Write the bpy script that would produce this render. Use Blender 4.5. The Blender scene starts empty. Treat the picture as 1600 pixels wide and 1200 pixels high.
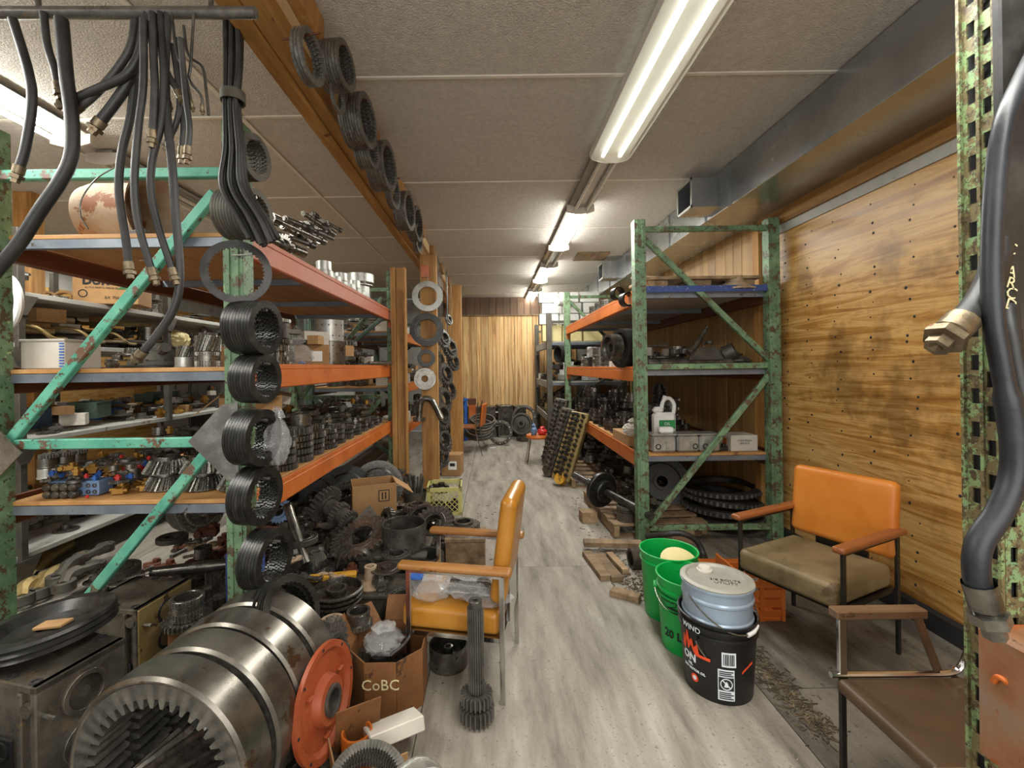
import bpy, math, random
from math import sin, cos, pi, radians as R
from mathutils import Vector as V, Matrix as M, Quaternion
import bmesh
random.seed(7)
rnd = random.random
def ru(a, b): return a + (b - a) * rnd()
sc = bpy.context.scene
COL = sc.collection
# ---------------------------------------------------------------- camera
CAMZ, FPX, VX, VY, ROLL = 1.44, 700.0, 770.0, 573.0, R(0.8)
cam = bpy.data.cameras.new('camera'); camo = bpy.data.objects.new('camera', cam); COL.objects.link(camo)
cam.sensor_width = 36; cam.lens = FPX / 1600 * 36
cam.shift_x = (800 - VX) / 1600; cam.shift_y = -(600 - VY) / 1600
cam.clip_start = 0.05
camo.matrix_world = M.Translation((0, 0, CAMZ)) @ (M.Rotation(ROLL, 4, 'Y') @ M.Rotation(pi / 2, 4, 'X'))
sc.camera = camo
# ---------------------------------------------------------------- exposure, world, area lights
sc.view_settings.view_transform = 'Standard'; sc.view_settings.look = 'None'
sc.view_settings.gamma = 1; sc.view_settings.use_curve_mapping = False
sc.view_settings.exposure = 0.42
w = bpy.data.worlds.new('world'); sc.world = w; w.use_nodes = True
w.node_tree.nodes['Background'].inputs[0].default_value = (0.95, 0.97, 1.0, 1)
w.node_tree.nodes['Background'].inputs[1].default_value = 0.42
def area(name, loc, rot, sx, sy, power, col=(1, 1, 1)):
    l = bpy.data.lights.new(name, 'AREA'); l.shape = 'RECTANGLE'; l.size = sx; l.size_y = sy; l.energy = power; l.color = col
    o = bpy.data.objects.new(name, l); COL.objects.link(o); o.location = loc; o.rotation_euler = rot; return o
# added fill lights, sources unseen, behind the camera and left; then lamps under fixtures
area('fill_rear', (0.3, -3.2, 1.7), (R(84), 0, 0), 4.5, 2.6, 95, (1, .97, .92))
area('fill_ceiling_behind', (0.85, -0.9, 2.86), (0, 0, 0), .3, 2.4, 40, (1, .99, .93))
area('fill_left_aisle_rear', (-2.7, 0.3, 2.86), (0, 0, 0), .3, 2.4, 34, (1, .99, .93))
area('fill_left_aisle_far', (-2.6, 5.6, 2.84), (0, 0, 0), .3, 2.4, 36, (1, .99, .93))
area('fill_left_back', (-4.6, 4.0, 2.7), (0, 0, 0), .3, 3.0, 30, (1, .99, .93))
for i_, (y_, p_) in enumerate([(1.2, 34), (4.2, 34), (6.6, 26), (8.9, 24)]): area('aisle_lamp_%d' % i_, (0.86, y_, 2.79), (0, 0, 0), .14, 1.6, p_, (1, 1, .95))
area('lamp_left_aisle', (-2.7, 2.0, 2.80), (0, 0, 0), .16, 2.2, 34, (1, 1, .95))
TUBE = 26.0
# ---------------------------------------------------------------- pixel -> world helpers (1600x1200 frame)
def ray(px, py):
    dx, dy = (px - VX) / FPX, -(py - VY) / FPX
    return V((dx * cos(ROLL) + dy * sin(ROLL), 1.0, -dx * sin(ROLL) + dy * cos(ROLL)))
def K(px, py, Y): d = ray(px, py); return V((0, 0, CAMZ)) + d * Y
def F(px, py, z=0.0): d = ray(px, py); return V((0, 0, CAMZ)) + d * ((z - CAMZ) / d.z)
def KX(px, py, X): d = ray(px, py); return V((0, 0, CAMZ)) + d * (X / d.x)
# ---------------------------------------------------------------- materials
MATS = {}
def nt(name):
    m = bpy.data.materials.new(name); m.use_nodes = True
    N = m.node_tree.nodes; L = m.node_tree.links; return m, N, L, N['Principled BSDF']
def ramp(N, stops, inter='LINEAR'):
    r = N.new('ShaderNodeValToRGB'); e = r.color_ramp.elements; r.color_ramp.interpolation = inter
    while len(e) > 1: e.remove(e[-1])
    e[0].position = stops[0][0]; e[0].color = (*stops[0][1], 1)
    for p, c in stops[1:]:
        x = e.new(p); x.color = (*c, 1)
    return r
def s2l(c):
    return tuple(((x / 255) / 12.92 if x / 255 <= .04045 else ((x / 255 + .055) / 1.055) ** 2.4) for x in c)
def mat(name, cols, rough=.6, metal=0., scale=(6, 6, 6), detail=5, chips=None, bump=.15, bscale=None, rvar=.12, ovar=.0, spec=.5, coat=0, dist=0., world=False, edge=None):
    """cols: sRGB 0-255 colours spread over a noise; chips: list of (threshold, colour, scale) wear patches"""
    m, N, L, B = nt(name)
    tc = N.new('ShaderNodeTexCoord'); mp = N.new('ShaderNodeMapping'); mp.inputs['Scale'].default_value = scale
    L.new(tc.outputs['Object'], mp.inputs[0])
    oi = N.new('ShaderNodeObjectInfo')
    if not world:
        ml = N.new('ShaderNodeMath'); ml.operation = 'MULTIPLY'; ml.inputs[1].default_value = 37.0; L.new(oi.outputs['Random'], ml.inputs[0])
        ad = N.new('ShaderNodeVectorMath'); ad.operation = 'ADD'; L.new(mp.outputs[0], ad.inputs[0]); L.new(ml.outputs[0], ad.inputs[1]); vec = ad.outputs[0]
    else: vec = mp.outputs[0]
    n = N.new('ShaderNodeTexNoise'); n.inputs['Scale'].default_value = 1; n.inputs['Detail'].default_value = detail; n.inputs['Roughness'].default_value = .65
    n.inputs['Distortion'].default_value = dist
    L.new(vec, n.inputs['Vector'])
    k = len(cols)
    r = ramp(N, [(.3 + .4 * i / max(1, k - 1), s2l(c)) for i, c in enumerate(cols)]); L.new(n.outputs[0], r.inputs[0])
    col = r.outputs[0]; rgh = None
    for th, c, s in (chips or []):
        n2 = N.new('ShaderNodeTexNoise'); n2.inputs['Scale'].default_value = s; n2.inputs['Detail'].default_value = 6; n2.inputs['Roughness'].default_value = .7
        a2 = N.new('ShaderNodeVectorMath'); a2.operation = 'ADD'; a2.inputs[1].default_value = (s, 2 * s, 3.3)
        if not world: a3 = N.new('ShaderNodeVectorMath'); a3.operation = 'ADD'; L.new(tc.outputs['Object'], a3.inputs[0]); L.new(ml.outputs[0], a3.inputs[1]); L.new(a3.outputs[0], a2.inputs[0])
        else: L.new(tc.outputs['Object'], a2.inputs[0])
        L.new(a2.outputs[0], n2.inputs['Vector'])
        r2 = ramp(N, [(th, (0, 0, 0)), (min(1, th + .03), (1, 1, 1))]); L.new(n2.outputs[0], r2.inputs[0])
        mx = N.new('ShaderNodeMix'); mx.data_type = 'RGBA'; L.new(r2.outputs[0], mx.inputs[0]); L.new(col, mx.inputs[6]); mx.inputs[7].default_value = (*s2l(c), 1); col = mx.outputs[2]
    if ovar:
        hs = N.new('ShaderNodeHueSaturation'); mr = N.new('ShaderNodeMapRange'); mr.inputs[3].default_value = 1 - ovar; mr.inputs[4].default_value = 1 + ovar
        L.new(oi.outputs['Random'], mr.inputs[0]); L.new(mr.outputs[0], hs.inputs['Value']); L.new(col, hs.inputs['Color']); col = hs.outputs[0]
    if edge:  # lighter colour on convex edges: worn metal plus painted highlights on tooth tips
        ge = N.new('ShaderNodeNewGeometry'); re_ = ramp(N, [(.52, (0, 0, 0)), (.72, (.6, .6, .6))]); L.new(ge.outputs['Pointiness'], re_.inputs[0])
        me_ = N.new('ShaderNodeMath'); me_.operation = 'MULTIPLY'; L.new(re_.outputs[0], me_.inputs[0]); L.new(n.outputs[0], me_.inputs[1])
        mx = N.new('ShaderNodeMix'); mx.data_type = 'RGBA'; L.new(me_.outputs[0], mx.inputs[0]); L.new(col, mx.inputs[6]); mx.inputs[7].default_value = (*s2l(edge), 1); col = mx.outputs[2]
    L.new(col, B.inputs['Base Color'])
    B.inputs['Metallic'].default_value = metal; B.inputs['Specular IOR Level'].default_value = spec
    mr = N.new('ShaderNodeMapRange'); mr.inputs[3].default_value = max(.03, rough - rvar); mr.inputs[4].default_value = min(1, rough + rvar); L.new(n.outputs[0], mr.inputs[0]); L.new(mr.outputs[0], B.inputs['Roughness'])
    if coat: B.inputs['Coat Weight'].default_value = coat; B.inputs['Coat Roughness'].default_value = .15
    if bump:
        b = N.new('ShaderNodeBump'); b.inputs['Strength'].default_value = bump; b.inputs['Distance'].default_value = .01
        if bscale:
            n3 = N.new('ShaderNodeTexNoise'); n3.inputs['Scale'].default_value = bscale; n3.inputs['Detail'].default_value = 3; L.new(tc.outputs['Object'], n3.inputs['Vector']); L.new(n3.outputs[0], b.inputs['Height'])
        else: L.new(n.outputs[0], b.inputs['Height'])
        L.new(b.outputs[0], B.inputs['Normal'])
    MATS[name] = m; return m
def emis(name, col, st, base=(.8, .8, .8)):
    m, N, L, B = nt(name); B.inputs['Base Color'].default_value = (*base, 1); B.inputs['Emission Color'].default_value = (*col, 1); B.inputs['Emission Strength'].default_value = st
    MATS[name] = m; return m
RUST = (92, 58, 34)
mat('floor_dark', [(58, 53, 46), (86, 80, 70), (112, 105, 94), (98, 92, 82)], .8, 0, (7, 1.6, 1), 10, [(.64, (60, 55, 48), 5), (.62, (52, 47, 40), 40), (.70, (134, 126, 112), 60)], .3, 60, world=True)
mat('rustorange', [(120, 74, 42), (146, 102, 70), (140, 124, 106)], .65, .2, (5, 5, 5), 6, [(.56, (150, 80, 36), 6), (.64, (80, 56, 40), 16)], .2)
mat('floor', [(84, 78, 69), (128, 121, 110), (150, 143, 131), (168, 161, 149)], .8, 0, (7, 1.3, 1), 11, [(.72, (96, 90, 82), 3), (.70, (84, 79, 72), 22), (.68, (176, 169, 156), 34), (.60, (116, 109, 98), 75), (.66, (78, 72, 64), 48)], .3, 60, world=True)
mat('ceiling', [(184, 179, 170), (206, 201, 192)], .9, 0, (30, 30, 30), 4, [(.70, (120, 108, 92), 2.2)], .9, 110, ovar=.03)
mat('batten', [(206, 200, 188), (220, 214, 202)], .6, 0, (8, 8, 8), 3, None, .1)
mat('stud', [(132, 88, 40), (166, 120, 62), (190, 148, 90)], .65, 0, (14, 14, 1.6), 6, [(.66, (96, 52, 22), 9)], .2, ovar=.12)
mat('stud_y', [(122, 84, 36), (156, 112, 54), (186, 144, 84)], .65, 0, (16, 1.4, 16), 6, [(.66, (92, 50, 20), 8)], .2, ovar=.12)
mat('stud_cut', [(206, 176, 128), (222, 196, 150)], .7, 0, (16, 3, 16), 5, None, .15, ovar=.1)
mat('plank_pale', [(136, 90, 44), (196, 148, 88), (226, 190, 134), (156, 106, 56)], .55, 0, (14, 9, .7), 8, [(.66, (120, 76, 38), 6), (.70, (86, 54, 30), 9)], .1, ovar=.22, dist=.9)
mat('plank_dark', [(96, 72, 54), (124, 94, 70)], .6, 0, (12, 12, 1), 6, None, .1, ovar=.25)
mat('plank_side', [(132, 98, 54), (158, 122, 72), (176, 142, 92)], .5, 0, (9, 9, .8), 7, [(.72, (120, 74, 36), 5)], .1, ovar=.1, dist=.5)
mat('plywood', [(138, 94, 42), (170, 126, 64), (204, 166, 106), (156, 112, 54)], .36, 0, (1.2, .9, 13), 9, [(.66, (146, 94, 40), 1.1), (.64, (112, 78, 42), 60), (.71, (206, 186, 156), 26), (.73, (64, 46, 28), 34)], .12, dist=1.6, world=True)
mat('ply_shelf', [(150, 102, 54), (178, 130, 76), (192, 148, 94)], .6, 0, (7, 1.1, 7), 6, [(.66, (110, 70, 36), 3)], .15)
mat('oldwood', [(96, 76, 54), (132, 108, 80), (158, 134, 104)], .8, 0, (14, 2, 14), 7, [(.66, (70, 54, 38), 6)], .35, ovar=.22)
mat('green', [(84, 112, 84), (104, 134, 100), (132, 162, 122)], .5, .1, (9, 9, 9), 5, [(.54, (92, 76, 58), 16), (.58, (62, 50, 40), 34), (.66, (160, 184, 134), 22)], .25, ovar=.08)
mat('teal', [(66, 138, 118), (86, 160, 136), (108, 176, 148)], .5, .1, (7, 7, 7), 5, [(.57, (104, 76, 58), 11), (.60, (66, 52, 40), 30), (.68, (130, 176, 120), 18)], .2)
mat('green_dark', [(52, 70, 58), (70, 92, 76)], .55, .1, (9, 9, 9), 5, [(.57, (66, 48, 34), 12)], .2)
mat('lime', [(120, 142, 96), (136, 160, 108), (120, 156, 116)], .5, .1, (9, 9, 9), 5, [(.47, (116, 104, 72), 22), (.53, (84, 72, 52), 50), (.66, (104, 172, 132), 12), (.60, (60, 48, 36), 90)], .25)
mat('flange_orange', [(132, 58, 28), (150, 68, 34), (160, 84, 50)], .5, .05, (5, 5, 5), 5, [(.62, (110, 56, 30), 10), (.70, (84, 50, 34), 26)], .12)
mat('orange', [(168, 84, 26), (190, 98, 32), (198, 114, 52)], .45, .05, (5, 5, 5), 5, [(.65, (148, 62, 26), 10), (.71, (84, 44, 28), 26)], .12)
mat('orange_pale', [(166, 90, 60), (184, 106, 74), (176, 88, 56)], .5, .05, (4, 4, 4), 5, [(.66, (150, 66, 36), 9)], .12)
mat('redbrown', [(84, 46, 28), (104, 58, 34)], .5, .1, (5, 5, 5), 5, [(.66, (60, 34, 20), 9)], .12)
mat('angle', [(104, 112, 122), (134, 140, 146)], .45, .5, (9, 9, 9), 5, [(.62, (80, 70, 58), 14)], .1)
mat('blueboard', [(40, 58, 112), (60, 80, 140)], .6, 0, (9, 9, 9), 5, [(.6, (130, 140, 170), 30)], .2)
mat('steel', [(52, 50, 46), (92, 89, 82), (130, 126, 117)], .26, .8, (11, 11, 11), 6, [(.66, (74, 54, 36), 9)], .12, ovar=.2, edge=(225, 220, 208))
mat('bigsteel', [(88, 84, 77), (122, 117, 108), (150, 144, 134)], .30, .85, (5, 5, 5), 7, [(.60, (92, 70, 50), 5), (.71, (168, 164, 154), 9), (.73, (116, 66, 30), 20)], .10, ovar=.05)
mat('darksteel', [(26, 25, 23), (50, 48, 44), (82, 79, 72)], .30, .42, (13, 13, 13), 6, [(.66, (84, 62, 42), 9)], .2, ovar=.3, edge=(198, 192, 180))
mat('oily', [(26, 24, 21), (48, 44, 38), (76, 70, 60)], .28, .3, (9, 9, 9), 6, [(.60, (88, 68, 44), 14)], .25, ovar=.3, edge=(176, 166, 148))
mat('blacksteel', [(30, 29, 28), (44, 43, 40), (60, 58, 54)], .34, .4, (16, 16, 16), 5, [(.70, (104, 92, 78), 25)], .15, ovar=.25)
mat('silver', [(146, 146, 141), (172, 172, 166), (192, 192, 186)], .32, .6, (9, 9, 9), 6, [(.66, (110, 104, 92), 9)], .08, ovar=.12)
mat('galv', [(160, 164, 166), (180, 184, 186), (194, 197, 198)], .26, .85, (3, 3, 3), 6, None, .03, ovar=.03, rvar=.06)
mat('chrome', [(190, 190, 188), (210, 210, 208)], .16, 1, (9, 9, 9), 4, [(.66, (96, 84, 70), 30)], .03)
mat('rustpale', [(140, 110, 84), (168, 146, 120), (178, 164, 144)], .7, .2, (6, 6, 6), 6, [(.60, (126, 74, 36), 7), (.68, (70, 56, 46), 20)], .2)
mat('greycast', [(74, 70, 62), (100, 95, 86)], .6, .45, (9, 9, 9), 6, [(.62, (70, 54, 38), 9)], .3, ovar=.15)
mat('brass', [(138, 100, 44), (176, 134, 64)], .4, .7, (12, 12, 12), 5, [(.6, (80, 58, 34), 12)], .2, ovar=.15)
mat('yellowpaint', [(186, 134, 34), (206, 156, 52)], .5, .1, (9, 9, 9), 5, [(.56, (70, 50, 28), 14)], .2, ovar=.1)
mat('rubber', [(28, 28, 27), (42, 41, 39), (60, 57, 53)], .45, 0, (9, 9, 9), 5, [(.70, (92, 84, 72), 22)], .25, ovar=.25)
mat('rubber_blue', [(26, 28, 32), (44, 48, 54)], .4, 0, (9, 9, 9), 5, [(.70, (92, 84, 72), 22)], .2)
mat('fitting', [(84, 74, 60), (124, 110, 88), (150, 134, 108)], .4, .75, (20, 20, 20), 5, [(.6, (90, 56, 28), 16)], .2, ovar=.2)
mat('cardboard', [(150, 112, 70), (172, 134, 90)], .85, 0, (6, 6, 6), 5, [(.66, (120, 84, 48), 5)], .1, ovar=.1)
mat('cardboard_oily', [(96, 60, 28), (128, 84, 42)], .75, 0, (6, 6, 6), 5, [(.6, (64, 40, 20), 6)], .1)
mat('whitebox', [(178, 172, 160), (200, 194, 182)], .8, 0, (6, 6, 6), 4, [(.68, (140, 128, 108), 6)], .05, ovar=.12)
mat('white', [(214, 214, 208), (230, 230, 226)], .6, 0, (6, 6, 6), 4, [(.7, (176, 170, 156), 6)], .05, ovar=.06)
mat('greywhite', [(150, 149, 142), (184, 182, 174)], .7, 0, (3, 3, 3), 7, [(.60, (130, 122, 108), 6), (.68, (100, 90, 76), 14)], .05)
mat('cream', [(206, 190, 132), (222, 208, 154)], .5, 0, (6, 6, 6), 4, None, .05)
mat('vinyl_ochre', [(146, 96, 28), (164, 110, 36), (176, 124, 50)], .30, 0, (5, 5, 5), 5, [(.70, (128, 78, 26), 8)], .06)
mat('vinyl_orange', [(186, 106, 32), (198, 118, 40), (206, 130, 52)], .4, 0, (4, 4, 4), 5, [(.66, (196, 104, 24), 4), (.72, (160, 90, 30), 18)], .05)
mat('vinyl_tan', [(88, 74, 50), (114, 98, 68), (132, 114, 80)], .55, 0, (5, 5, 5), 6, [(.60, (92, 74, 48), 7)], .1)
mat('vinyl_brown', [(64, 48, 32), (86, 64, 40)], .5, 0, (6, 6, 6), 6, [(.60, (70, 48, 28), 7)], .1)
mat('armwood', [(128, 84, 38), (148, 100, 50), (160, 114, 64)], .35, 0, (5, 12, 12), 6, [(.64, (112, 58, 24), 9)], .06)
mat('armdark', [(84, 62, 44), (104, 78, 56), (118, 92, 68)], .35, 0, (6, 6, 6), 6, [(.62, (70, 48, 30), 9)], .08)
mat('armorange', [(130, 76, 40), (150, 88, 46)], .35, 0, (6, 6, 6), 6, [(.60, (96, 54, 26), 9)], .08)
mat('darkframe', [(40, 38, 34), (66, 62, 56)], .4, .7, (9, 9, 9), 5, [(.62, (96, 84, 68), 16)], .1)
mat('bucket_green', [(6, 150, 62), (14, 168, 74)], .38, 0, (6, 6, 6), 4, [(.66, (16, 120, 54), 4), (.70, (70, 84, 50), 9)], .04)
mat('bucket_black', [(16, 16, 16), (24, 23, 22)], .4, 0, (6, 6, 6), 4, [(.66, (62, 58, 52), 8)], .04)
mat('pail', [(140, 158, 176), (156, 172, 188)], .32, .25, (6, 6, 6), 4, [(.74, (90, 70, 54), 20)], .03)
mat('lid', [(140, 138, 128), (160, 157, 146)], .5, .2, (9, 9, 9), 4, [(.66, (120, 84, 50), 6)], .05)
mat('crate_yellow', [(186, 180, 110), (204, 198, 130)], .5, 0, (9, 9, 9), 4, [(.66, (150, 142, 84), 9)], .05)
mat('tube_tan', [(140, 120, 74), (170, 148, 98)], .45, .5, (9, 9, 9), 5, [(.6, (90, 70, 44), 10)], .1, ovar=.2)
mat('paintred', [(176, 34, 26), (200, 50, 40)], .45, 0, (9, 9, 9), 4, None, .05)
mat('paintblue', [(36, 84, 160), (50, 104, 184)], .45, 0, (9, 9, 9), 4, None, .05)
mat('bluegrey', [(96, 122, 160), (122, 146, 180)], .45, .3, (9, 9, 9), 4, [(.66, (60, 60, 60), 16)], .08)
mat('print_black', [(24, 24, 24), (34, 34, 34)], .7, 0, (9, 9, 9), 2, None, 0)
mat('print_white', [(206, 214, 220), (216, 222, 226)], .6, 0, (9, 9, 9), 2, None, 0)
mat('print_red', [(222, 70, 30), (232, 82, 40)], .6, 0, (9, 9, 9), 2, None, 0)
mat('print_cream', [(206, 196, 150), (214, 204, 160)], .8, 0, (9, 9, 9), 2, None, 0)
mat('print_green', [(24, 120, 60), (34, 134, 70)], .5, 0, (9, 9, 9), 2, None, 0)
mat('debris', [(48, 40, 30), (78, 66, 48), (120, 104, 78)], .9, 0, (30, 30, 30), 3, None, .2)
mat('bulb_cover', [(206, 206, 196), (216, 216, 206)], .3, 0, (9, 9, 9), 2, None, 0)
mat('fixture_grey', [(150, 150, 144), (172, 172, 166)], .35, .5, (9, 9, 9), 3, None, .02)
emis('tube', (1, 1, .93), TUBE); emis('tube_dim', (1, 1, .92), 4.5)
m, N, L, B = nt('clear'); B.inputs['Base Color'].default_value = (.62, .63, .62, 1); B.inputs['Roughness'].default_value = .10; B.inputs['Alpha'].default_value = .26; B.inputs['Specular IOR Level'].default_value = 1.0; B.inputs['IOR'].default_value = 1.4; B.inputs['Coat Weight'].default_value = .6
n = N.new('ShaderNodeTexNoise'); n.inputs['Scale'].default_value = 40; b = N.new('ShaderNodeBump'); b.inputs['Strength'].default_value = .6; b.inputs['Distance'].default_value = .01
L.new(n.outputs[0], b.inputs['Height']); L.new(b.outputs[0], B.inputs['Normal']); MATS['clear'] = m
m, N, L, B = nt('lens'); B.inputs['Base Color'].default_value = (.80, .80, .74, 1); B.inputs['Roughness'].default_value = .25; B.inputs['Alpha'].default_value = .8; MATS['lens'] = m
m = MATS['plywood']; N = m.node_tree.nodes; L = m.node_tree.links; B = N['Principled BSDF']; src = B.inputs['Base Color'].links[0].from_socket
tc = N.new('ShaderNodeTexCoord'); n = N.new('ShaderNodeTexNoise'); n.inputs['Scale'].default_value = .9; n.inputs['Detail'].default_value = 5; n.inputs['Roughness'].default_value = .7
mp = N.new('ShaderNodeMapping'); mp.inputs['Location'].default_value = (3, .4, .3); L.new(tc.outputs['Object'], mp.inputs[0]); L.new(mp.outputs[0], n.inputs['Vector'])
r = ramp(N, [(.36, (.42, .36, .28)), (.44, (.92, .84, .70)), (.60, (1.0, 1.0, 1.0)), (.66, (.42, .36, .28))]); L.new(n.outputs[0], r.inputs[0])
mx = N.new('ShaderNodeMix'); mx.data_type = 'RGBA'; mx.blend_type = 'MULTIPLY'; mx.inputs[0].default_value = .85; L.new(src, mx.inputs[6]); L.new(r.outputs[0], mx.inputs[7]); L.new(mx.outputs[2], B.inputs['Base Color'])
# ---------------------------------------------------------------- mesh builder
def aim(d, up=None):
    return V(d).normalized().to_track_quat('Z', 'Y').to_matrix().to_4x4()
def T(x, y, z): return M.Translation((x, y, z))
class G:
    def __init__(s): s.v = []; s.f = []; s.mi = []; s.cur = 0; s.mats = []
    def mat(s, name):
        if name not in s.mats: s.mats.append(name)
        s.cur = s.mats.index(name); return s
    def add(s, vs, fs, mx=None):
        b = len(s.v)
        s.v += [tuple(mx @ V(p)) if mx is not None else tuple(p) for p in vs]
        s.f += [tuple(b + i for i in f) for f in fs]; s.mi += [s.cur] * len(fs); return s
    def box(s, c, d, mx=None, bev=0, rz=0):
        x, y, z = d[0] / 2, d[1] / 2, d[2] / 2
        t = M.Translation(c) @ M.Rotation(rz, 4, 'Z')
        if mx is not None: t = mx @ t
        if not bev:
            vs = [(i * x, j * y, k * z) for i in (-1, 1) for j in (-1, 1) for k in (-1, 1)]
            fs = [(0, 1, 3, 2), (4, 6, 7, 5), (0, 4, 5, 1), (2, 3, 7, 6), (0, 2, 6, 4), (1, 5, 7, 3)]
            return s.add(vs, fs, t)
        b = min(bev, x * .9, y * .9, z * .9); vs = []; ix = {}
        for i in (-1, 1):
            for j in (-1, 1):
                for k in (-1, 1):
                    for a in range(3):
                        p = [i * (x - b), j * (y - b), k * (z - b)]; p[a] = (i * x, j * y, k * z)[a]; ix[(i, j, k, a)] = len(vs); vs.append(tuple(p))
        fs = []
        for q in (-1, 1):
            fs.append([ix[(q, a, b_, 0)] for a, b_ in ((-1, -1), (1, -1), (1, 1), (-1, 1))])
            fs.append([ix[(a, q, b_, 1)] for a, b_ in ((-1, -1), (1, -1), (1, 1), (-1, 1))])
            fs.append([ix[(a, b_, q, 2)] for a, b_ in ((-1, -1), (1, -1), (1, 1), (-1, 1))])
            for r_ in (-1, 1):
                fs.append([ix[(q, r_, -1, 0)], ix[(q, r_, 1, 0)], ix[(q, r_, 1, 1)], ix[(q, r_, -1, 1)]])
                fs.append([ix[(q, -1, r_, 0)], ix[(q, 1, r_, 0)], ix[(q, 1, r_, 2)], ix[(q, -1, r_, 2)]])
                fs.append([ix[(-1, q, r_, 1)], ix[(1, q, r_, 1)], ix[(1, q, r_, 2)], ix[(-1, q, r_, 2)]])
                for u in (-1, 1): fs.append([ix[(q, r_, u, 0)], ix[(q, r_, u, 1)], ix[(q, r_, u, 2)]])
        return s.add(vs, fs, t)
    def rbox(s, c, d, r, mx=None, k=4):
        h = [x / 2 for x in d]; r = min(r, *[x * .98 for x in h]); t = M.Translation(c) if mx is None else mx @ M.Translation(c); ix = {}; vs = []; fs = []
        def U(hh):
            a = [hh - r + r * math.tan(pi / 4 * i / k) for i in range(k + 1)]; return [-x for x in a[::-1]] + a
        def vid(p):
            key = tuple(round(x, 6) for x in p)
            if key not in ix:
                q = [max(-(h[i] - r), min(h[i] - r, p[i])) for i in range(3)]; dd = V([p[i] - q[i] for i in range(3)]).normalized() * r
                ix[key] = len(vs); vs.append(tuple(q[i] + dd[i] for i in range(3)))
            return ix[key]
        for ax in range(3):
            a, b = [i for i in range(3) if i != ax]; A, B_ = U(h[a]), U(h[b])
            for sg in (-1, 1):
                for i in range(len(A) - 1):
                    for j in range(len(B_) - 1):
                        f = []
                        for u, v in ((i, j), (i + 1, j), (i + 1, j + 1), (i, j + 1)):
                            p = [0, 0, 0]; p[ax] = sg * h[ax]; p[a] = A[u]; p[b] = B_[v]; f.append(vid(p))
                        fs.append(f)
        return s.add(vs, fs, t)
    def lathe(s, prof, seg=24, mx=None, closed=False, arc=2 * pi):
        """profile of (r, z); r<=0 ends become poles"""
        full = arc > 2 * pi - 1e-6; ns = seg if full else seg + 1
        vs = []; rows = []
        for r, z in prof:
            if r <= 1e-6: rows.append([len(vs)] * ns); vs.append((0, 0, z))
            else:
                rows.append(list(range(len(vs), len(vs) + ns))); vs += [(r * cos(arc * i / seg), r * sin(arc * i / seg), z) for i in range(ns)]
        fs = []
        n = len(prof)
        for a in range(n if closed else n - 1):
            p, q = rows[a], rows[(a + 1) % n]
            for i in range(seg):
                j = (i + 1) % ns
                f = [p[i], p[j], q[j], q[i]]; g = []
                for x in f:
                    if x not in g: g.append(x)
                if len(g) > 2: fs.append(g)
        return s.add(vs, fs, mx)
    def cyl(s, p0, p1, r0, r1=None, seg=16):
        p0, p1 = V(p0), V(p1); r1 = r0 if r1 is None else r1; h = (p1 - p0).length
        return s.lathe([(0, 0), (r0, 0), (r1, h), (0, h)], seg, M.Translation(p0) @ aim(p1 - p0))
    def ring(s, ro, ri, h, seg=28, mx=None, ch=0.0):
        c = ch or min(h, ro - ri) * .12
        return s.lathe([(ri, c), (ri + c, 0), (ro - c, 0), (ro, c), (ro, h - c), (ro - c, h), (ri + c, h), (ri, h - c)], seg, mx, True)
    def gear(s, ro, h, rb, n, dep, z0=0, mx=None, helix=0., cone=0.):
        """toothed ring: outer radius ro, tooth depth dep, bore rb; cone shrinks the top"""
        t = M.Translation((0, 0, z0)); t = mx @ t if mx is not None else t
        m = 4 * n; vs = []
        ri = ro - dep
        for lv, z in ((0, 0), (1, h)):
            tw = helix * lv; k = 1 - cone * lv
            for i in range(n):
                for a, r_ in ((0, ri), (.22, ro), (.5, ro), (.72, ri)):
                    an = 2 * pi * (i + a) / n + tw; vs.append((r_ * k * cos(an), r_ * k * sin(an), z))
        for z in (0, h):
            k = 1 - (cone if z else 0)
            for i in range(m): an = 2 * pi * i / m; vs.append((rb * cos(an), rb * sin(an), z))
        fs = []
        for i in range(m):
            j = (i + 1) % m
            fs += [(i, j, m + j, m + i), (2 * m + i, 3 * m + i, 3 * m + j, 2 * m + j), (i, 2 * m + i, 2 * m + j, j), (m + i, m + j, 3 * m + j, 3 * m + i)]
        return s.add(vs, fs, t)
    def igear(s, ro, h, rb, n, dep, mx=None):
        """ring with teeth on the inside"""
        m = 4 * n; vs = []
        for z in (0, h):
            for i in range(m): an = 2 * pi * i / m; vs.append((ro * cos(an), ro * sin(an), z))
        for z in (0, h):
            for i in range(n):
                for a, r_ in ((0, rb + dep), (.3, rb + dep), (.5, rb), (.8, rb)):
                    an = 2 * pi * (i + a) / n; vs.append((r_ * cos(an), r_ * sin(an), z))
        fs = []
        for i in range(m):
            j = (i + 1) % m
            fs += [(i, j, m + j, m + i), (2 * m + i, 3 * m + i, 3 * m + j, 2 * m + j), (i, 2 * m + i, 2 * m + j, j), (m + i, m + j, 3 * m + j, 3 * m + i)]
        return s.add(vs, fs, mx)
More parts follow.
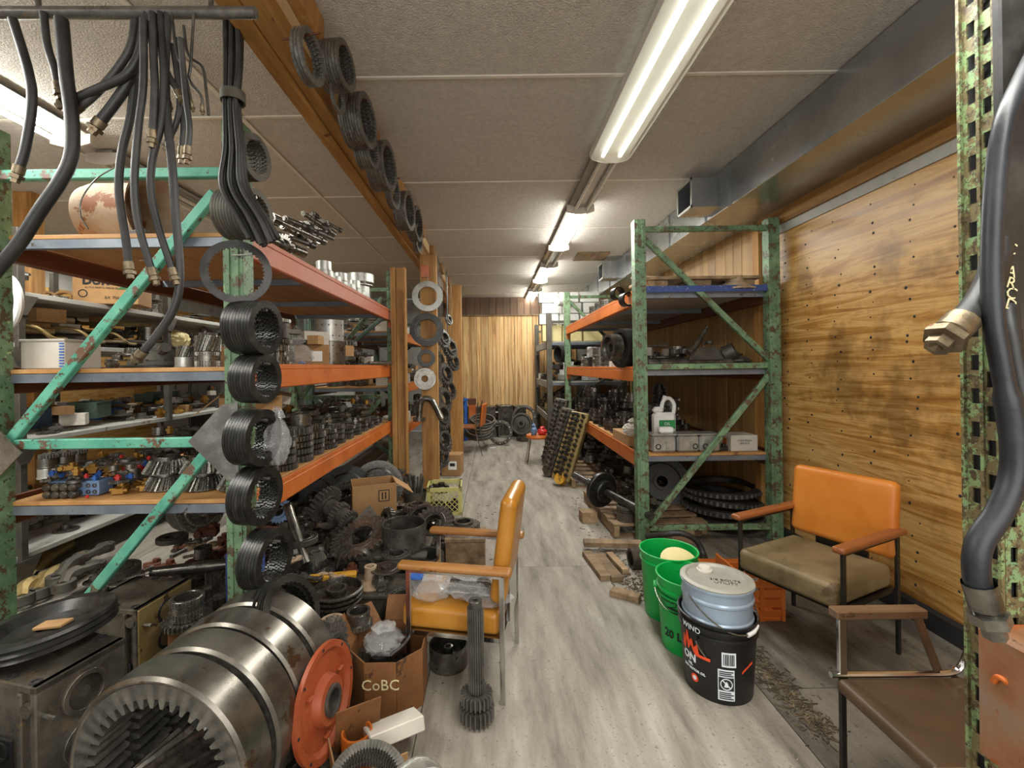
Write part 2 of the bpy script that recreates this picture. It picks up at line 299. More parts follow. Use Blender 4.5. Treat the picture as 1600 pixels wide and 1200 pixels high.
    def tube(s, pts, r, seg=8, cap=True, smooth=0, flat=1.0):
        pts = [V(p) for p in pts]
        if smooth: pts = crom(pts, smooth)
        rr = r if isinstance(r, (list, tuple)) else [r] * len(pts)
        if len(rr) != len(pts): rr = [rr[min(len(rr) - 1, int(i * len(rr) / len(pts)))] for i in range(len(pts))]
        vs = []; up = None
        for i, p in enumerate(pts):
            d = (pts[min(i + 1, len(pts) - 1)] - pts[max(i - 1, 0)]).normalized()
            if up is None: up = d.orthogonal().normalized()
            up = (up - d * up.dot(d)).normalized(); sd = d.cross(up)
            vs += [p + (up * cos(2 * pi * k / seg) + sd * sin(2 * pi * k / seg) * flat) * rr[i] for k in range(seg)]
        fs = [(i * seg + k, i * seg + (k + 1) % seg, (i + 1) * seg + (k + 1) % seg, (i + 1) * seg + k) for i in range(len(pts) - 1) for k in range(seg)]
        if cap: fs += [tuple(range(seg)), tuple((len(pts) - 1) * seg + k for k in range(seg))]
        return s.add(vs, fs)
    def prism(s, poly, z0, z1, mx=None):
        n = len(poly); vs = [(x, y, z0) for x, y in poly] + [(x, y, z1) for x, y in poly]
        return s.add(vs, [tuple(range(n)), tuple(range(n, 2 * n))] + [(i, (i + 1) % n, n + (i + 1) % n, n + i) for i in range(n)], mx)
    def data(s, name, mt=None, ang=32):
        me = bpy.data.meshes.new(name); me.from_pydata(s.v, [], s.f)
        for mn in (s.mats or [mt]): me.materials.append(MATS[mn])
        if s.mats: me.polygons.foreach_set('material_index', s.mi)
        bm = bmesh.new(); bm.from_mesh(me); bmesh.ops.recalc_face_normals(bm, faces=bm.faces); bm.to_mesh(me); bm.free()
        me.shade_smooth(); me.set_sharp_from_angle(angle=R(ang)); return me
def crom(P, n):
    out = []
    Q = [P[0] * 2 - P[1]] + P + [P[-1] * 2 - P[-2]]
    for i in range(1, len(Q) - 2):
        a, b, c, d = Q[i - 1:i + 3]
        for k in range(n):
            t = k / n; out.append(.5 * ((2 * b) + (c - a) * t + (2 * a - 5 * b + 4 * c - d) * t * t + (3 * b - a - 3 * c + d) * t ** 3))
    out.append(P[-1]); return out
# ---------------------------------------------------------------- objects
def ob(name, me, parent=None, mx=None):
    o = bpy.data.objects.new(name, me); COL.objects.link(o)
    if parent: o.parent = parent
    if mx is not None: o.matrix_local = mx
    return o
def tag(o, label, cat, group=None, kind=None):
    if label: o['label'] = label
    if cat: o['category'] = cat
    if group: o['group'] = group
    if kind: o['kind'] = kind
    return o
def struct(name, me, parent=None, mx=None):
    o = ob(name, me, parent, mx)
    if not parent: o['kind'] = 'structure'
    return o
def thing(name, label, cat, mx, parts, group=None):
    """parts: one mesh -> single object; list of (name, mesh[, matrix[, subparts[, label]]]) -> Empty with children"""
    if isinstance(mx, V): mx = M.Translation(mx)
    if isinstance(parts, bpy.types.Mesh): o = ob(name, parts, None, mx)
    else:
        o = ob(name, None, None, mx)
        for p in parts: part(o, *p)
    return tag(o, label, cat, group)
def part(par, name, me, mx=None, subs=(), label=None):
    c = ob(name, me, par, mx)
    if label: c['label'] = label
    for q in subs: part(c, *q)
    return c
def copy_tree(o, mx, label=None, group=None):
    c = o.copy(); COL.objects.link(c); c.matrix_world = mx
    for ch in o.children:
        d = ch.copy(); COL.objects.link(d); d.parent = c; d.matrix_parent_inverse = ch.matrix_parent_inverse
        for g in ch.children:
            e = g.copy(); COL.objects.link(e); e.parent = d
    if label: c['label'] = label
    if group: c['group'] = group
    return c
CACHE = {}
def cm(key, fn, mt=None, ang=32):
    if key not in CACHE: g = G(); fn(g); CACHE[key] = g.data(key[0] if isinstance(key, tuple) else key, mt, ang)
    return CACHE[key]
def txt(s, size, mt, mx=None, bold=0, wrap=None, depth=.0006, parent=None, name='lettering', align='CENTER', sx=1.0):
    c = bpy.data.curves.new('lettering', 'FONT'); c.body = s; c.size = size; c.align_x = align; c.align_y = 'CENTER'; c.offset = bold; c.extrude = depth / 2; c.resolution_u = 2
    t = bpy.data.objects.new('tmp', c); COL.objects.link(t); dg = bpy.context.evaluated_depsgraph_get(); me = bpy.data.meshes.new_from_object(t.evaluated_get(dg)); bpy.data.objects.remove(t)
    for v in me.vertices:
        v.co.x *= sx
        if wrap:  # local x runs round a cylinder of radius wrap about its axis, y becomes height
            a = v.co.x / wrap; r_ = wrap + v.co.z; v.co = (r_ * sin(a), -r_ * cos(a), v.co.y)
    me.materials.clear(); me.materials.append(MATS[mt]); o = ob(name, me, parent, mx); return o
def rope(name, label, cat, pts, r, mt, smooth=6, seg=8, group=None, ends=None):
    g = G(); g.tube(pts, r, seg, True, smooth); me = g.data(name, mt, 60)
    if not ends: return tag(ob(name, me), label, cat, group)
    o = ob(name, me)
    for e in ends: part(o, *e)
    return tag(o, label, cat, group)
ORD = ['first', 'second', 'third', 'fourth', 'fifth', 'sixth', 'seventh', 'eighth', 'ninth', 'tenth', 'eleventh', 'twelfth', 'thirteenth', 'fourteenth', 'fifteenth', 'sixteenth', 'seventeenth', 'eighteenth', 'nineteenth', 'twentieth']
def nth(i):
    if i < 20: return ORD[i]
    n = i + 1; return '%d%s' % (n, {1: 'st', 2: 'nd', 3: 'rd'}.get(n % 10 if n // 10 % 10 != 1 else 0, 'th'))
# ================================================================ THE SHELL
H = 3.01           # ceiling height
XW = 2.36          # right wall
YB = 10.2          # back wall
XL = -5.2
def bx(name, x0, x1, y0, y1, z0, z1, mt, parent=None, bev=0, st=False, label=None):
    c = V(((x0 + x1) / 2, (y0 + y1) / 2, (z0 + z1) / 2)); me = cm((name, round(x1 - x0, 4), round(y1 - y0, 4), round(z1 - z0, 4), mt, bev), lambda g: g.box((0, 0, 0), (x1 - x0, y1 - y0, z1 - z0), None, bev), mt)
    if parent is not None: c = parent.matrix_basis.inverted() @ c if False else c - parent.location
    o = ob(name, me, parent, M.Translation(c))
    if st and parent is None: o['kind'] = 'structure'
    if label: o['label'] = label
    return o
# floor: a base with wooden floor sheets laid on it, joints open
fl = bx('floor', XL, 3.2, -1.5, YB, -.06, -.019, 'debris', st=True)
ys = [-1.5, -.44, 1.98, 4.42, 6.86, YB]; xs = [XL, -3.98, -2.76, -1.54, -.32, 1.16, 2.36]
for i in range(len(xs) - 1):
    off = .0 if i % 2 else -1.2
    yy = [max(-1.5, min(YB, y + off)) for y in ys]; yy[0] = -1.5; yy[-1] = YB
    for j in range(len(yy) - 1):
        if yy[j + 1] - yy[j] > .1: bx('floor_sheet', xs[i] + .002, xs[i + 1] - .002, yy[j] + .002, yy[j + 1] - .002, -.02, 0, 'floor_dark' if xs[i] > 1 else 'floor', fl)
# ceiling of textured sheets, white battens over the joints
ce = bx('ceiling', XL, 3.2, -1.5, YB, H + .012, H + .05, 'batten', st=True)
seamR = [F(800, p, H).y for p in (118, 283, 357, 400, 427, 445)]
seamR = [seamR[0] - 2.5, seamR[0] - 1.25] + seamR + [seamR[-1] + .95]
seamL = [F(470, 181, H).y, F(480, 308, H).y, F(500, 372, H).y]; seamL = [seamL[0] - 2.6, seamL[0] - 1.3] + seamL + [seamL[-1] + 1.25, seamL[-1] + 2.5, seamL[-1] + 3.7]
def sheets(x0, x1, seams):
    e = [-1.5] + [s for s in seams if -1.4 < s < YB - .1] + [YB]
    for a, b in zip(e[:-1], e[1:]): bx('ceiling_panel', x0, x1, a + .002, b - .002, H, H + .014, 'ceiling', ce)
    for s in e[1:-1]: bx('batten', x0, x1, s - .014, s + .014, H - .008, H, 'batten', ce, .004)
sheets(-.84, 3.1, seamR); sheets(-2.9, -1.55, seamL); sheets(-1.52, -.86, seamL); sheets(-5.1, -2.93, seamL)
for x in (-1.535, -2.915): bx('batten', x - .016, x + .016, -1.5, YB, H - .01, H, 'batten', ce, .004)
# back wall: pale boards below, dark boards above
wb = bx('wall_back', XL, 3.2, YB + .03, YB + .1, 0, H, 'greywhite', st=True)
x = -1.25; random.seed(3)
while x < 1.9:
    w_ = random.choice([.09, .12, .14, .1, .17]); bx('board', x + .003, x + w_ - .003, YB, YB + .03 + .0, 0, 2.60, 'plank_pale', wb, .003); x += w_
x = -1.25
while x < 1.9:
    w_ = random.choice([.12, .14, .2, .16]); bx('board', x + .004, x + w_ - .004, YB - .03, YB + .03, 2.62, H, 'plank_dark', wb, .003); x += w_
bx('trim_rail', -1.25, 1.9, YB - .035, YB, 2.59, 2.62, 'oldwood', wb)
# right wall: plywood near, grooved boards behind the rack
wr = bx('wall_right', XW + .03, XW + .1, -1.5, YB, 0, H, 'greywhite', st=True)
yp = KX(1214, 600, XW).y
pw = bx('plywood_sheet', XW, XW + .03, -1.5, yp, .1, 2.50, 'plywood', wr)
y = yp + .16
while y < YB:
    w_ = random.choice([.1, .14, .2, .15]); w_ = min(w_, YB - y); bx('board', XW + .006, XW + .03, y + .003, y + w_ - .003, 0, 2.75, 'plank_side', wr, .003); y += w_
bx('white_stud', XW - .01, XW + .03, yp + .005, yp + .12, 0, 2.6, 'greywhite', wr)
bx('stud', XW - .045, XW + .03, yp + .16, yp + .25, 0, 2.6, 'stud', wr)
bx('white_strip', XW - .012, XW + .03, -1.5, yp, 2.49, 2.56, 'greywhite', wr)
bx('ledger', XW - .035, XW + .03, -1.5, yp + .2, 2.56, 2.68, 'stud_y', wr)
bx('ledger', XW - .035, XW + .03, -1.5, YB, 2.74, 2.80, 'redbrown', wr)
bx('baseboard_right', XW - .05, XW + .02, -1.5, yp, 0, .10, 'print_black', st=True)
# nail holes and knots of the plywood: dark recess plugs
g = G(); random.seed(11)
for c in range(12):
    y = .9 + c * .27
    for k in range(26):
        if rnd() < .85:
            z = .2 + k * .088 + ru(-.03, .03); yy_ = y + ru(-.035, .035); r_ = ru(.004, .011)
            g.lathe([(0, 0), (r_, 0), (r_ * .6, .003), (0, .003)], 7, M.Translation((XW, yy_, z)) @ aim((-1, 0, 0)))
h_ = ob('nail_holes', g.data('nail_holes', 'print_black'), wr, M.Translation(-wr.location)); h_['kind'] = 'stuff'
# left side and the wall beyond it
wl = bx('wall_left', XL - .1, XL, -1.5, YB, 0, H, 'greywhite', st=True)
for j in range(8): bx('plywood_sheet', XL, XL + .02, -.9 + j * 1.23, -.9 + j * 1.23 + 1.22, 0 if j % 2 else .3, 2.44, 'plywood', wl)
# header beam along the aisle, with ceiling blocks either side
hb = bx('trim_1', -.975, -.90, -1.5, YB, H - .25, H - .02, 'stud_y', st=True)
bx('beam_board', -.895, -.83, -1.5, YB, H - .235, H - .02, 'stud_y', hb)
bx('beam_board', -.83, -.79, -1.5, YB, H - .12, H - .01, 'stud_cut', hb)
for k in range(10):
    y = 1.75 + k * 1.0; a = K(560, 100, y)
    bx('block', -.79, -.735, y, y + .26, H - .12, H - .0, 'stud', hb, .004)
    bx('block', -1.02, -.975, y + .15, y + .62, H - .16, H - .04, 'stud_y', hb, .004)
# ---------------------------------------------------------------- duct
DX0, DX1, DZ = 1.87, 2.33, 2.675
du = tag(ob('duct', None, None, T(DX0, 0, DZ)), 'long rectangular galvanised sheet metal duct under the ceiling above the plywood wall', 'duct')
yj = [-1.5] + [K(1120, 300, 1).y * 0 + v for v in (3.5, 3.9, 4.7, 5.5, 6.3, 7.1, 7.9, 8.7)] + [YB - .05]
for a, b in zip(yj[:-1], yj[1:]):
    bx('duct_section', DX0, DX1, a, b, DZ, H - .01, 'galv', du, .004)
    bx('joint_strip', DX0 - .012, DX0 + .01, b - .012, b + .012, DZ - .008, H - .01, 'galv', du)
def register(y, label):
    g = G(); t_ = .012
    for c, d in (((0, 0, .0), (.26, .26, t_)), ((0, 0, .22), (.26, .26, t_)), ((0, -.125, .11), (.26, t_, .22)), ((0, .125, .11), (.26, t_, .22))): g.box(c, d)
    return thing('duct_outlet', label, 'duct outlet', T(DX0 - .13, y, DZ + .03), [('collar', g.data('collar', 'galv')), ('rim', G().box((-.13, 0, -.0), (.008, .28, .02)).box((-.13, 0, .22), (.008, .28, .02)).box((-.13, -.13, .11), (.008, .02, .24)).box((-.13, .13, .11), (.008, .02, .24)).data('rim', 'silver'))], 'side outlets of the duct')
register(3.72, 'square open galvanised duct outlet near the wall rack corner, the nearer one')
register(6.6, 'small square duct outlet far along the duct above the wall rack top')
bx('ceiling_hatch', 1.2, 1.65, 6.2, 6.6, H - .03, H - .003, 'oldwood'); tag(bpy.data.objects['ceiling_hatch'], 'flat brown square hatch cover on the ceiling near the duct', 'hatch')
# ---------------------------------------------------------------- fluorescent fixtures
def fixture(x, y0, y1, lit, cover, label, zt=H - .005):
    L_ = y1 - y0
    o = ob('ceiling_light', None, None, T(x, y0, zt)); tag(o, label, 'light', 'fluorescent ceiling lights')
    w_ = .15 if cover else .12
    part(o, 'housing', G().box((0, L_ / 2, -.03), (.10, L_, .055), None, .006).data('housing', 'fixture_grey'))
    if cover:
        g = G(); n = 10; pr = [(-w_ * cos(pi * i / n), -.05 - .075 * sin(pi * i / n) ** .6) for i in range(n + 1)]
        vs = [(px_, yy_, z_) for yy_ in (0, L_) for px_, z_ in pr]; m_ = n + 1
        g.add(vs, [(i, i + 1, m_ + i + 1, m_ + i) for i in range(n)] + [tuple(range(m_)), tuple(range(m_, 2 * m_))])
        part(o, 'diffuser', g.data('diffuser', 'lens')); sw = .06
        part(o, 'reflector', G().box((0, L_ / 2, -.062), (.26, L_ - .02, .008)).data('reflector', 'bulb_cover'))
    else:
        g = G(); g.add([(-.06, 0, -.05), (-.11, 0, -.03), (-.11, L_, -.03), (-.06, L_, -.05), (.06, 0, -.05), (.11, 0, -.03), (.11, L_, -.03), (.06, L_, -.05)], [(0, 1, 2, 3), (4, 5, 6, 7), (0, 3, 7, 4)])
        part(o, 'reflector', g.data('reflector', 'fixture_grey')); sw = .055
    for sx in (-1, 1):
        part(o, 'lamp_tube', G().cyl((sx * sw, .03, -.085), (sx * sw, L_ - .03, -.085), .015, None, 10).data('lamp_tube', lit))
    for yy_ in (0, L_):
        part(o, 'end_bracket', G().prism([(-.13, -.03), (-.13, -.09), (-.05, -.11), (.05, -.11), (.13, -.09), (.13, -.03)], -.008, .008, M.Translation((0, yy_, 0)) @ M.Rotation(pi / 2, 4, 'X')).data('end_bracket', 'whitebox'))
    return o
lx = .86
Yf = [F(1000, 250, 2.9).y, F(930, 332, 2.9).y, F(900, 392, 2.9).y, F(860, 418, 2.9).y, F(840, 443, 2.9).y, F(830, 456, 2.9).y, F(825, 472, 2.9).y]
fixture(lx, Yf[0] - 2.44, Yf[0], 'tube_dim', True, 'nearest ceiling light of the aisle row, under a curved clear diffuser')
fixture(lx, Yf[0] + .02, Yf[1], 'bulb_cover', False, 'unlit bare-tube ceiling light just beyond the diffuser-covered one')
fixture(lx, Yf[1] + .02, Yf[2], 'tube', False, 'nearest glowing open-tube ceiling light of the aisle row')
fixture(lx, Yf[2] + .02, Yf[3], 'bulb_cover', False, 'unlit ceiling light between the two nearest glowing ones in the aisle row')
fixture(lx, Yf[3] + .02, Yf[4], 'tube', False, 'second glowing open-tube ceiling light along the aisle row')
fixture(lx, Yf[4] + .02, Yf[5], 'bulb_cover', False, 'unlit ceiling light between the second and farthest glowing ones')
fixture(lx, Yf[5] + .02, Yf[6], 'tube', False, 'farthest glowing ceiling light, close to the dark upper wall boards')
yl = F(150, 228, 2.9).y
fixture(-2.7, yl - 2.44, yl, 'tube', False, 'glowing ceiling light behind the hanging hoses at the upper left')
fixture(-2.7, yl + .25, yl + 2.6, 'bulb_cover', False, 'unlit ceiling light over the left rack beyond the glowing one')
# ================================================================ RACKS
def post(h, mt, s=.085, dirx=1):
    """C-section upright with real lips and a column of slots pressed on the front"""
    def f(g):
        t = .004
        g.box((0, -s / 2, h / 2), (s, t, h)); g.box((-s / 2, 0, h / 2), (t, s, h)); g.box((s / 2, 0, h / 2), (t, s, h))
        g.box((-s / 2 + .012, s / 2, h / 2), (.024, t, h)); g.box((s / 2 - .012, s / 2, h / 2), (.024, t, h))
        g.box((-.02, -s / 2 - .004, h / 2), (.012, .006, h)); g.box((.02, -s / 2 - .004, h / 2), (.012, .006, h))
    return cm(('post', h, mt, s), f, mt)
def beam(L_, mt, hh=.1):
    def f(g):
        g.box((0, L_ / 2, -hh / 2), (.05, L_, hh), None, .006); g.box((.018, L_ / 2, .012), (.014, L_, .026), None, .002)
        g.box((-.004, .02, -hh / 2 - .03), (.058, .04, hh + .08)); g.box((-.004, L_ - .02, -hh / 2 - .03), (.058, .04, hh + .08))
    return cm(('beam', round(L_, 3), mt, hh), f, mt)
def bar(name, p, q, a, b, mt, par, label=None):
    p, q = V(p), V(q); d = q - p; L_ = d.length
    up = V((0, 1, 0)); zx = d.normalized(); xx = up.cross(zx).normalized(); yx = zx.cross(xx)
    m_ = M((xx, yx, zx)).transposed().to_4x4(); m_.translation = p
    g = G(); g.box((0, 0, L_ / 2), (a, b, L_), None, .004)
    return part(par, name, g.data(name, mt), m_, (), label)
def rack(label, X0, X1, Ya, Yb, h, shelves, frontm, backm, postm, bracem, braces, deckm='ply_shelf', edge='angle', group='pallet racks', dx=0.):
    """X0 = aisle side, X1 = far side"""
    o = ob('pallet_rack', None, None, T(X0, Ya, 0)); tag(o, label, 'rack', group)
    D = X1 - X0; L_ = Yb - Ya; sg = 1 if D > 0 else -1
    for y in (0, L_):
        for x in (0, D):
            part(o, 'post', post(h, postm), T(x, y, 0), [('foot_plate', G().box((0, 0, .004), (.14, .13, .008)).data('foot_plate', 'darksteel'))])
        for (kind, fx0, z0, fx1, z1) in braces:
            bar(kind, (D * fx0, y, z0), (D * fx1, y, z1), .045, .035, bracem if y == 0 else postm, o)
    for k, z in enumerate(shelves):
        part(o, 'beam', beam(L_ - .02, frontm[k]), T(-sg * .0, .01, z) @ M.Rotation(0 if sg < 0 else pi, 4, 'Z') @ (T(0, 0, 0) if sg < 0 else T(0, -(L_ - .02), 0)))
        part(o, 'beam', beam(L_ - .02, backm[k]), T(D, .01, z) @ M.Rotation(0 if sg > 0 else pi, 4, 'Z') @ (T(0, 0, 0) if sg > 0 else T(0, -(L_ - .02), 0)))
        n = 3
        for i in range(n):
            a = L_ * i / n + (.0 if i else .03); b = L_ * (i + 1) / n - .006
            part(o, 'deck_board', G().box((0, 0, 0), (abs(D) - .07, b - a, .02), None, .002).data('deck_board', deckm if isinstance(deckm, str) else deckm[k]), T(D / 2, (a + b) / 2, z + .002))
        for y in (.045, L_ / 3, 2 * L_ / 3, L_ - .03):
            part(o, 'cross_support', G().box((0, 0, 0), (abs(D) - .06, .03, .04)).data('cross_support', edge if isinstance(edge, str) else edge[k]), T(D / 2, y, z - .03))
    return o
RL = dict(X0=-1.14, X1=-2.2, Ya=2.02, Yb=5.08); SL = [2.06, 1.445, .84]     # left rack, shelf heights
RR = dict(X0=1.19, X1=2.26, Ya=3.62, Yb=7.12); SR = [2.03, 1.40, .70]       # right rack
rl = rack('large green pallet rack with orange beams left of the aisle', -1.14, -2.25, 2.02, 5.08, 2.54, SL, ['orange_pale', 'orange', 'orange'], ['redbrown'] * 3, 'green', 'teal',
     [('rung', 0, 2.33, 1, 2.33), ('diagonal', .09, 2.24, .93, 1.14), ('rung', .1, 1.12, .95, 1.12), ('diagonal', .13, 1.08, .80, .20)])
# welded gusset plates on the front frame
g = G().prism([(0, -.17), (-.17, .0), (-.02, .16), (.05, .17), (.05, -.17)], -.003, .003, M.Rotation(pi / 2, 4, 'X'))
part(rl, 'gusset_plate', g.data('gusset_plate', 'steel'), T(-.03, -.055, 1.13)); part(rl, 'gusset_plate', g.data('gusset_plate', 'steel'), T(-1.10, -.055, 1.09) @ M.Scale(-1, 4, (1, 0, 0)))
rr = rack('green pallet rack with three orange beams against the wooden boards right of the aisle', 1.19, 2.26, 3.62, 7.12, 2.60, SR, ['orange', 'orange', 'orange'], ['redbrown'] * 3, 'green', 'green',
     [('rung', 0, 2.53, 1, 2.53), ('diagonal', .04, 2.46, .98, 1.46), ('rung', 0, 1.42, 1, 1.42), ('diagonal', .97, 1.34, .04, .13), ('rung', 0, .12, 1, .12)], deckm=['whitebox', 'oldwood', 'ply_shelf'], edge=['angle', 'angle', 'angle'])
part(rr, 'blue_edge_board', G().box((0, 0, 0), (.98, .02, .05)).data('blue_edge_board', 'blueboard'), T(.535, -.01, 2.045))
RL2 = (-1.2, -2.25, 5.55, 8.5); SL2 = [1.9, 1.2, .62]
rl2 = rack('far green pallet rack left of the aisle behind the wooden posts', -1.22, -2.3, 5.62, 8.9, 2.5, SL2, ['orange'] * 3, ['redbrown'] * 3, 'green_dark', 'green_dark', [('rung', 0, 2.3, 1, 2.3), ('diagonal', 0, 2.2, 1, 1.3), ('diagonal', 1, 1.1, 0, .3)])
rr2 = rack('far rack with white boxes on it at the end of the right side', .98, 2.26, 7.75, 9.9, 2.35, [1.85, 1.15, .55], ['greywhite'] * 3, ['greywhite'] * 3, 'greycast', 'greycast', [('rung', 0, 2.2, 1, 2.2), ('diagonal', 0, .6, 1, 1.4)], deckm='greywhite')
# second row on the far left: grey shelving
SG = [1.985, 1.64, 1.0, .24]
def grey_shelf(label, x0, x1, ya, yb, zs, nf):
    o = ob('grey_shelving', None, None, T(x0, ya, 0)); tag(o, label, 'shelving', 'grey steel shelving'); L_ = yb - ya; D = x1 - x0
    for i in range(nf):
        for x in (0, D): part(o, 'post', G().box((0, 0, 1.2), (.05, .05, 2.4), None, .004).data('post', 'greycast'), T(x, L_ * i / (nf - 1), 0))
        for z in zs: part(o, 'bracket', G().prism([(-.1, 0), (.1, 0), (.025, -.13), (-.025, -.13)], -.004, .004, M.Rotation(pi / 2, 4, 'Z') @ M.Rotation(pi / 2, 4, 'X')).data('bracket', 'greycast'), T(.03, L_ * i / (nf - 1), z - .03))
    for z in zs:
        for i in range(nf - 1): part(o, 'shelf_board', G().box((0, 0, 0), (abs(D) - .0, L_ / (nf - 1) - .01, .035), None, .003).data('shelf_board', 'greywhite'), T(D / 2, L_ * (i + .5) / (nf - 1), z - .0175))
    return o
gs = grey_shelf('grey steel shelving crowded with parts behind the left rack', -3.12, -4.2, 1.6, 7.0, SG, 5)
# wooden studs standing beside the aisle on the left
def stud_post(x, y, z1, label, wdt=.09, dp=.09, doubled=True):
    o = ob('wooden_post', None, None, T(x, y, 0)); tag(o, label, 'post', 'wooden posts on the left')
    if doubled:
        part(o, 'stud', G().box((-.035, 0, z1 / 2), (.05, dp, z1), None, .003).data('stud', 'stud')); part(o, 'stud', G().box((.035, .01, z1 / 2), (.085, .045, z1), None, .003).data('stud', 'stud'))
        part(o, 'stud', G().box((.09, 0, z1 / 2), (.02, dp, z1), None, .003).data('stud', 'stud'))
    else: part(o, 'stud', G().box((0, 0, z1 / 2), (wdt, dp, z1), None, .004).data('stud', 'stud'))
    return o
a = K(622, 600, 4.88); stud_post(a.x, 4.88, 2.53, 'tall doubled wooden post at the far end of the left rack')
b = K(672, 600, 5.25); stud_post(b.x, 5.25, H - .26, 'wooden post under the ceiling beam with ring gears hung on it', .19, .09, False)
c = K(713, 600, 7.2); stud_post(c.x, 7.2, H - .26, 'far wooden post under the ceiling beam with gears hung around it', .2, .12, False)
d = K(43, 450, 3.9); stud_post(d.x + .0, 3.02 + .9, H, 'dark weathered wooden post at the left edge behind the hoses', .16, .12, False)
bpy.data.objects[bpy.data.objects[-1].name]
# ---------------------------------------------------------------- the slotted upright in the right foreground
xp, yp0 = 1.205, 1.06
def slotted(g, w_, h, cols, pit, sw, sh, mx):
    """flat strip with rectangular slots; local x across, z up"""
    xsx = [0]; 
    for c_ in cols: xsx += [c_ - sw / 2, c_ + sw / 2]
    xsx.append(w_); n = int(h / pit)
    for i in range(len(xsx) - 1):
        a_, b_ = xsx[i], xsx[i + 1]
        if i % 2 == 0: g.box(((a_ + b_) / 2, 0, h / 2), (b_ - a_, .004, h), mx)
        else:
            off = pit * .5 * ((i // 2) % 2)
            for k in range(n + 1):
                z0 = k * pit + off; g.box(((a_ + b_) / 2, 0, z0 + (pit - sh) / 2), (b_ - a_, .004, pit - sh), mx)
hp = 2.95
o = ob('slotted_upright', None, None, T(xp, yp0, 0)); tag(o, 'near rack upright with rectangular slots and chipped lime green paint at the right edge', 'rack upright')
g = G(); slotted(g, .084, hp, (.022, .058), .083, .019, .038, M.Rotation(pi / 2, 4, 'Z')); part(o, 'slotted_side', g.data('slotted_side', 'lime'))
g = G(); slotted(g, .075, hp, (.02, .052), .083, .016, .036, M.Identity(4)); part(o, 'slotted_face', g.data('slotted_face', 'lime'))
part(o, 'web_dark_backing', G().box((.075, .042, hp / 2), (.004, .084, hp)).box((.012, .042, hp / 2), (.002, .078, hp)).box((.042, .010, hp / 2), (.06, .002, hp)).data('web_dark_backing', 'print_black'))  # web, plus black plates added behind the slots for the shade inside
part(o, 'lip', G().box((-.006, .002, hp / 2), (.008, .008, hp)).box((-.006, .082, hp / 2), (.008, .008, hp)).box((-.004, .04, hp / 2), (.006, .008, hp)).data('lip', 'lime'))
for z_ in (2.03, 1.27):
    g = G(); g.prism([(0, -.12), (.035, -.12), (.035, .10), (.0, .10), (.0, .05), (-.03, .05), (-.03, .02), (0, .02), (0, -.03), (-.03, -.03), (-.03, -.055), (0, -.055)], -.004, .004, M.Rotation(pi / 2, 4, 'X'))
    part(o, 'beam_connector', g.data('beam_connector', 'orange'), T(.03, -.012, z_))
# diagonal strut of the same frame, running to the right behind
o2 = ob('frame_side_plate', None, None, T(xp + .10, yp0 + .0, 0)); tag(o2, 'broad green rusty steel web at the right edge beside the slotted upright', 'rack frame')
part(o2, 'web', G().box((.09, 0, .62), (.18, .03, 1.24), None, .006).data('web', 'teal')); part(o2, 'rib', G().box((.03, -.02, .62), (.02, .012, 1.24)).data('rib', 'lime'))
o3 = ob('rusty_block', G().box((0, 0, 0), (.16, .12, .30), None, .008).data('rusty_block', 'rustorange'), None, M.Translation(K(1592, 1105, .98) + V((.05, 0, 0)))); tag(o3, 'rusty orange steel block at the bottom right corner against the rack', 'block')
tag(rope('bent_pin', '', 'pin', [K(1552, 1065, 1.0), K(1558, 1058, .99), K(1568, 1062, .98), K(1580, 1075, .98)], .006, 'orange', 4), 'small bent orange pin sticking out of the rusty steel block', 'pin')
# black rubber slab with chalk writing
o4 = ob('rubber_sheet', None, None, T(0, 0, 0)); tag(o4, 'black rubber sheet hanging at the right edge with CARCD chalked on it', 'rubber sheet')
A_, B_ = K(1570, 60, 1.0), K(1574, 585, 1.0)
g = G(); g.box((1.39, 1.02, (2.35 + 1.35) / 2), (.47, .02, 1.15), None, .004); part(o4, 'sheet', g.data('sheet', 'rubber'))
for k, (ch, py) in enumerate(zip('CARCD', (388, 424, 442, 458, 476))):
    p = K(1585, py, 1.0); tt = txt(ch, .036, 'print_cream', M.Translation((p.x, 1.006, p.z)) @ M.Rotation(pi / 2, 4, 'X') @ M.Rotation(R(-18), 4, 'Z'), 0, None, .001, o4)
# thick S hose down the upright
def hose(label, pts, r, mt='rubber', f0=None, f1=None, group='hanging hoses', fl=.09, seg=10, cat='hose', fr=1.25):
    pts = [V(p) for p in pts]
    g = G(); g.tube(pts, r, seg, True, 6); o = ob('hose', g.data('hose', mt, 60))
    r = r[-1] if isinstance(r, list) else r
    for e, (p, q) in ((f0, (pts[0], pts[1])), (f1, (pts[-1], pts[-2]))):
        if e:
            d_ = (p - q).normalized(); g = G(); mxx = M.Translation(p - d_ * fl * .45) @ aim(d_)
            g.lathe([(r * fr, 0), (r * fr, fl * .5), (r * 1.05, fl * .55), (r * 1.05, fl * .62)], 12, mxx, False); g.lathe([(0, fl * .6), (r * 1.5, fl * .6), (r * 1.5, fl * .82), (r * .9, fl * .84), (r * .9, fl * 1.1), (r * .55, fl * 1.1), (0, fl)], 6, mxx)
            part(o, 'fitting', g.data('fitting', e))
    return tag(o, label, cat, group)
Yh = .97
hose('thick black hose in a long S curve down the slotted upright at the right', [K(1640, 40, .98), K(1600, 120, .96), K(1570, 190, .95), K(1556, 280, .95), K(1550, 400, .95), K(1553, 500, .95), K(1568, 590, .95), K(1584, 680, .95), K(1583, 745, .95), K(1562, 800, .95), K(1530, 850, .95), K(1526, 900, .95), K(1540, 945, .95)], [.018] * 38 + [.023] * 35, 'rubber_blue', None, 'steel', fl=.11, seg=14)
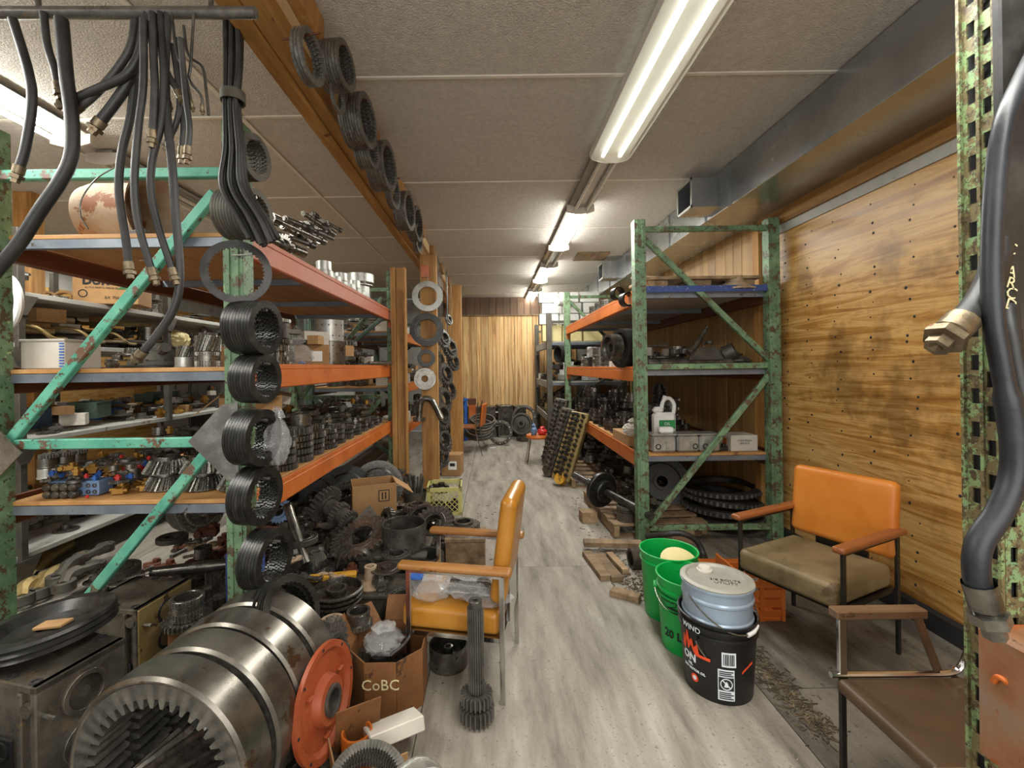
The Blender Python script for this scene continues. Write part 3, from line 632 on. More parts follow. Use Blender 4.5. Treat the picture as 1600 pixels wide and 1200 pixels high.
hose('second black hose running behind the thick S curved one', [K(1574, 468, 1.03), K(1578, 520, 1.0), K(1588, 580, .99), K(1602, 640, .98), K(1622, 700, .98)], .018, 'rubber', seg=12)
hose('short oily hose with a hexagonal fitting poking left past the upright', [K(1560, 380, 1.02), K(1550, 430, 1.0), K(1530, 470, .99), K(1505, 500, .98), K(1487, 518, .975)], .026, 'rubber', None, 'fitting', fl=.085, seg=14)
# ================================================================ HOSES upper left
# a hanging steel rod above the frame carries the hoses
YH = 1.45
rod = thing('hanging_bar', 'dark horizontal pipe above the frame over which the hoses are slung', 'pipe', T(0, 0, 0), [('pipe', G().cyl(K(-30, 20, YH), K(400, 20, YH), .018, None, 12).data('pipe', 'darksteel')), ('hanger', G().cyl(K(60, 20, YH), V((K(60, 20, YH).x, YH, H)), .008, None, 8).data('hanger', 'darksteel')), ('hanger', G().cyl(K(330, 20, YH), V((K(330, 20, YH).x, YH, H)), .008, None, 8).data('hanger', 'darksteel'))])
HS = [
 ('black hose bending down to the far left edge of the photograph', [(20, 30), (44, 110), (50, 160), (40, 230), (28, 270)], .013, 'fit'),
 ('thick greyish hose dropping left across the top shelf edge', [(96, 30), (104, 120), (112, 180), (112, 240), (96, 280), (62, 330), (30, 380), (-20, 440)], .019, None),
 ('short hose ending in a fitting behind the thick greyish one', [(68, 20), (74, 70), (86, 110), (92, 140)], .011, 'fit'),
 ('leftmost of the hoses looping right in the top corner', [(230, 20), (222, 70), (200, 115), (150, 140), (104, 160)], .013, 'fit'),
 ('hose curving from the top down to a fitting left of centre', [(212, 20), (205, 70), (182, 110), (146, 150), (118, 172)], .012, 'fit'),
 ('thick hose arcing left to a rusty fitting in the top corner', [(226, 30), (218, 80), (206, 120), (180, 160), (152, 196)], .016, 'fit'),
 ('long black hose hanging first in front of the shelf edge', [(218, 30), (212, 110), (204, 180), (190, 240), (186, 300), (196, 370), (202, 420)], .012, 'fit'),
 ('long black hose hanging second in front of the shelf edge', [(224, 30), (224, 130), (216, 200), (210, 280), (214, 340), (230, 400), (240, 430)], .011, 'fit'),
 ('rusty hose ending in a dark fitting above the shelf', [(238, 20), (240, 90), (242, 140), (238, 215)], .011, 'fit'),
 ('long hose crossing the green diagonal at its middle', [(250, 20), (256, 110), (252, 190), (238, 250), (236, 300), (246, 350), (262, 400), (272, 430)], .011, 'fit'),
 ('rightmost long hose looping far below the diagonal to a fitting', [(262, 20), (258, 110), (262, 190), (270, 270), (274, 330), (280, 400), (280, 450), (268, 490), (240, 530), (218, 556)], .0125, 'fit'),
 ('short brown hose with a brass end angled to the right', [(240, 40), (256, 100), (270, 130), (283, 152)], .010, 'fit'),
 ('bent hose with a rusty end pointing down left', [(270, 70), (280, 150), (276, 190), (262, 220)], .009, 'fit'),
 ('hose pair member ending at a worn coupling, the left one', [(276, 60), (282, 140), (286, 190), (283, 240)], .008, 'fit'),
 ('hose pair member ending at a worn coupling, the right one', [(282, 60), (290, 150), (296, 200), (293, 240)], .009, 'fit'),
 ('thin bent steel pipe with a nut, first right of the hoses', [(268, 20), (276, 80), (290, 120), (300, 165)], .0045, 'fit'),
 ('thin bent steel pipe with a nut, second right of the hoses', [(303, 20), (298, 100), (296, 125), (314, 150), (316, 170)], .0045, 'fit'),
 ('thin bent steel pipe ending plain, right of the nutted ones', [(287, 40), (294, 85), (316, 105), (322, 140), (326, 180)], .0045, None),
 ('thin straight steel pipe between the hoses and the post', [(262, 40), (258, 120), (266, 165)], .0045, 'fit'),
]
for i, (lab, p, r_, e) in enumerate(HS):
    Yd = YH - .04 + .012 * (i % 7); hose(lab, [K(x_, y_, Yd) for x_, y_ in p], r_, 'rubber' if r_ > .006 else 'darksteel', None, 'fitting' if e else None, fl=.05 if r_ > .006 else .03, seg=10)
# bundle tied against the post
for i in range(9):
    x0 = 352 + i * 3.2; e = [(x0, 30), (x0 + ru(-2, 2), 100), (362 + (i - 4) * 2.6, 160), (352 + i * 3.4, 230), (346 + i * 5, 290), (372 + i * 5.5, 340), (392 + i * 5 + ru(-4, 4), 385 - abs(i - 4) * 3)]
    hose('black hose of the tied bundle on the post, %s from the left' % nth(i), [K(x_, y_, 1.74 + .02 * (i % 3)) for x_, y_ in e], .010, 'rubber', None, None, seg=8, group='tied hose bundle on the green post')
thing('hose_tie', 'grey strap tied round the hose bundle on the post', 'strap', M.Translation(K(364, 160, 1.76)), G().ring(.045, .038, .04, 20).data('hose_tie', 'greycast'))
# ================================================================ RING PACKS on the post
def disc_pack(name, label, cat, p, n, ro, ri, t, gap, axis, mt, group, teeth=24, tag_=True, wob=.0):
    """pack of thin clutch discs hung side by side; every disc is a part"""
    o = ob(name, None, None, M.Translation(p) @ aim(axis)); tag(o, label, cat, group)
    me = cm(('disc', ro, ri, t, teeth, mt), lambda g: g.igear(ro, t, ri, teeth, (ro - ri) * .16), mt)
    L_ = n * (t + gap)
    for k in range(n): part(o, 'disc', me, T(ru(-wob, wob), ru(-wob, wob), -L_ / 2 + k * (t + gap)) @ M.Rotation(ru(0, 1), 4, 'Z'))
    return o
GP = 'disc packs hung on the green post'
def hookpin(p, q, par=None):
    return G().tube([p, (V(p) + V(q)) / 2, q, V(q) + V((0, -.005, .02))], .004, 6, True, 3).data('hook', 'steel')
AX = V((.99, -.14, -.03))
packs = [
 (395, 247, 26, 35, 6, 'greycast', 'small grey toothed ring pack at the top of the green post'),
 (388, 335, 30, 38, 9, 'greycast', 'ring pack partly covered by the tied hoses on the green post'),
 (404, 512, 33, 42, 8, 'blacksteel', 'thick ring pack with a light toothed face, below the single hanging ring'),
 (408, 592, 32, 38, 7, 'blacksteel', 'thick dark ring pack level with the middle shelf beam'),
 (404, 683, 34, 44, 7, 'blacksteel', 'dark ring pack beside the clear plastic bag on the post'),
 (408, 774, 34, 45, 6, 'blacksteel', 'brownish spaced disc pack hung just below the bagged one'),
 (424, 872, 36, 47, 6, 'blacksteel', 'lowest wide disc pack hanging on the post above the shafts'),
]
for (px_, py_, hw, hh, n, mt_, lab) in packs:
    Y_ = 1.90; s_ = FPX / Y_; ro = hh / s_ * 1.0
    o = disc_pack('ring_pack', lab, 'disc pack', K(px_ - 8, py_, Y_), int(n * 1.25), ro, ro * .70, .0115, .0016, AX, mt_, GP, 26)
    c0 = K(px_, py_, Y_)
    part(o, 'hook', G().cyl((0, 0, 0), (0, 0, .16), .006, None, 8).data('hook', 'steel'), o.matrix_basis.inverted() @ M.Translation(c0 + V((-.11, .0, ro * .66))) @ aim(AX))
# single big toothed ring
o = disc_pack('clutch_ring', 'single large thin black ring hanging alone on the green post', 'ring', K(370, 425, 1.87), 1, .132, .098, .006, .001, V((.42, -.9, .02)), 'blacksteel', None, 40)
part(o, 'peg', G().cyl((0, 0, 0), (0, 0, .14), .004, None, 8).data('peg', 'silver'), o.matrix_basis.inverted() @ M.Translation(K(362, 399, 1.93)) @ aim((1, -.1, 0)))
# loose discs slumping below
disc_pack('ring_pack', 'slumped pile of thin dark rings hanging below the lowest disc pack', 'disc pack', K(448, 955, 1.75), 7, .13, .10, .006, .008, V((.85, -.3, .45)), 'blacksteel', GP, 30, wob=.01)
# ================================================================ RING PACKS on the ceiling beam
GB = 'ring packs hung along the ceiling beam'
BX = [(482, 90, 24, 40, 3, 'first'), (524, 104, 21, 36, 7, 'second'), (528, 152, 14, 24, 1, 'third'), (560, 190, 23, 40, 7, 'fourth'), (573, 236, 13, 27, 5, 'fifth'), (596, 260, 21, 37, 7, 'sixth'), (614, 300, 9, 26, 3, 'seventh'), (632, 330, 13, 30, 6, 'eighth'), (648, 350, 10, 27, 5, 'ninth'), (652, 372, 7, 22, 3, 'tenth')]
for px_, py_, hw, hh, n, nm in BX:
    X_ = -.70; p = KX(px_, py_, X_)
    s_ = FPX / p.y; ro = hh / s_
    o = disc_pack('ring_pack', 'dark ring pack on the ceiling beam, %s counted from the camera' % nm, 'disc pack', p, int(n * 1.25), ro, ro * .74, .012, .002, V((.99, -.10, 0)), 'darksteel', GB, 30)
    part(o, 'nail', G().cyl((0, 0, 0), (.0, 0, .16), .004, None, 6).data('nail', 'redbrown'), o.matrix_basis.inverted() @ M.Translation(p + V((-.10, 0, ro * .72))) @ aim((1, -.2, .0)))
# rings on the wooden post
GW = 'rings hung on the wooden post'
pr = [(668, 463, 24, 1, 'silver', 'light grey flat ring at the top of the ringed wooden post', .62, 2), (667, 515, 26, 3, 'blacksteel', 'large black ring pair on the wooden post, below the light ring', .6, 2), (666, 560, 14, 2, 'blacksteel', 'small black ring on the wooden post above the bearing', .55, 2), (664, 592, 17, 3, 'steel', 'bearing ring with a bluish rim on the wooden post', .3, 3)]
for px_, py_, rr_, n, mt_, lab, f_, tt_ in pr:
    Y_ = 5.14; ro = rr_ / FPX * Y_
    o = ob('hung_ring', None, None, M.Translation(K(px_, py_, Y_)) @ aim((.12, -1, .05))); tag(o, lab, 'ring', GW)
    for k in range(n): part(o, 'ring', G().ring(ro * (1 - .12 * k), ro * f_, .012, 32, T(0, 0, k * .016)).data('ring', mt_))
    part(o, 'wire', G().cyl((0, 0, 0), (0, 0, .12), .004, None, 6).data('wire', 'darksteel'), o.matrix_basis.inverted() @ M.Translation(K(px_, py_, Y_) + V((0, .01, ro * .7))))
thing('red_label_plate', 'faded red plate nailed at the top of the ringed wooden post', 'plate', M.Translation(K(664, 424, 5.19)), G().box((0, 0, 0), (.09, .012, .14), None, .002).data('red_label_plate', 'orange_pale'))
# gears hung on both sides of the posts beyond
hg = [(690, 530, 16, 6.2), (700, 545, 18, 6.4), (706, 566, 15, 6.5), (693, 585, 18, 6.1), (690, 625, 20, 5.9), (700, 610, 16, 6.3), (686, 650, 22, 5.6), (688, 690, 22, 5.55), (676, 722, 20, 5.4), (690, 715, 15, 5.6), (700, 500, 9, 6.6), (684, 562, 13, 6.3)]
for i, (px_, py_, rr_, Y_) in enumerate(hg):
    ro = rr_ / FPX * Y_
    thing('hung_gear', 'oily gear hanging on the posts by the aisle, %s down the string' % nth(sorted(h_[1] for h_ in hg).index(py_)), 'gear', M.Translation(K(px_, py_, Y_)) @ aim((.85, -.45, .25 + ru(-.2, .2))), cm(('hgear', i % 3), lambda g: g.gear(1, .34, .5, 22, .13).ring(.66, .5, .5, 20), 'darksteel'), 'gears hung on the aisle posts').scale = (ro, ro, ro)
    o_ = COL.objects[-1]; p_ = K(px_, py_, Y_); o_.matrix_basis = M.Translation(p_) @ aim((.85, -.45, .25)) @ M.Scale(ro, 4); part(o_, 'wire', G().cyl((0, 0, 0), (0, 0, H - .26 - p_.z), .004, None, 6).data('wire', 'darksteel'), o_.matrix_basis.inverted() @ M.Translation(p_ + V((0, 0, ro * .4))))
# U pipe on the post
thing('bent_pipe', 'bent grey steel pipe with a flange hooked on the ringed wooden post', 'pipe', T(0, 0, 0), [('pipe', G().tube([K(655, 655, 5.16), K(657, 630, 5.16), K(664, 623, 5.16), K(676, 628, 5.16), K(690, 655, 5.1)], .035, 12, True, 5).data('pipe', 'steel')), ('flange', G().cyl(K(655, 652, 5.16), K(655, 658, 5.16), .07, None, 20).data('flange', 'steel'))])

# white rope ring with a paper tag hanging at the far left
wr_ = ob('white_ring', G().tube([K(6 + 24 * sin(t), 472 + 40 * cos(t), 2.6) for t in [2 * pi * k / 24 for k in range(25)]], .022, 10, False).data('white_ring', 'white')); tag(wr_, 'fuzzy white ring hanging at the left edge in front of the tan tubes', 'ring')
part(wr_, 'paper_tag', G().box(tuple(K(11, 503, 2.6)), (.045, .003, .075)).data('paper_tag', 'whitebox')); part(wr_, 'cord', G().cyl(K(6, 432, 2.6), K(6, 345, 2.6), .004, None, 6).data('cord', 'whitebox'))
rope('thin_wire', 'thin wire drooping from the top shelf edge by the hoses', 'wire', [K(178, 262, 1.93), K(150, 280, 1.92), K(128, 310, 1.92), K(126, 336, 1.92), K(138, 358, 1.92)], .003, 'steel')
rope('thin_wire', 'pale wire strung under the top shelf towards the diagonal', 'wire', [K(172, 392, 2.9), K(200, 405, 2.6), K(240, 405, 2.3), K(258, 396, 2.02)], .004, 'whitebox')
# ================================================================ LIBRARY OF MACHINE PARTS (unit radius or unit length, scaled on placing)
def lib(kind, var=0, mt='darksteel'):
    """-> list of (part name, mesh), radius, height (or half length, half width, height for long things)"""
    k = (kind, var, mt)
    if kind == 'gear':
        t = (.34, .24, .46)[var % 3]; n = (24, 32, 20)[var % 3]
        me = cm(k, lambda g: g.gear(1, t, .42, n, .11).ring(.62, .42, t * 1.35, 20), mt); return me, 1, t * 1.36
    if kind == 'cluster_gear':
        def f(g):
            g.gear(1, .3, .35, 26, .1); g.ring(.62, .35, .55, 20); g.gear(.8, .28, .35, 22, .1, .42); g.ring(.55, .35, .9, 18); g.gear(.62, .3, .35, 18, .09, .8)
        return cm(k, f, mt), 1, 1.1
    if kind == 'helical_gear': return cm(k, lambda g: g.gear(1, 1.3, .4, 20, .12, helix=.45).ring(.6, .4, 1.36, 18), mt), 1, 1.36
    if kind == 'drum_gear':
        def f(g): g.gear(1, .5, .7, 30, .07); g.ring(.93, .7, 1.3, 26); g.gear(.99, .3, .7, 30, .06, .95)
        return cm(k, f, mt), 1, 1.3
    if kind == 'sleeve': return cm(k, lambda g: g.ring(1, .8, 1.25, 28).ring(1.06, .8, .2, 28), mt), 1.06, 1.25
    if kind == 'low_sleeve': return cm(k, lambda g: g.ring(1, .84, .6, 28), mt), 1, .6
    if kind == 'bevel_gear':
        def f(g):
            g.gear(1, .55, .45, 26, .13, cone=.30, helix=.12); g.ring(.55, .4, .72, 22); g.lathe([(.45, 0), (.86, 0), (.86, -.06), (.45, -.06)], 24, None, True)
        return cm(k, f, mt), 1, .72
    if kind == 'bearing':
        def f(g):
            g.ring(1, .82, .36, 28); g.ring(.66, .5, .36, 24)
            for i in range(14): a = 2 * pi * i / 14; g.cyl((.74 * cos(a), .74 * sin(a), .04), (.74 * cos(a), .74 * sin(a), .32), .075, None, 6)
        return cm(k, f, mt), 1, .36
    if kind == 'flange':
        def f(g):
            g.lathe([(.28, 0), (1, 0), (1, .12), (.5, .2), (.42, .6), (.28, .6)], 28, None, True)
            for i in range(8): a = 2 * pi * i / 8; g.cyl((.8 * cos(a), .8 * sin(a), .1), (.8 * cos(a), .8 * sin(a), .2), .07, None, 6)
        return cm(k, f, mt), 1, .6
    if kind == 'pulley': return cm(k, lambda g: g.lathe([(.3, 0), (.9, 0), (1, .04), (1, .1), (.86, .16), (1, .22), (1, .28), (.86, .34), (1, .4), (1, .46), (.92, .5), (.84, .3), (.4, .3), (.4, .5), (.3, .5)], 30, None, True), mt), 1, .5
    if kind == 'disc': return cm(k, lambda g: g.lathe([(.2, 0), (1, 0), (1, .06), (.72, .06), (.66, .1), (.3, .1), (.3, .2), (.2, .2)], 32, None, True), mt), 1, .2
    if kind == 'plate_ring': return cm(k, lambda g: g.ring(1, .72, .07, 32), mt), 1, .07
    if kind == 'piston':
        def f(g): g.lathe([(0, 0), (1, 0), (1, .9), (.96, .92), (.96, 1.0), (1, 1.02), (1, 1.12), (.96, 1.14), (.96, 1.22), (1, 1.24), (1, 1.5), (0, 1.5)], 24)
        return cm(k, f, mt), 1, 1.5
    if kind == 'housing':
        def f(g):
            rr = random.Random(5 + var)
            g.lathe([(0, 0), (1, 0), (1, .14), (.82, .2), (.74, .55), (.5, .72), (.5, .9), (.32, .9), (.32, .6), (0, .6)], 22)
            for i in range(10): a = 2 * pi * i / 10; g.cyl((.9 * cos(a), .9 * sin(a), .12), (.9 * cos(a), .9 * sin(a), .24), .06, None, 6)
            g.box((.55, .1, .5), (.5, .36, .34), None, .04); g.cyl((-.4, .3, .5), (-.9, .6, .7), .2, None, 10); g.box((-.2, -.62, .4), (.4, .3, .5), None, .04)
        return cm(k, f, mt), 1, .95
    if kind == 'casting':
        def f(g):
            rr = random.Random(50 + var)
            g.box((0, 0, .3), (1.5, 1.0, .6), None, .08); g.cyl((-.5, -.1, .3), (-.5, -.75, .35), .26, None, 12); g.cyl((.35, 0, .5), (.35, 0, .92), .3, None, 12); g.cyl((.1, .5, .3), (.1, .85, .3), .2, None, 8)
            for i in range(6): g.cyl((-.6 + .24 * i, -.38, .55), (-.6 + .24 * i, -.38, .7), .06, None, 6)
            g.box((.6, .3, .62), (.36, .3, .24), None, .04)
        return cm(k, f, mt), 1, .95
    if kind == 'knuckle':
        def f(g):
            g.tube([(-.9, 0, .3), (-.3, .15, .36), (.2, -.1, .3), (.85, .1, .34)], [.2, .26, .16, .24], 8, True, 4); g.ring(.34, .16, .4, 14, T(-.85, 0, .1)); g.ring(.3, .15, .36, 14, T(.85, .08, .12)); g.box((.1, .05, .5), (.3, .3, .3), None, .04)
        return cm(k, f, mt), .95, .66
    if kind == 'fitting_piece':
        def f(g):
            g.lathe([(0, 0), (.5, 0), (.5, .5), (.7, .5), (.7, .9), (.4, .92), (.4, 1.3), (0, 1.3)], 6); g.cyl((0, 0, .7), (.9, 0, .75), .32, .28, 8)
        return cm(k, f, mt), .8, 1.3
    if kind == 'shaft':      # lies along +x, unit length
        def f(g):
            mx = M.Rotation(pi / 2, 4, 'Y')
            st = [(.03, .0, .12), (.045, .12, .3), (.06, .3, .36), (.04, .36, .62), (.055, .62, .8), (.035, .8, 1.0)]
            if var % 3 == 1: st = [(.04, 0, .3), (.05, .3, .55), (.075, .55, .62), (.05, .62, .8), (.06, .8, 1)]
            if var % 3 == 2: st = [(.028, 0, .5), (.034, .5, .9), (.05, .9, 1)]
            for r, a, b in st: g.lathe([(0, a - .5), (r, a - .5), (r, b - .5), (0, b - .5)], 14, mx)
            g.gear(.06 if var % 3 else .05, .12, .02, 14, .008, .38 if var % 3 == 1 else -.48, mx)
            if var % 3 == 1: g.gear(.13, .07, .03, 20, .018, .1, mx)
            if var % 3 == 0: g.gear(.1, .08, .03, 18, .015, -.1, mx)
        return cm(k, f, mt), .5, (.065 if var % 3 == 2 else .1 if var % 3 == 0 else .13)
    if kind == 'pipe': return cm(k, lambda g: g.tube([(-.5, 0, 0), (-.2, .02, 0), (.15, -.02, 0), (.35, .06, .0), (.5, .0, 0)] if var % 2 else [(-.5, 0, 0), (0, 0, 0), (.38, 0, 0), (.5, .09, 0)], .022 + .01 * (var % 3), 8, True, 4), mt), .5, .035
    if kind == 'carton':
        def f(g):
            g.box((0, 0, .35), (1.2, .9, .7), None, .01); g.box((0, 0, .705), (1.2, .44, .012)); g.box((-.3, .0, .715), (.6, .9, .01))
        return cm(k, f, mt), .75, .72
    if kind == 'bin':
        def f(g):
            for c, d in (((0, 0, .02), (1.1, .8, .04)), ((.55, 0, .3), (.04, .8, .6)), ((-.55, 0, .3), (.04, .8, .6)), ((0, .4, .3), (1.1, .04, .6)), ((0, -.4, .3), (1.1, .04, .6)), ((0, .43, .58), (1.2, .05, .05)), ((0, -.43, .58), (1.2, .05, .05))): g.box(c, d)
        return cm(k, f, mt), .7, .6
    if kind == 'bottle': return cm(k, lambda g: g.lathe([(0, 0), (.5, 0), (.52, .1), (.52, 1.1), (.3, 1.4), (.2, 1.5), (.2, 1.75), (0, 1.75)], 14), mt), .52, 1.75
    raise KeyError(kind)
DISP = dict(gear='toothed gear', cluster_gear='stepped cluster gear', helical_gear='slanted-tooth gear', drum_gear='double-rimmed gear drum', sleeve='plain steel sleeve', low_sleeve='low steel ring', bevel_gear='conical gear', bearing='roller bearing', flange='bolted flange', pulley='grooved pulley', disc='stepped disc', plate_ring='flat ring', piston='piston', housing='cast gear housing', casting='lumpy casting', knuckle='forged knuckle', fitting_piece='hex fitting', shaft='stepped shaft', pipe='bent pipe', carton='carton', bin='open bin', bottle='bottle')
CATS = dict(gear='gear', cluster_gear='gear', helical_gear='gear', drum_gear='gear', sleeve='sleeve', low_sleeve='ring', bevel_gear='gear', bearing='bearing', flange='flange', pulley='pulley', disc='disc', plate_ring='ring', piston='piston', housing='housing', casting='casting', knuckle='forging', fitting_piece='fitting', shaft='shaft', pipe='pipe', carton='box', bin='bin', bottle='bottle')
MADJ = dict(darksteel='dark', oily='oily black', blacksteel='black', steel='grey steel', silver='bright', greycast='dull grey', brass='brass', yellowpaint='yellow painted', cardboard='brown', whitebox='whitish', white='white', tube_tan='tan', orange='orange', paintred='red', paintblue='blue', rustpale='rusty', bluegrey='blue grey', cream='cream', bigsteel='polished', green_dark='green', oldwood='wooden', redbrown='red-brown', rubber='rubbery black')
REG = {}   # (zone phrase, adj kind) -> list of objects, labelled at the end
def put(kind, mt, p, s, zone, var=0, rz=None, tilt=None, label=None, ax=None, group=None):
    """stand a library piece with its base centre at p; tilt: matrix applied before"""
    me, r, h = lib(kind, var, mt)
    q = M.Rotation(ru(0, 6.28) if rz is None else rz, 4, 'Z')
    m_ = M.Translation(p) @ (aim(ax) if ax is not None else M.Identity(4)) @ (tilt if tilt is not None else M.Identity(4)) @ q @ (M.Diagonal((*s, 1)) if isinstance(s, tuple) else M.Scale(s, 4))
    o = ob(kind, me, None, m_); o['category'] = CATS[kind]; o['group'] = group or '%ss %s' % (DISP[kind], zone)
    if label: o['label'] = label
    else: REG.setdefault((zone, '%s %s' % (MADJ[mt], DISP[kind])), []).append(o)
    return o
def stack(kind_list, x, y, z, zone, which, gap=.002):
    """kind_list bottom to top: (kind, mat, scale, var)"""
    n = len(kind_list)
    for i, (kind, mt, s, var) in enumerate(kind_list):
        me, r, h = lib(kind, var, mt)
        lv = 'topmost' if i == n - 1 else 'bottom' if i == 0 else nth(i) + '-lowest'
        put(kind, mt, V((x + ru(-.004, .004), y + ru(-.004, .004), z)), s, zone, var, label='%s %s, %s, %s' % (lv, DISP[kind], which, zone.replace('on the ', ''))) if n > 1 else put(kind, mt, V((x, y, z)), s, zone, var)
        z += h * s + gap
import numpy as np
class Heap:
    """height map that lets things come to rest on each other"""
    def __init__(s, x0, x1, y0, y1, z0, zone, res=.015):
        s.x0, s.y0, s.z0, s.res, s.zone = x0, y0, z0, res, zone; s.x1, s.y1 = x1, y1
        s.g = np.zeros((int((x1 - x0) / res) + 2, int((y1 - y0) / res) + 2)); s.X, s.Y = np.meshgrid(np.arange(s.g.shape[0]) * res + x0, np.arange(s.g.shape[1]) * res + y0, indexing='ij')
    def mask(s, x, y, r, hw=None, a=0):
        dx, dy = s.X - x, s.Y - y
        if hw is None: return dx * dx + dy * dy <= r * r
        u = dx * cos(a) + dy * sin(a); v = -dx * sin(a) + dy * cos(a); return (abs(u) <= r) & (abs(v) <= hw)
    def block(s, x, y, r, top, hw=None, a=0):
        m_ = s.mask(x, y, r, hw, a); s.g[m_] = np.maximum(s.g[m_], top - s.z0)
    def rest(s, x, y, r, hw=None, a=0):
        m_ = s.mask(x, y, r, hw, a); return s.z0 + (s.g[m_].max() if m_.any() else 0)
    def drop(s, kind, mt, x, y, sc_, top=9, var=0, rz=None, label=None, tries=1):
        me, r, h = lib(kind, var, mt); a = ru(0, pi) if rz is None else rz
        long_ = kind in ('shaft', 'pipe')
        if long_: hw = h * sc_ * 1.0; rr = .5 * sc_
        else: hw = None; rr = r * sc_
        if x - (rr * abs(cos(a)) if long_ else rr) < s.x0 - .02 or x + (rr * abs(cos(a)) if long_ else rr) > s.x1 + .02 or y - (rr * abs(sin(a)) if long_ else rr) < s.y0 - .02 or y + (rr * abs(sin(a)) if long_ else rr) > s.y1 + .02: return None
        z = s.rest(x, y, rr, hw, a)
        hh = h * sc_ * (2 if long_ else 1)
        if z + hh > top: return None
        p = V((x, y, z + (h * sc_ if long_ else 0)))
        o = put(kind, mt, p, sc_, s.zone, var, a, None, label); s.block(x, y, rr, z + hh, hw, a); return o
    def fill(s, n, kinds, topf, smin=.03, smax=.07):
        for _ in range(n):
            kind, mt, k = random.choice(kinds); x, y = ru(s.x0, s.x1), ru(s.y0, s.y1); sc_ = ru(smin, smax) * k
            s.drop(kind, mt, x, y, sc_, topf(x, y) if callable(topf) else topf, random.randrange(3))
def bag(name, label, p, sx, sy, sz, seed, n=14, cat='plastic bag', mx=None, mt='clear', group=None):
    rr = random.Random(seed); g = G(); rows = []; vs = []
    for i in range(n + 1):
        t = i / n; f_ = sin(pi * min(1, t * 1.15 + .08)) ** .5 if t < .8 else max(.16, .75 - (t - .8) * 2.6)
        for k in range(18):
            a = 2 * pi * k / 18; w_ = f_ * (1 + rr.uniform(-.16, .16)); vs.append((sx * w_ * cos(a), sy * w_ * sin(a), sz * t + rr.uniform(-.012, .012) * sz / .2))
    fs = [(i * 18 + k, i * 18 + (k + 1) % 18, (i + 1) * 18 + (k + 1) % 18, (i + 1) * 18 + k) for i in range(n) for k in range(18)] + [tuple(range(18)), tuple(n * 18 + k for k in range(18))]
    g.add(vs, fs); me = g.data(name, mt, 25)
    return tag(ob(name, me, None, (M.Translation(p) @ (mx if mx is not None else M.Identity(4)))), label, cat, group)
def open_carton(label, p, sx, sy, sz, rz, mt='cardboard', flaps=(40, 60, 30, 50), name='cardboard_box', tilt=None):
    o = ob(name, None, None, M.Translation(p) @ M.Rotation(rz, 4, 'Z') @ (tilt if tilt is not None else M.Identity(4))); tag(o, label, 'box'); t = .005
    g = G(); g.box((0, 0, t / 2), (sx, sy, t)); g.box((sx / 2, 0, sz / 2), (t, sy, sz)); g.box((-sx / 2, 0, sz / 2), (t, sy, sz)); g.box((0, sy / 2, sz / 2), (sx, t, sz)); g.box((0, -sy / 2, sz / 2), (sx, t, sz)); part(o, 'body', g.data('body', mt))
    for k, an in enumerate(flaps):
        if an is None: continue
        w_, d_ = (sx, sy * .5) if k % 2 == 0 else (sy, sx * .5)
        f_ = G().box((0, -d_ / 2, 0), (w_, d_, t)).data('flap', mt)
        part(o, 'flap', f_, M.Rotation(k * pi / 2, 4, 'Z') @ T(0, -(sy if k % 2 == 0 else sx) / 2, sz) @ M.Rotation(R(an), 4, 'X'))
    return o
# ================================================================ LEFT RACK, lowest shelf (gear stacks)
zS = [z + .014 for z in SL]
Z3 = 'on the left rack\'s lowest shelf'
random.seed(21)
hp3 = Heap(-2.12, -1.16, 2.12, 5.0, zS[2], Z3)
def gs_(n, s, kinds=('gear',), m_=('darksteel',)):
    return [(random.choice(kinds), random.choice(m_), s * ru(.88, 1.08), random.choice((0, 1, 1))) for _ in range(n)]
fr = [(2.43, 4, .105), (2.65, 4, .108), (2.88, 5, .11), (3.11, 5, .108), (3.34, 4, .11), (3.57, 4, .105), (3.79, 3, .105), (4.01, 3, .10), (4.22, 3, .10), (4.43, 2, .10), (4.64, 3, .10), (4.85, 2, .09)]
for i, (y, n, s) in enumerate(fr):
    stack(gs_(n, s, ('gear', 'gear', 'cluster_gear') if n < 3 else ('gear',), ('darksteel', 'steel', 'darksteel')), -1.285, y, zS[2], Z3, '%s stack of the aisle row' % nth(i)); hp3.block(-1.285, y, s * 1.05, zS[2] + n * s * .36)
for i, (y, n, s) in enumerate([(2.95, 5, .11), (3.2, 5, .115), (3.46, 4, .11), (3.72, 6, .10), (3.98, 4, .1), (4.25, 5, .1), (4.5, 4, .1), (4.75, 5, .095)]):
    stack(gs_(n, s, ('gear', 'disc', 'gear'), ('darksteel', 'oily')), -1.52, y, zS[2], Z3, '%s stack of the second row' % nth(i)); hp3.block(-1.52, y, s * 1.05, zS[2] + n * s * .36)
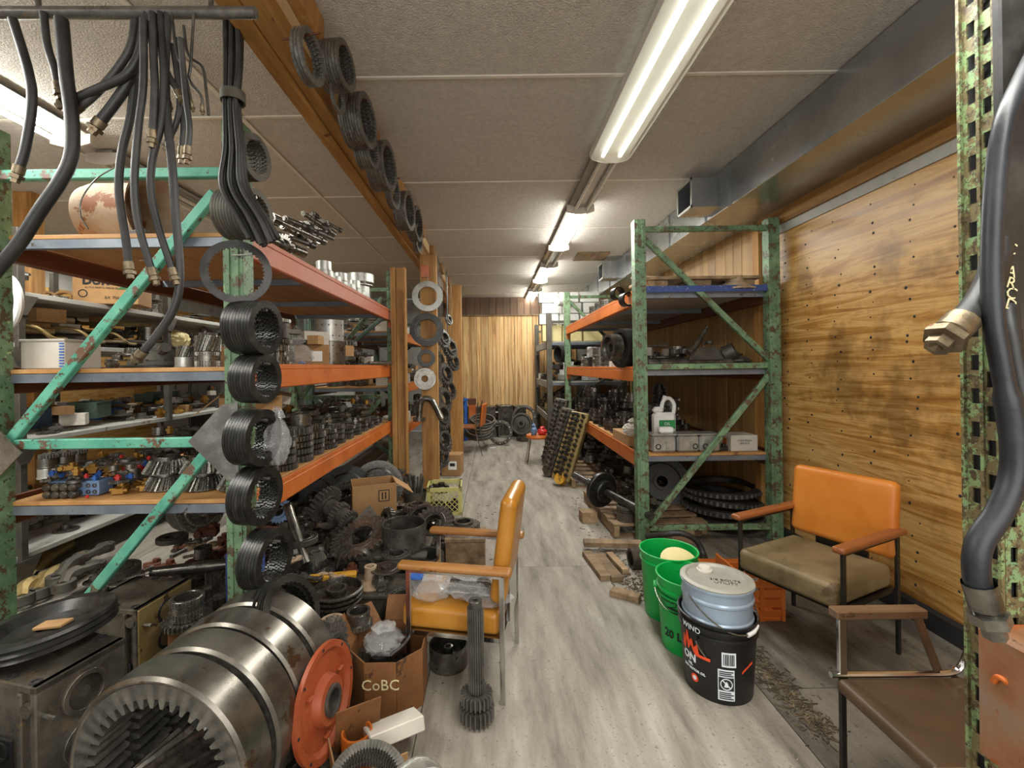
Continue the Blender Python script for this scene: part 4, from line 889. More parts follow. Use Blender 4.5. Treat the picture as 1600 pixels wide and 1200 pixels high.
# front face of the lowest shelf
Z3F = 'at the lowest left shelf\'s near end'
for i, (x0, y0) in enumerate([(330, 764), (285, 764), (240, 766), (310, 735), (362, 762), (225, 745)]):
    p = F(x0, y0, zS[2]) if i not in (3,) else V((F(285, 764, zS[2]).x - .0, F(285, 764, zS[2]).y + .10, zS[2] + .0))
    p.y = max(p.y, 2.2)
bv = [(-1.27, 2.24), (-1.46, 2.25), (-1.65, 2.26), (-1.38, 2.44)]
k_ = 0
for i, (x, y) in enumerate(bv):
    for j in range(2 if i < 3 else 1):
        put('bevel_gear', 'steel', V((x, y, zS[2] + .008 + j * .078)), .104, Z3F, 0, label='%s large conical gear, %s from the post at the shelf\'s near end' % (('lower', 'upper')[j] if i < 3 else 'rear', nth(i))); k_ += 1
    hp3.block(x, y, .105, zS[2] + (.17 if i < 3 else .08))
for i, px_ in enumerate((76, 101, 122)):
    p = V((K(px_, 740, 2.5 + .07 * i).x, 2.5 + .07 * i, zS[2])); stack([('sleeve', 'silver', .045, 0), ('sleeve', 'steel', .042, 0), ('gear', 'darksteel', .044, 2)], p.x, p.y, p.z, Z3F, '%s shiny column' % nth(i)); hp3.block(p.x, p.y, .05, zS[2] + .14)
# blue valve block with knobs
p = V((-2.0, 2.17, zS[2]))
vb = thing('valve_block', 'light blue hydraulic valve block with black knobs at the near shelf edge', 'valve block', p, [('body', G().box((0, 0, .035), (.24, .09, .07), None, .006).data('body', 'bluegrey'))])
for i in range(4):
    for j in range(2): part(vb, 'knob', G().lathe([(0, 0), (.012, 0), (.012, .02), (.018, .024), (.018, .042), (.012, .05), (0, .05)], 10).data('knob', 'oily'), T(-.085 + .04 * i, -.045, .018 + .034 * j) @ M.Rotation(pi / 2, 4, 'X'))
for i in range(2):
    for j in range(2): part(vb, 'port', G().ring(.010, .006, .004, 12).data('port', 'oily'), T(.075 + .03 * i, -.046, .02 + .03 * j) @ M.Rotation(pi / 2, 4, 'X'))
hp3.block(p.x, p.y, .13, p.z + .07, .06)
# row of red caps
for i in range(6):
    q = V((-1.98 + i * .042, 2.35, zS[2] + .06)); thing('red_plug', 'red plastic cap on the fitting row, %s from the left' % nth(i), 'cap', q, G().lathe([(0, 0), (.018, 0), (.018, .035), (.014, .04), (0, .04)], 12).data('red_plug', 'paintred'), 'row of red caps on the lowest shelf')
thing('fitting_rail', 'long grey manifold under the row of red caps', 'manifold', V((-1.875, 2.35, zS[2])), G().box((0, 0, .03), (.27, .06, .06), None, .005).data('fitting_rail', 'greycast')); hp3.block(-1.875, 2.35, .14, zS[2] + .1, .05)
for i, (x, y) in enumerate([(-1.81, 2.17), (-1.72, 2.22), (-1.78, 2.28)]):
    put('casting', 'brass', V((x, y, zS[2])), .052, Z3F, i); hp3.block(x, y, .06, zS[2] + .06)
# big dished disc and hose loop above the conical gears
put('disc', 'steel', V((-1.42, 2.62, zS[2] + .19)), .17, Z3F, tilt=M.Rotation(.25, 4, 'X'), label='large dished steel disc leaning behind the conical gears')
c0 = V((-1.44, 2.30, zS[2] + .185))
rope('hose_loop', 'black hose coiled in a loop on the conical gears', 'hose', [c0 + V((-.1, -.12, .01)), c0 + V((-.19, -.02, .02)), c0 + V((-.15, .1, .03)), c0 + V((.02, .14, .04)), c0 + V((.18, .06, .03)), c0 + V((.12, -.06, .02)), c0 + V((-.02, -.1, .01))], .010, 'rubber')
hp3.block(-1.42, 2.5, .25, zS[2] + .3)
Kz3 = [('gear', 'darksteel', 1.2), ('cluster_gear', 'darksteel', .9), ('sleeve', 'steel', .8), ('casting', 'oily', 1.0), ('fitting_piece', 'brass', .6), ('knuckle', 'greycast', 1.1), ('bearing', 'steel', .9), ('housing', 'oily', 1.2), ('flange', 'greycast', 1), ('fitting_piece', 'steel', .6), ('shaft', 'steel', 3.4)]
Ksm = [('casting', 'brass', 1), ('casting', 'oily', 1.1), ('fitting_piece', 'brass', .9), ('fitting_piece', 'steel', .9), ('knuckle', 'oily', 1.2), ('piston', 'silver', .7), ('gear', 'darksteel', 1.1), ('sleeve', 'steel', .8), ('casting', 'redbrown', .9), ('bearing', 'steel', 1), ('pipe', 'greycast', 5), ('fitting_piece', 'paintblue', .6), ('fitting_piece', 'paintred', .5), ('shaft', 'darksteel', 5)]
hn = Heap(-2.18, -1.75, 2.09, 2.62, zS[2], 'at the lowest left shelf\'s near end', .01); hn.g = np.zeros_like(hn.g); hn.block(-2.0, 2.17, .14, zS[2] + .07, .06); hn.block(-1.875, 2.35, .15, zS[2] + .1, .05)
for px_ in (-2.08, -1.99, -1.91): hn.block(px_, 2.54, .055, zS[2] + .15)
for x_, y_ in ((-1.81, 2.17), (-1.72, 2.22), (-1.78, 2.28)): hn.block(x_, y_, .06, zS[2] + .06)
hn.fill(260, Ksm, zS[2] + .15, .02, .042)
hp3.block(-1.96, 2.35, .24, zS[2] + .16)
hp3.fill(230, Kz3, lambda x, y: zS[2] + (.16 if y < 2.5 else .30), .045, .085)
# cartons and the plastic bag on the aisle side
open_carton('long open brown carton lying on the gears by the green post', V((-1.36, 2.52, zS[2] + .36)), .30, .13, .09, .5, flaps=(10, None, 120, 40))
stack([('gear', 'darksteel', .10, 0)] * 4, -1.36, 2.52, zS[2], Z3, 'stack carrying the open carton')
thing('carton', 'flat grey and white carton leaning over the open brown carton', 'box', M.Translation((-1.40, 2.72, zS[2] + .44)) @ M.Rotation(.25, 4, 'Y') @ M.Rotation(.4, 4, 'Z'), G().box((0, 0, 0), (.32, .16, .05), None, .003).data('carton', 'whitebox'))
bag('plastic_bag', 'crumpled clear plastic bag hanging between the ring packs and the gear stacks', K(434, 722, 1.98), .055, .045, .235, 4)
# ---------------------------------------------------------------- middle shelf
Z2 = 'on the left rack\'s middle shelf'
hp2 = Heap(-2.12, -1.16, 2.12, 5.0, zS[1], Z2)
o = thing('storage_box', 'long off-white storage box with a blue striped end at the near left corner', 'box', V((-2.13, 2.22, zS[1])), [('box', G().box((0, 0, .065), (.21, .2, .13), None, .004).data('box', 'whitebox')), ('lid', G().box((0, 0, .136), (.22, .21, .012), None, .003).data('lid', 'whitebox'))])
for i in range(9): part(o, 'blue_stripe', G().box((.092, -.102, .012 + i * .0135), (.022, .003, .006)).data('blue_stripe', 'paintblue'))
hp2.block(-2.13, 2.22, .12, zS[1] + .15, .12)
def shelf_thing(px_, py_, z, kind, mt, s, zone, label=None, var=0, h=None, y=None, **kw):
    p = F(px_, py_, z) if y is None else V((K(px_, py_, y).x, y, z))
    me, r, hh = lib(kind, var, mt); o = put(kind, mt, p, s, zone, var, label=label, **kw)
    if h is not None: h.block(p.x, p.y, r * (s if not isinstance(s, tuple) else s[0]), z + hh * (s if not isinstance(s, tuple) else s[2]))
    return o
shelf_thing(125, 575, zS[1], 'piston', 'silver', .05, Z2, 'bright turned ring at the near left of the middle shelf', h=hp2, y=2.40)
put('plate_ring', 'blacksteel', V((-1.72, 2.3, zS[1])), .15, Z2, label='wide flat ring under the round transmission housing'); put('housing', 'greycast', V((-1.72, 2.3, zS[1] + .012)), .125, Z2, label='round cast transmission housing behind the green diagonal'); hp2.block(-1.72, 2.3, .15, zS[1] + .13)
put('casting', 'orange', V((-1.45, 2.3, zS[1])), .05, Z2, label='small rusty orange casting left of the tall slanted-tooth gears'); hp2.block(-1.45, 2.3, .05, zS[1] + .06)
put('carton', 'cardboard', V((-1.58, 2.62, zS[1])), .17, Z2, rz=.5, label='brown carton behind the round transmission housing'); hp2.block(-1.58, 2.62, .14, zS[1] + .12)
for i, (px_, s, k) in enumerate([(288, .040, 1), (325, .058, 2)]):
    x = K(px_, 560, 2.22).x; stack([('sleeve' if k == 1 else 'drum_gear', 'silver' if k == 1 else 'steel', s, 0), ('helical_gear', 'steel', s, 0)][0:2], x, 2.22, zS[1], Z2, '%s tall near-end column' % nth(i)); hp2.block(x, 2.22, s * 1.05, zS[1] + .16)
x = -1.235
for i, (x, y, L_) in enumerate([(-1.27, 2.45, [('drum_gear', 'steel', .07, 0), ('gear', 'steel', .075, 0), ('cluster_gear', 'steel', .07, 0), ('gear', 'darksteel', .078, 0), ('gear', 'steel', .07, 2)]), (-1.28, 2.66, [('cluster_gear', 'steel', .082, 0), ('gear', 'steel', .07, 2), ('gear', 'steel', .084, 1), ('drum_gear', 'darksteel', .07, 0), ('gear', 'silver', .078, 1)])]):
    stack(L_, x, y, zS[1], Z2, '%s tall column by the ring packs' % nth(i)); hp2.block(x, y, .085, zS[1] + .28)
bag('plastic_bag', 'crumpled clear bag wrapped round a part beside the tall gear columns', V((-1.26, 2.88, zS[1])), .10, .075, .19, 9); hp2.block(-1.26, 2.88, .1, zS[1] + .2)
o = thing('cardboard_box', 'small brown carton with a white label next to the tall steel drum', 'box', M.Translation(V((-1.27, 3.16, zS[1]))) @ M.Rotation(.35, 4, 'Z'), [('body', G().box((0, 0, .075), (.22, .18, .15), None, .004).data('body', 'cardboard'))])
part(o, 'label_sticker', G().box((.03, -.092, .07), (.07, .003, .07)).data('label_sticker', 'white')); hp2.block(-1.27, 3.16, .13, zS[1] + .15)
def drilled_drum(label, p, r, h, mt, rows=3, n=14, wall=.9, name='steel_drum', mx=None, seg=40, cat='drum'):
    o = thing(name, label, cat, M.Translation(p) @ (mx if mx is not None else M.Identity(4)), [('shell', G().ring(r, r * wall, h, seg).data('shell', mt))])
    g = G()
    for j in range(rows):
        for i in range(n):
            a = 2 * pi * (i + .5 * (j % 2)) / n; d_ = V((cos(a), sin(a), 0)); g.cyl(d_ * r * .995 + V((0, 0, h * (j + .5) / rows)), d_ * (r + .0012) + V((0, 0, h * (j + .5) / rows)), .006 if r > .06 else .004, None, 8)
    part(o, 'drilled_hole', g.data('drilled_hole', 'print_black'))['kind'] = 'stuff'
    return o
drilled_drum('tall silver drum with rows of drilled holes on the middle shelf', V((-1.31, 3.62, zS[1])), .115, .20, 'bigsteel', 3, 12); drilled_drum('upper half of the tall silver drum on the middle shelf', V((-1.31, 3.62, zS[1] + .202)), .105, .17, 'silver', 2, 12, name='steel_drum'); hp2.block(-1.31, 3.62, .12, zS[1] + .38)
rope('rolled_tube', 'long threaded grey shaft poking past the wooden post on the middle shelf', 'shaft', [(-1.16, 4.2, zS[1] + .03), (-1.08, 4.75, zS[1] + .03)], .018, 'steel', 0)
hp2.fill(60, Ksm, zS[1] + .10, .03, .055)
hp2.fill(150, [('gear', 'darksteel', 1.2), ('casting', 'oily', 1.1), ('cluster_gear', 'darksteel', 1), ('knuckle', 'greycast', 1), ('fitting_piece', 'steel', .6), ('bearing', 'darksteel', 1), ('housing', 'oily', 1.2), ('flange', 'steel', 1), ('carton', 'whitebox', 1.6), ('carton', 'cardboard', 1.6), ('shaft', 'steel', 3.5)], lambda x, y: zS[1] + (.14 if y < 2.7 else .26), .05, .095)
# ---------------------------------------------------------------- top shelf
Z1 = 'on the left rack\'s top shelf'
hp1 = Heap(-2.12, -1.18, 2.1, 5.0, zS[0], Z1)
o = thing('galvanised_tank', 'large stained galvanised tank with a flared mouth lying on the top left shelf', 'tank', M.Translation((-1.98, 2.36, zS[0] + .165)) @ M.Rotation(-pi / 2 + .0, 4, 'Y'), [('shell', G().lathe([(0, .1), (.15, .1), (.165, .05), (.165, -.16), (.19, -.21), (.215, -.235), (.19, -.22), (.155, -.155), (.155, .02), (0, .03)], 36).data('shell', 'rustpale'))])
o.matrix_basis = M.Translation((-2.02, 2.40, zS[0] + .2)) @ M.Rotation(pi / 2, 4, 'Y') @ M.Rotation(pi, 4, 'X'); hp1.block(-1.98, 2.4, .34, zS[0] + .3, .2)
for i, (px_, y, s) in enumerate([(120, 2.15, .035), (140, 2.2, .02), (296, 2.12, .03), (225, 2.1, .03), (210, 2.14, .025)]): put('knuckle', 'oily', V((K(px_, 330, y).x, y, zS[0])), s, Z1, i)
for i, (y, ln, rz) in enumerate([(2.6, .52, 1.2), (2.85, .56, 1.35), (3.1, .5, 1.25), (3.35, .5, 1.5), (3.6, .44, 1.4)]):
    for j in range(2): hp1.drop('shaft', 'steel' if i % 2 else 'darksteel', -1.34 + j * .1 - .03 * i, y + .12 * j, ln, 9, (i + j) % 3, rz)
hp1.drop('disc', 'darksteel', -1.5, 2.5, .10, 9, 0); hp1.drop('low_sleeve', 'blacksteel', -1.5, 2.5, .07, 9, 0)
for i, y in enumerate([3.3, 3.48, 3.66, 3.84, 4.01, 4.18]):
    stack([('sleeve', 'silver', .068 - .004 * (i % 3), 0), ('sleeve', 'silver', .055, 0)][: 2 - (i % 2)], -1.235, y, zS[0], Z1, '%s bright sleeve column along the beam' % nth(i)); hp1.block(-1.25, y, .07, zS[0] + .17)
for i, (y, L_) in enumerate([(4.42, [('low_sleeve', 'silver', .08, 0), ('sleeve', 'silver', .10, 0), ('disc', 'silver', .13, 0), ('low_sleeve', 'silver', .14, 0)]), (4.66, [('sleeve', 'steel', .07, 0), ('piston', 'greycast', .05, 0)]), (4.85, [('piston', 'steel', .055, 0)])]):
    stack(L_, -1.3, y, zS[0], Z1, '%s silver column by the post' % nth(i)); hp1.block(-1.3, y, .1, zS[0] + .2)
hp1.fill(60, [('sleeve', 'silver', 1), ('gear', 'darksteel', 1.1), ('piston', 'steel', .8), ('casting', 'greycast', 1.2), ('low_sleeve', 'silver', 1), ('carton', 'whitebox', 2)], lambda x, y: zS[0] + (.10 if y < 3 else .18), .04, .07)
# ================================================================ GREY SHELVING beyond
random.seed(5)
ZG = ['on the grey shelving\'s top board', 'on the grey shelving\'s second board', 'on the grey shelving\'s third board', 'on the grey shelving\'s lowest board']
hg2 = Heap(-4.15, -3.14, 1.8, 6.9, SG[1], ZG[1])
# tangle of tan tubes
for i in range(34):
    y = ru(2.3, 4.6); x = ru(-3.9, -3.3); L_ = ru(.35, .75); hg2.drop('pipe', random.choice(['tube_tan', 'tube_tan', 'greycast', 'darksteel', 'rustpale']), x, y, L_, SG[1] + .30, random.randrange(6), ru(.2, 2.6))
for i in range(5):
    p = V((-3.2, 2.5 + .33 * i, SG[1] + .03)); rope('curved_tube', 'curved tan tube overhanging the second grey board, %s from the camera' % nth(i), 'pipe', [p + V((-.2, -.1, .12)), p + V((-.02, -.02, .1)), p + V((.05, .05, .02)), p + V((0, .2, .02)), p + V((-.2, .3, .05))], .018 - .002 * i, 'tube_tan', group='curved tan tubes')
hg2.fill(90, [('casting', 'darksteel', 1.3), ('knuckle', 'greycast', 1.2), ('carton', 'cardboard', 2), ('sleeve', 'steel', 1.2), ('bin', 'whitebox', 2.2), ('pipe', 'tube_tan', 6)], SG[1] + .32, .05, .09)
hg0 = Heap(-4.15, -3.14, 1.8, 6.9, SG[0], ZG[0])
# shipping box with print
db = thing('cardboard_box', 'big brown printed shipping box on the grey shelving\'s top board', 'box', M.Translation(V((K(166, 440, 3.62).x, 3.62, SG[0] + .155))) @ M.Rotation(.30, 4, 'Z'), [('body', G().box((0, .12, 0), (.44, .26, .30), None, .005).data('body', 'cardboard'))])
zf = M.Rotation(pi / 2, 4, 'X')
txt('DURO', .085, 'print_black', T(-.03, -.014, .03) @ zf, .004, None, .001, db); txt('AUTO PARTS MADE IN USA', .022, 'print_black', T(0, -.014, -.022) @ zf, .0, None, .001, db); txt('BX. 7366', .03, 'print_black', T(.05, -.014, -.10) @ zf, 0, None, .001, db)
part(db, 'round_stamp', G().ring(.032, .024, .001, 24).data('round_stamp', 'print_black'), T(-.15, -.0115, -.07) @ zf); part(db, 'printed_bar', G().box((-.1, -.0115, .14), (.18, .001, .008)).data('printed_bar', 'print_black'))
part(db, 'green_triangle', G().prism([(0, 0), (.13, 0), (.12, .1)], 0, .001).data('green_triangle', 'print_green'), T(.08, -.0115, -.03) @ zf)
hg0.block(K(166, 455, 3.62).x, 3.75, .3, SG[0] + .35)
hg0.fill(60, [('disc', 'greycast', 1.6), ('pulley', 'darksteel', 1.3), ('carton', 'cardboard', 2), ('casting', 'darksteel', 1.4), ('piston', 'steel', 1)], SG[0] + .22, .06, .1)
for i_, x_ in enumerate((78, 106)): put('low_sleeve', 'cardboard', V((K(x_, 425, 4.3).x, 4.3, SG[0] + .115)), .115, ZG[0], ax=(.3, -1, .0), label='%s brown tape-like roll standing on the grey shelving by the shipping box' % ('left', 'right')[i_])
# the yellow jug and bag
bag('canister', 'yellowish plastic jug lying on its side between rack and grey shelving boards', V((-3.25, 4.75, SG[1] + .10)), .09, .09, .34, 31, mx=M.Rotation(1.35, 4, 'X'), mt='cream', cat='jug')
put('low_sleeve', 'paintred', V((-3.25, 4.38, SG[1] + .05)), .04, ZG[1], label='red cap next to the yellowish jug')
hg3 = Heap(-4.15, -3.14, 1.8, 6.9, SG[2], ZG[2])
put('disc', 'greycast', V((-3.4, 5.4, SG[2] + .22)), .2, ZG[2], ax=(.5, -1, .1), label='big dished wheel standing on the third grey board'); hg3.block(-3.4, 5.4, .12, SG[2] + .4)
for i, (y, m_) in enumerate([(3.15, 'bluegrey'), (3.55, 'bluegrey'), (4.25, 'paintblue')]): put('bin', m_, V((-3.75, y, SG[2])), .26, ZG[2], rz=.1, label='%s blue plastic bin standing back on the third grey board' % nth(i)); hg3.block(-3.75, y, .18, SG[2] + .16)
hg3.fill(330, [('casting', 'brass', .9), ('casting', 'darksteel', 1.1), ('knuckle', 'greycast', 1.1), ('fitting_piece', 'brass', .9), ('piston', 'steel', .9), ('flange', 'greycast', 1.1), ('carton', 'cardboard', 1.8), ('carton', 'whitebox', 1.6), ('gear', 'darksteel', 1.2), ('shaft', 'steel', 5), ('bin', 'green_dark', 3)], SG[2] + .22, .04, .08)
hg4 = Heap(-4.15, -3.14, 1.8, 6.9, SG[3], ZG[3])
hg4.fill(170, [('casting', 'oily', 1.4), ('knuckle', 'greycast', 1.5), ('housing', 'greycast', 1.3), ('shaft', 'steel', 6), ('gear', 'darksteel', 1.4), ('flange', 'darksteel', 1.3), ('casting', 'redbrown', 1.3), ('pipe', 'tube_tan', 7)], SG[3] + .32, .05, .09)
bag('rag_bundle', 'bundle of whitish rag on the lowest grey board', V((-3.2, 2.62, SG[3] + .0)), .11, .09, .10, 77, cat='rag', mt='whitebox')
# forged link arms on the floor under it
for i, (a, b) in enumerate([((60, 925), (128, 870)), ((90, 905), (165, 855)), ((45, 905), (110, 850)), ((100, 915), (150, 885)), ((35, 935), (70, 900))]):
    p, q = F(*a, .06 + .05 * (i % 2)), F(*b, .06 + .05 * (i % 2)); d_ = (q - p); L_ = d_.length
    mx = M.Translation(p) @ M.Rotation(math.atan2(d_.y, d_.x), 4, 'Z')
    g = G(); g.tube([(0, 0, 0), (L_ * .3, .02, .03), (L_ * .65, -.02, .03), (L_, 0, 0)], [.035, .045, .03, .04], 8, True, 5)
    thing('link_arm', 'forged link arm on the floor left of the blue-green strut, %s' % nth(i), 'link arm', mx, [('arm', g.data('arm', 'greycast' if i % 2 else 'tube_tan')), ('eye', G().ring(.06, .032, .06, 20).data('eye', 'greycast'), T(0, 0, -.03)), ('eye', G().ring(.055, .03, .06, 20).data('eye', 'greycast'), T(L_, 0, -.03))], 'forged link arms on the floor')
put('disc', 'greycast', V((-2.75, 4.05, .2)), .2, 'on the floor behind the strut', ax=(1, -.6, .2), label='wheel disc standing on the floor under the conical gear shelf'); put('disc', 'steel', V((-2.62, 4.0, .2)), .2, 'x', ax=(1, -.6, .2), label='second wheel disc leaning against the first under the conical gear shelf')
# stuff in the far left corner and beyond the left rack
for i, (x, y, sx, sy, sz, mt) in enumerate([(-2.9, 8.2, .9, .5, 1.9, 'greywhite'), (-3.9, 8.0, .8, .5, 1.3, 'greywhite'), (-4.7, 6.9, .4, .5, 2.0, 'greycast')]):
    thing('cabinet', '%s cabinet far behind the left rack' % ('tall white', 'lower white', 'tall grey')[i], 'cabinet', V((x, y, 0)), [('body', G().box((0, 0, sz / 2), (sx, sy, sz), None, .006).data('body', mt)), ('door', G().box((-sx / 4, -sy / 2 - .01, sz / 2), (sx / 2 - .02, .02, sz - .06), None, .004).data('door', mt)), ('door', G().box((sx / 4, -sy / 2 - .01, sz / 2), (sx / 2 - .02, .02, sz - .06), None, .004).data('door', mt))])
# ================================================================ FAR LEFT RACK
random.seed(8)
Zf = ['on the far left rack\'s top shelf', 'on the far left rack\'s middle shelf', 'on the far left rack\'s lowest shelf']
for k, z in enumerate(SL2):
    hh = Heap(-2.2, -1.24, 5.7, 8.8, z + .014, Zf[k])
    for i in range(4): p = V((-1.4, 5.9 + .32 * i, z + .014)); put('carton', 'white' if i % 2 else 'whitebox', p, .2, Zf[k], rz=.1 * i); hh.block(p.x, p.y, .14, p.z + .15)
    hh.fill(70, [('gear', 'darksteel', 1.3), ('casting', 'oily', 1.3), ('housing', 'darksteel', 1.4), ('carton', 'cardboard', 1.8), ('sleeve', 'steel', 1)], z + .35, .05, .09)
# ================================================================ RIGHT RACK
random.seed(31)
ZR = ['on the right rack\'s top shelf', 'on the right rack\'s middle shelf', 'on the right rack\'s lowest shelf']
zR = [z + .014 for z in SR]
h1 = Heap(1.22, 2.2, 3.7, 7.05, zR[0] + .0, ZR[0])
# pallet-like dark timbers on the blue shelf, cone
pl = ob('dark_pallet', None, None, T(1.735, 3.88, zR[0])); tag(pl, 'dark old wooden pallet lying on the right rack\'s top shelf', 'pallet')
for i in range(3): part(pl, 'block', G().box((-.36 + .36 * i, 0, .045), (.16, .36, .09), None, .003).data('block', 'oldwood'))
for i in range(4): part(pl, 'slat', G().box((0, -.16 + .11 * i, .105), (.96, .09, .025), None, .003).data('slat', 'oldwood'))
for i in range(2): part(pl, 'loose_board', G().box((0, 0, 0), (.8, .09, .018), None, .002).data('loose_board', 'oldwood'), T(-.1 + .16 * i, .05 + .1 * i, .14) @ M.Rotation(.06, 4, 'Y'))
h1.block(1.62, 3.84, .55, zR[0] + .15, .22)
thing('metal_cone', 'pale shallow metal cone sitting on the blue shelf next to the post', 'cone', V((2.03, 3.74, zR[0])), G().lathe([(.05, .11), (.04, .0), (.17, 0), (.17, .012), (.13, .03), (.07, .075), (.065, .12), (.05, .12)], 30, None, True).data('metal_cone', 'rustpale')); h1.block(2.03, 3.76, .17, zR[0] + .12)
for i, (px_, py_, Y_, rr_) in enumerate([(983, 467, 3.75, 11), (968, 458, 3.95, 10)]):
    r = rr_ / FPX * Y_; p = K(px_, py_, Y_); put('sleeve', 'blacksteel', p, r, ZR[0], ax=(-.3, 1, 0), label=('dark ring end poking out beside the rack post at the top beam', 'dark bushing just left of the poking ring end')[i])
for i, (px_, y) in enumerate([(915, 5.3), (925, 5.05), (905, 5.6), (947, 4.5), (957, 4.25), (935, 4.75)]): put('piston' if i < 3 else 'casting', 'steel' if i < 3 else 'darksteel', V((1.30, y, zR[0])), .085 if i < 3 else .055, ZR[0], i); h1.block(1.3, y, .09, zR[0] + .13)
h1.fill(40, [('piston', 'steel', .9), ('casting', 'darksteel', 1), ('shaft', 'darksteel', 5), ('sleeve', 'darksteel', 1)], zR[0] + .13, .05, .08)
# middle
h2 = Heap(1.22, 2.2, 3.7, 7.05, zR[1], ZR[1])
def drum_on_side(x, y, z, r, ln, mt, label, ax=(-1, -.25, 0), name='pulley_drum'):
    def f(g):
        pr = [(r * .3, 0), (r, 0)]
        for k in range(6): pr += [(r, ln * (k + .15) / 6), (r * .95, ln * (k + .4) / 6), (r * .95, ln * (k + .7) / 6), (r, ln * (k + .9) / 6)]
        pr += [(r, ln), (r * .8, ln), (r * .78, ln * .7), (r * .3, ln * .7)]; g.lathe(pr, 32, None, True)
    return thing(name, label, 'drum', M.Translation((x, y, z + r)) @ aim(ax), [('drum', (lambda g: (f(g), g.data('drum', mt))[1])(G()))])
drum_on_side(1.23, 4.0, zR[1], .175, .11, 'blacksteel', 'large black grooved drum on its side beside the right rack post'); drum_on_side(1.10, 3.96, zR[1] + .06, .12, .09, 'steel', 'smaller grey grooved drum against the large black one'); h2.block(1.2, 3.98, .20, zR[1] + .36)
put('shaft', 'darksteel', V((1.34, 4.75, zR[1] + .22)), .9, ZR[1], 0, rz=1.45, label='long dark stepped shaft lying high behind the grooved drums')
put('piston', 'orange', V((1.36, 5.3, zR[1] + .28)), .075, ZR[1], ax=(.2, 1, -.2), label='orange cylinder lying on top near the rack\'s far end')
for i, (y, L_) in enumerate([(4.35, [('carton', 'whitebox', .16, 0)]), (4.62, [('carton', 'whitebox', .18, 0)]), (4.95, [('sleeve', 'steel', .08, 0), ('low_sleeve', 'darksteel', .085, 0)]), (5.2, [('cluster_gear', 'darksteel', .09, 0), ('gear', 'steel', .08, 0)]), (5.5, [('drum_gear', 'steel', .1, 0), ('sleeve', 'steel', .09, 0)]), (5.8, [('drum_gear', 'blacksteel', .1, 0), ('drum_gear', 'silver', .1, 0)]), (6.15, [('drum_gear', 'steel', .11, 0), ('gear', 'blacksteel', .1, 0)])]):
    stack(L_, 1.32, y, zR[1], ZR[1], '%s aisle-side pile' % nth(i)); h2.block(1.32, y, .11, zR[1] + .2)
# gearbox half with a lever on the front face
gb = thing('gearbox_cover', 'flat oval gearbox cover with bolts lying at an angle on the right middle shelf', 'cover', M.Translation((1.86, 3.86, zR[1] + .055)) @ M.Rotation(.9, 4, 'X'), [('plate', G().lathe([(0, 0), (.15, 0), (.16, .02), (.14, .06), (0, .06)], 26, M.Diagonal((1, .72, 1, 1))).data('plate', 'greycast'))])
for i in range(10): a = 2 * pi * i / 10; part(gb, 'bolt', G().cyl((.135 * cos(a), .097 * sin(a), .05), (.135 * cos(a), .097 * sin(a), .072), .009, None, 6).data('bolt', 'darksteel'))
rope('tapered_shaft', 'dark tapered shaft sticking up behind the oval gearbox cover', 'shaft', [(1.72, 3.93, zR[1] + .12), (1.80, 3.95, zR[1] + .20), (1.90, 3.95, zR[1] + .36)], [.032, .026, .014], 'oily', 0, 12)
put('sleeve', 'darksteel', V((1.98, 3.82, zR[1] + .10)), .07, ZR[1], ax=(.7, -.5, .4), label='thick dark pipe stub pointing up right of the gearbox cover')
rope('long_shaft', 'long dark splined shaft along the front of the right middle shelf', 'shaft', [(1.29, 3.73, zR[1] + .035), (1.6, 3.73, zR[1] + .035), (1.99, 3.74, zR[1] + .035)], [.036, .034, .026, .03], 'darksteel', 5, 14)
rope('rear_shaft', 'second dark shaft just behind the splined one on the right middle shelf', 'shaft', [(1.29, 3.82, zR[1] + .05), (1.62, 3.8, zR[1] + .06)], .03, 'blacksteel', 0, 12)
bag('rag_bundle', 'stiff dirty grey rag heap near the rear post on the middle shelf', V((2.08, 3.86, zR[1])), .13, .09, .12, 12, cat='rag', mt='greycast')
put('knuckle', 'oily', V((1.45, 3.86, zR[1])), .12, ZR[1], 1, rz=.3, label='dark forged lever left of the oval gearbox cover'); h2.block(1.7, 3.85, .5, zR[1] + .2, .17)
h2.fill(130, [('gear', 'darksteel', 1.2), ('casting', 'darksteel', 1.1), ('sleeve', 'steel', 1), ('shaft', 'darksteel', 5), ('carton', 'whitebox', 1.6), ('knuckle', 'greycast', 1)], zR[1] + .24, .05, .085)
# lowest: tall gear stacks
h3 = Heap(1.22, 2.2, 3.68, 7.05, zR[2], ZR[2])
ci = 0
for (x, y, n, s) in [(1.33, 4.55, 4, .085), (1.33, 4.80, 5, .085), (1.33, 5.05, 5, .09), (1.33, 5.32, 6, .09), (1.33, 5.6, 6, .092), (1.33, 5.9, 7, .092), (1.33, 6.2, 7, .095), (1.33, 6.5, 7, .095), (1.33, 6.8, 7, .09), (1.56, 4.5, 7, .08), (1.56, 4.78, 7, .085), (1.56, 5.05, 8, .085), (1.56, 5.35, 8, .085), (1.78, 4.5, 8, .082), (1.78, 4.8, 8, .085), (1.56, 5.7, 8, .09), (1.57, 6.1, 8, .09)]:
    stack(gs_(n, s, ('gear', 'gear', 'cluster_gear', 'low_sleeve'), ('darksteel', 'blacksteel', 'steel')), x, y, zR[2], ZR[2], '%s gear column' % nth(ci)); ci += 1; h3.block(x, y, s * 1.05, zR[2] + .4)
for i, (x, n) in enumerate([(1.35, 7), (1.56, 8)]):
    pass
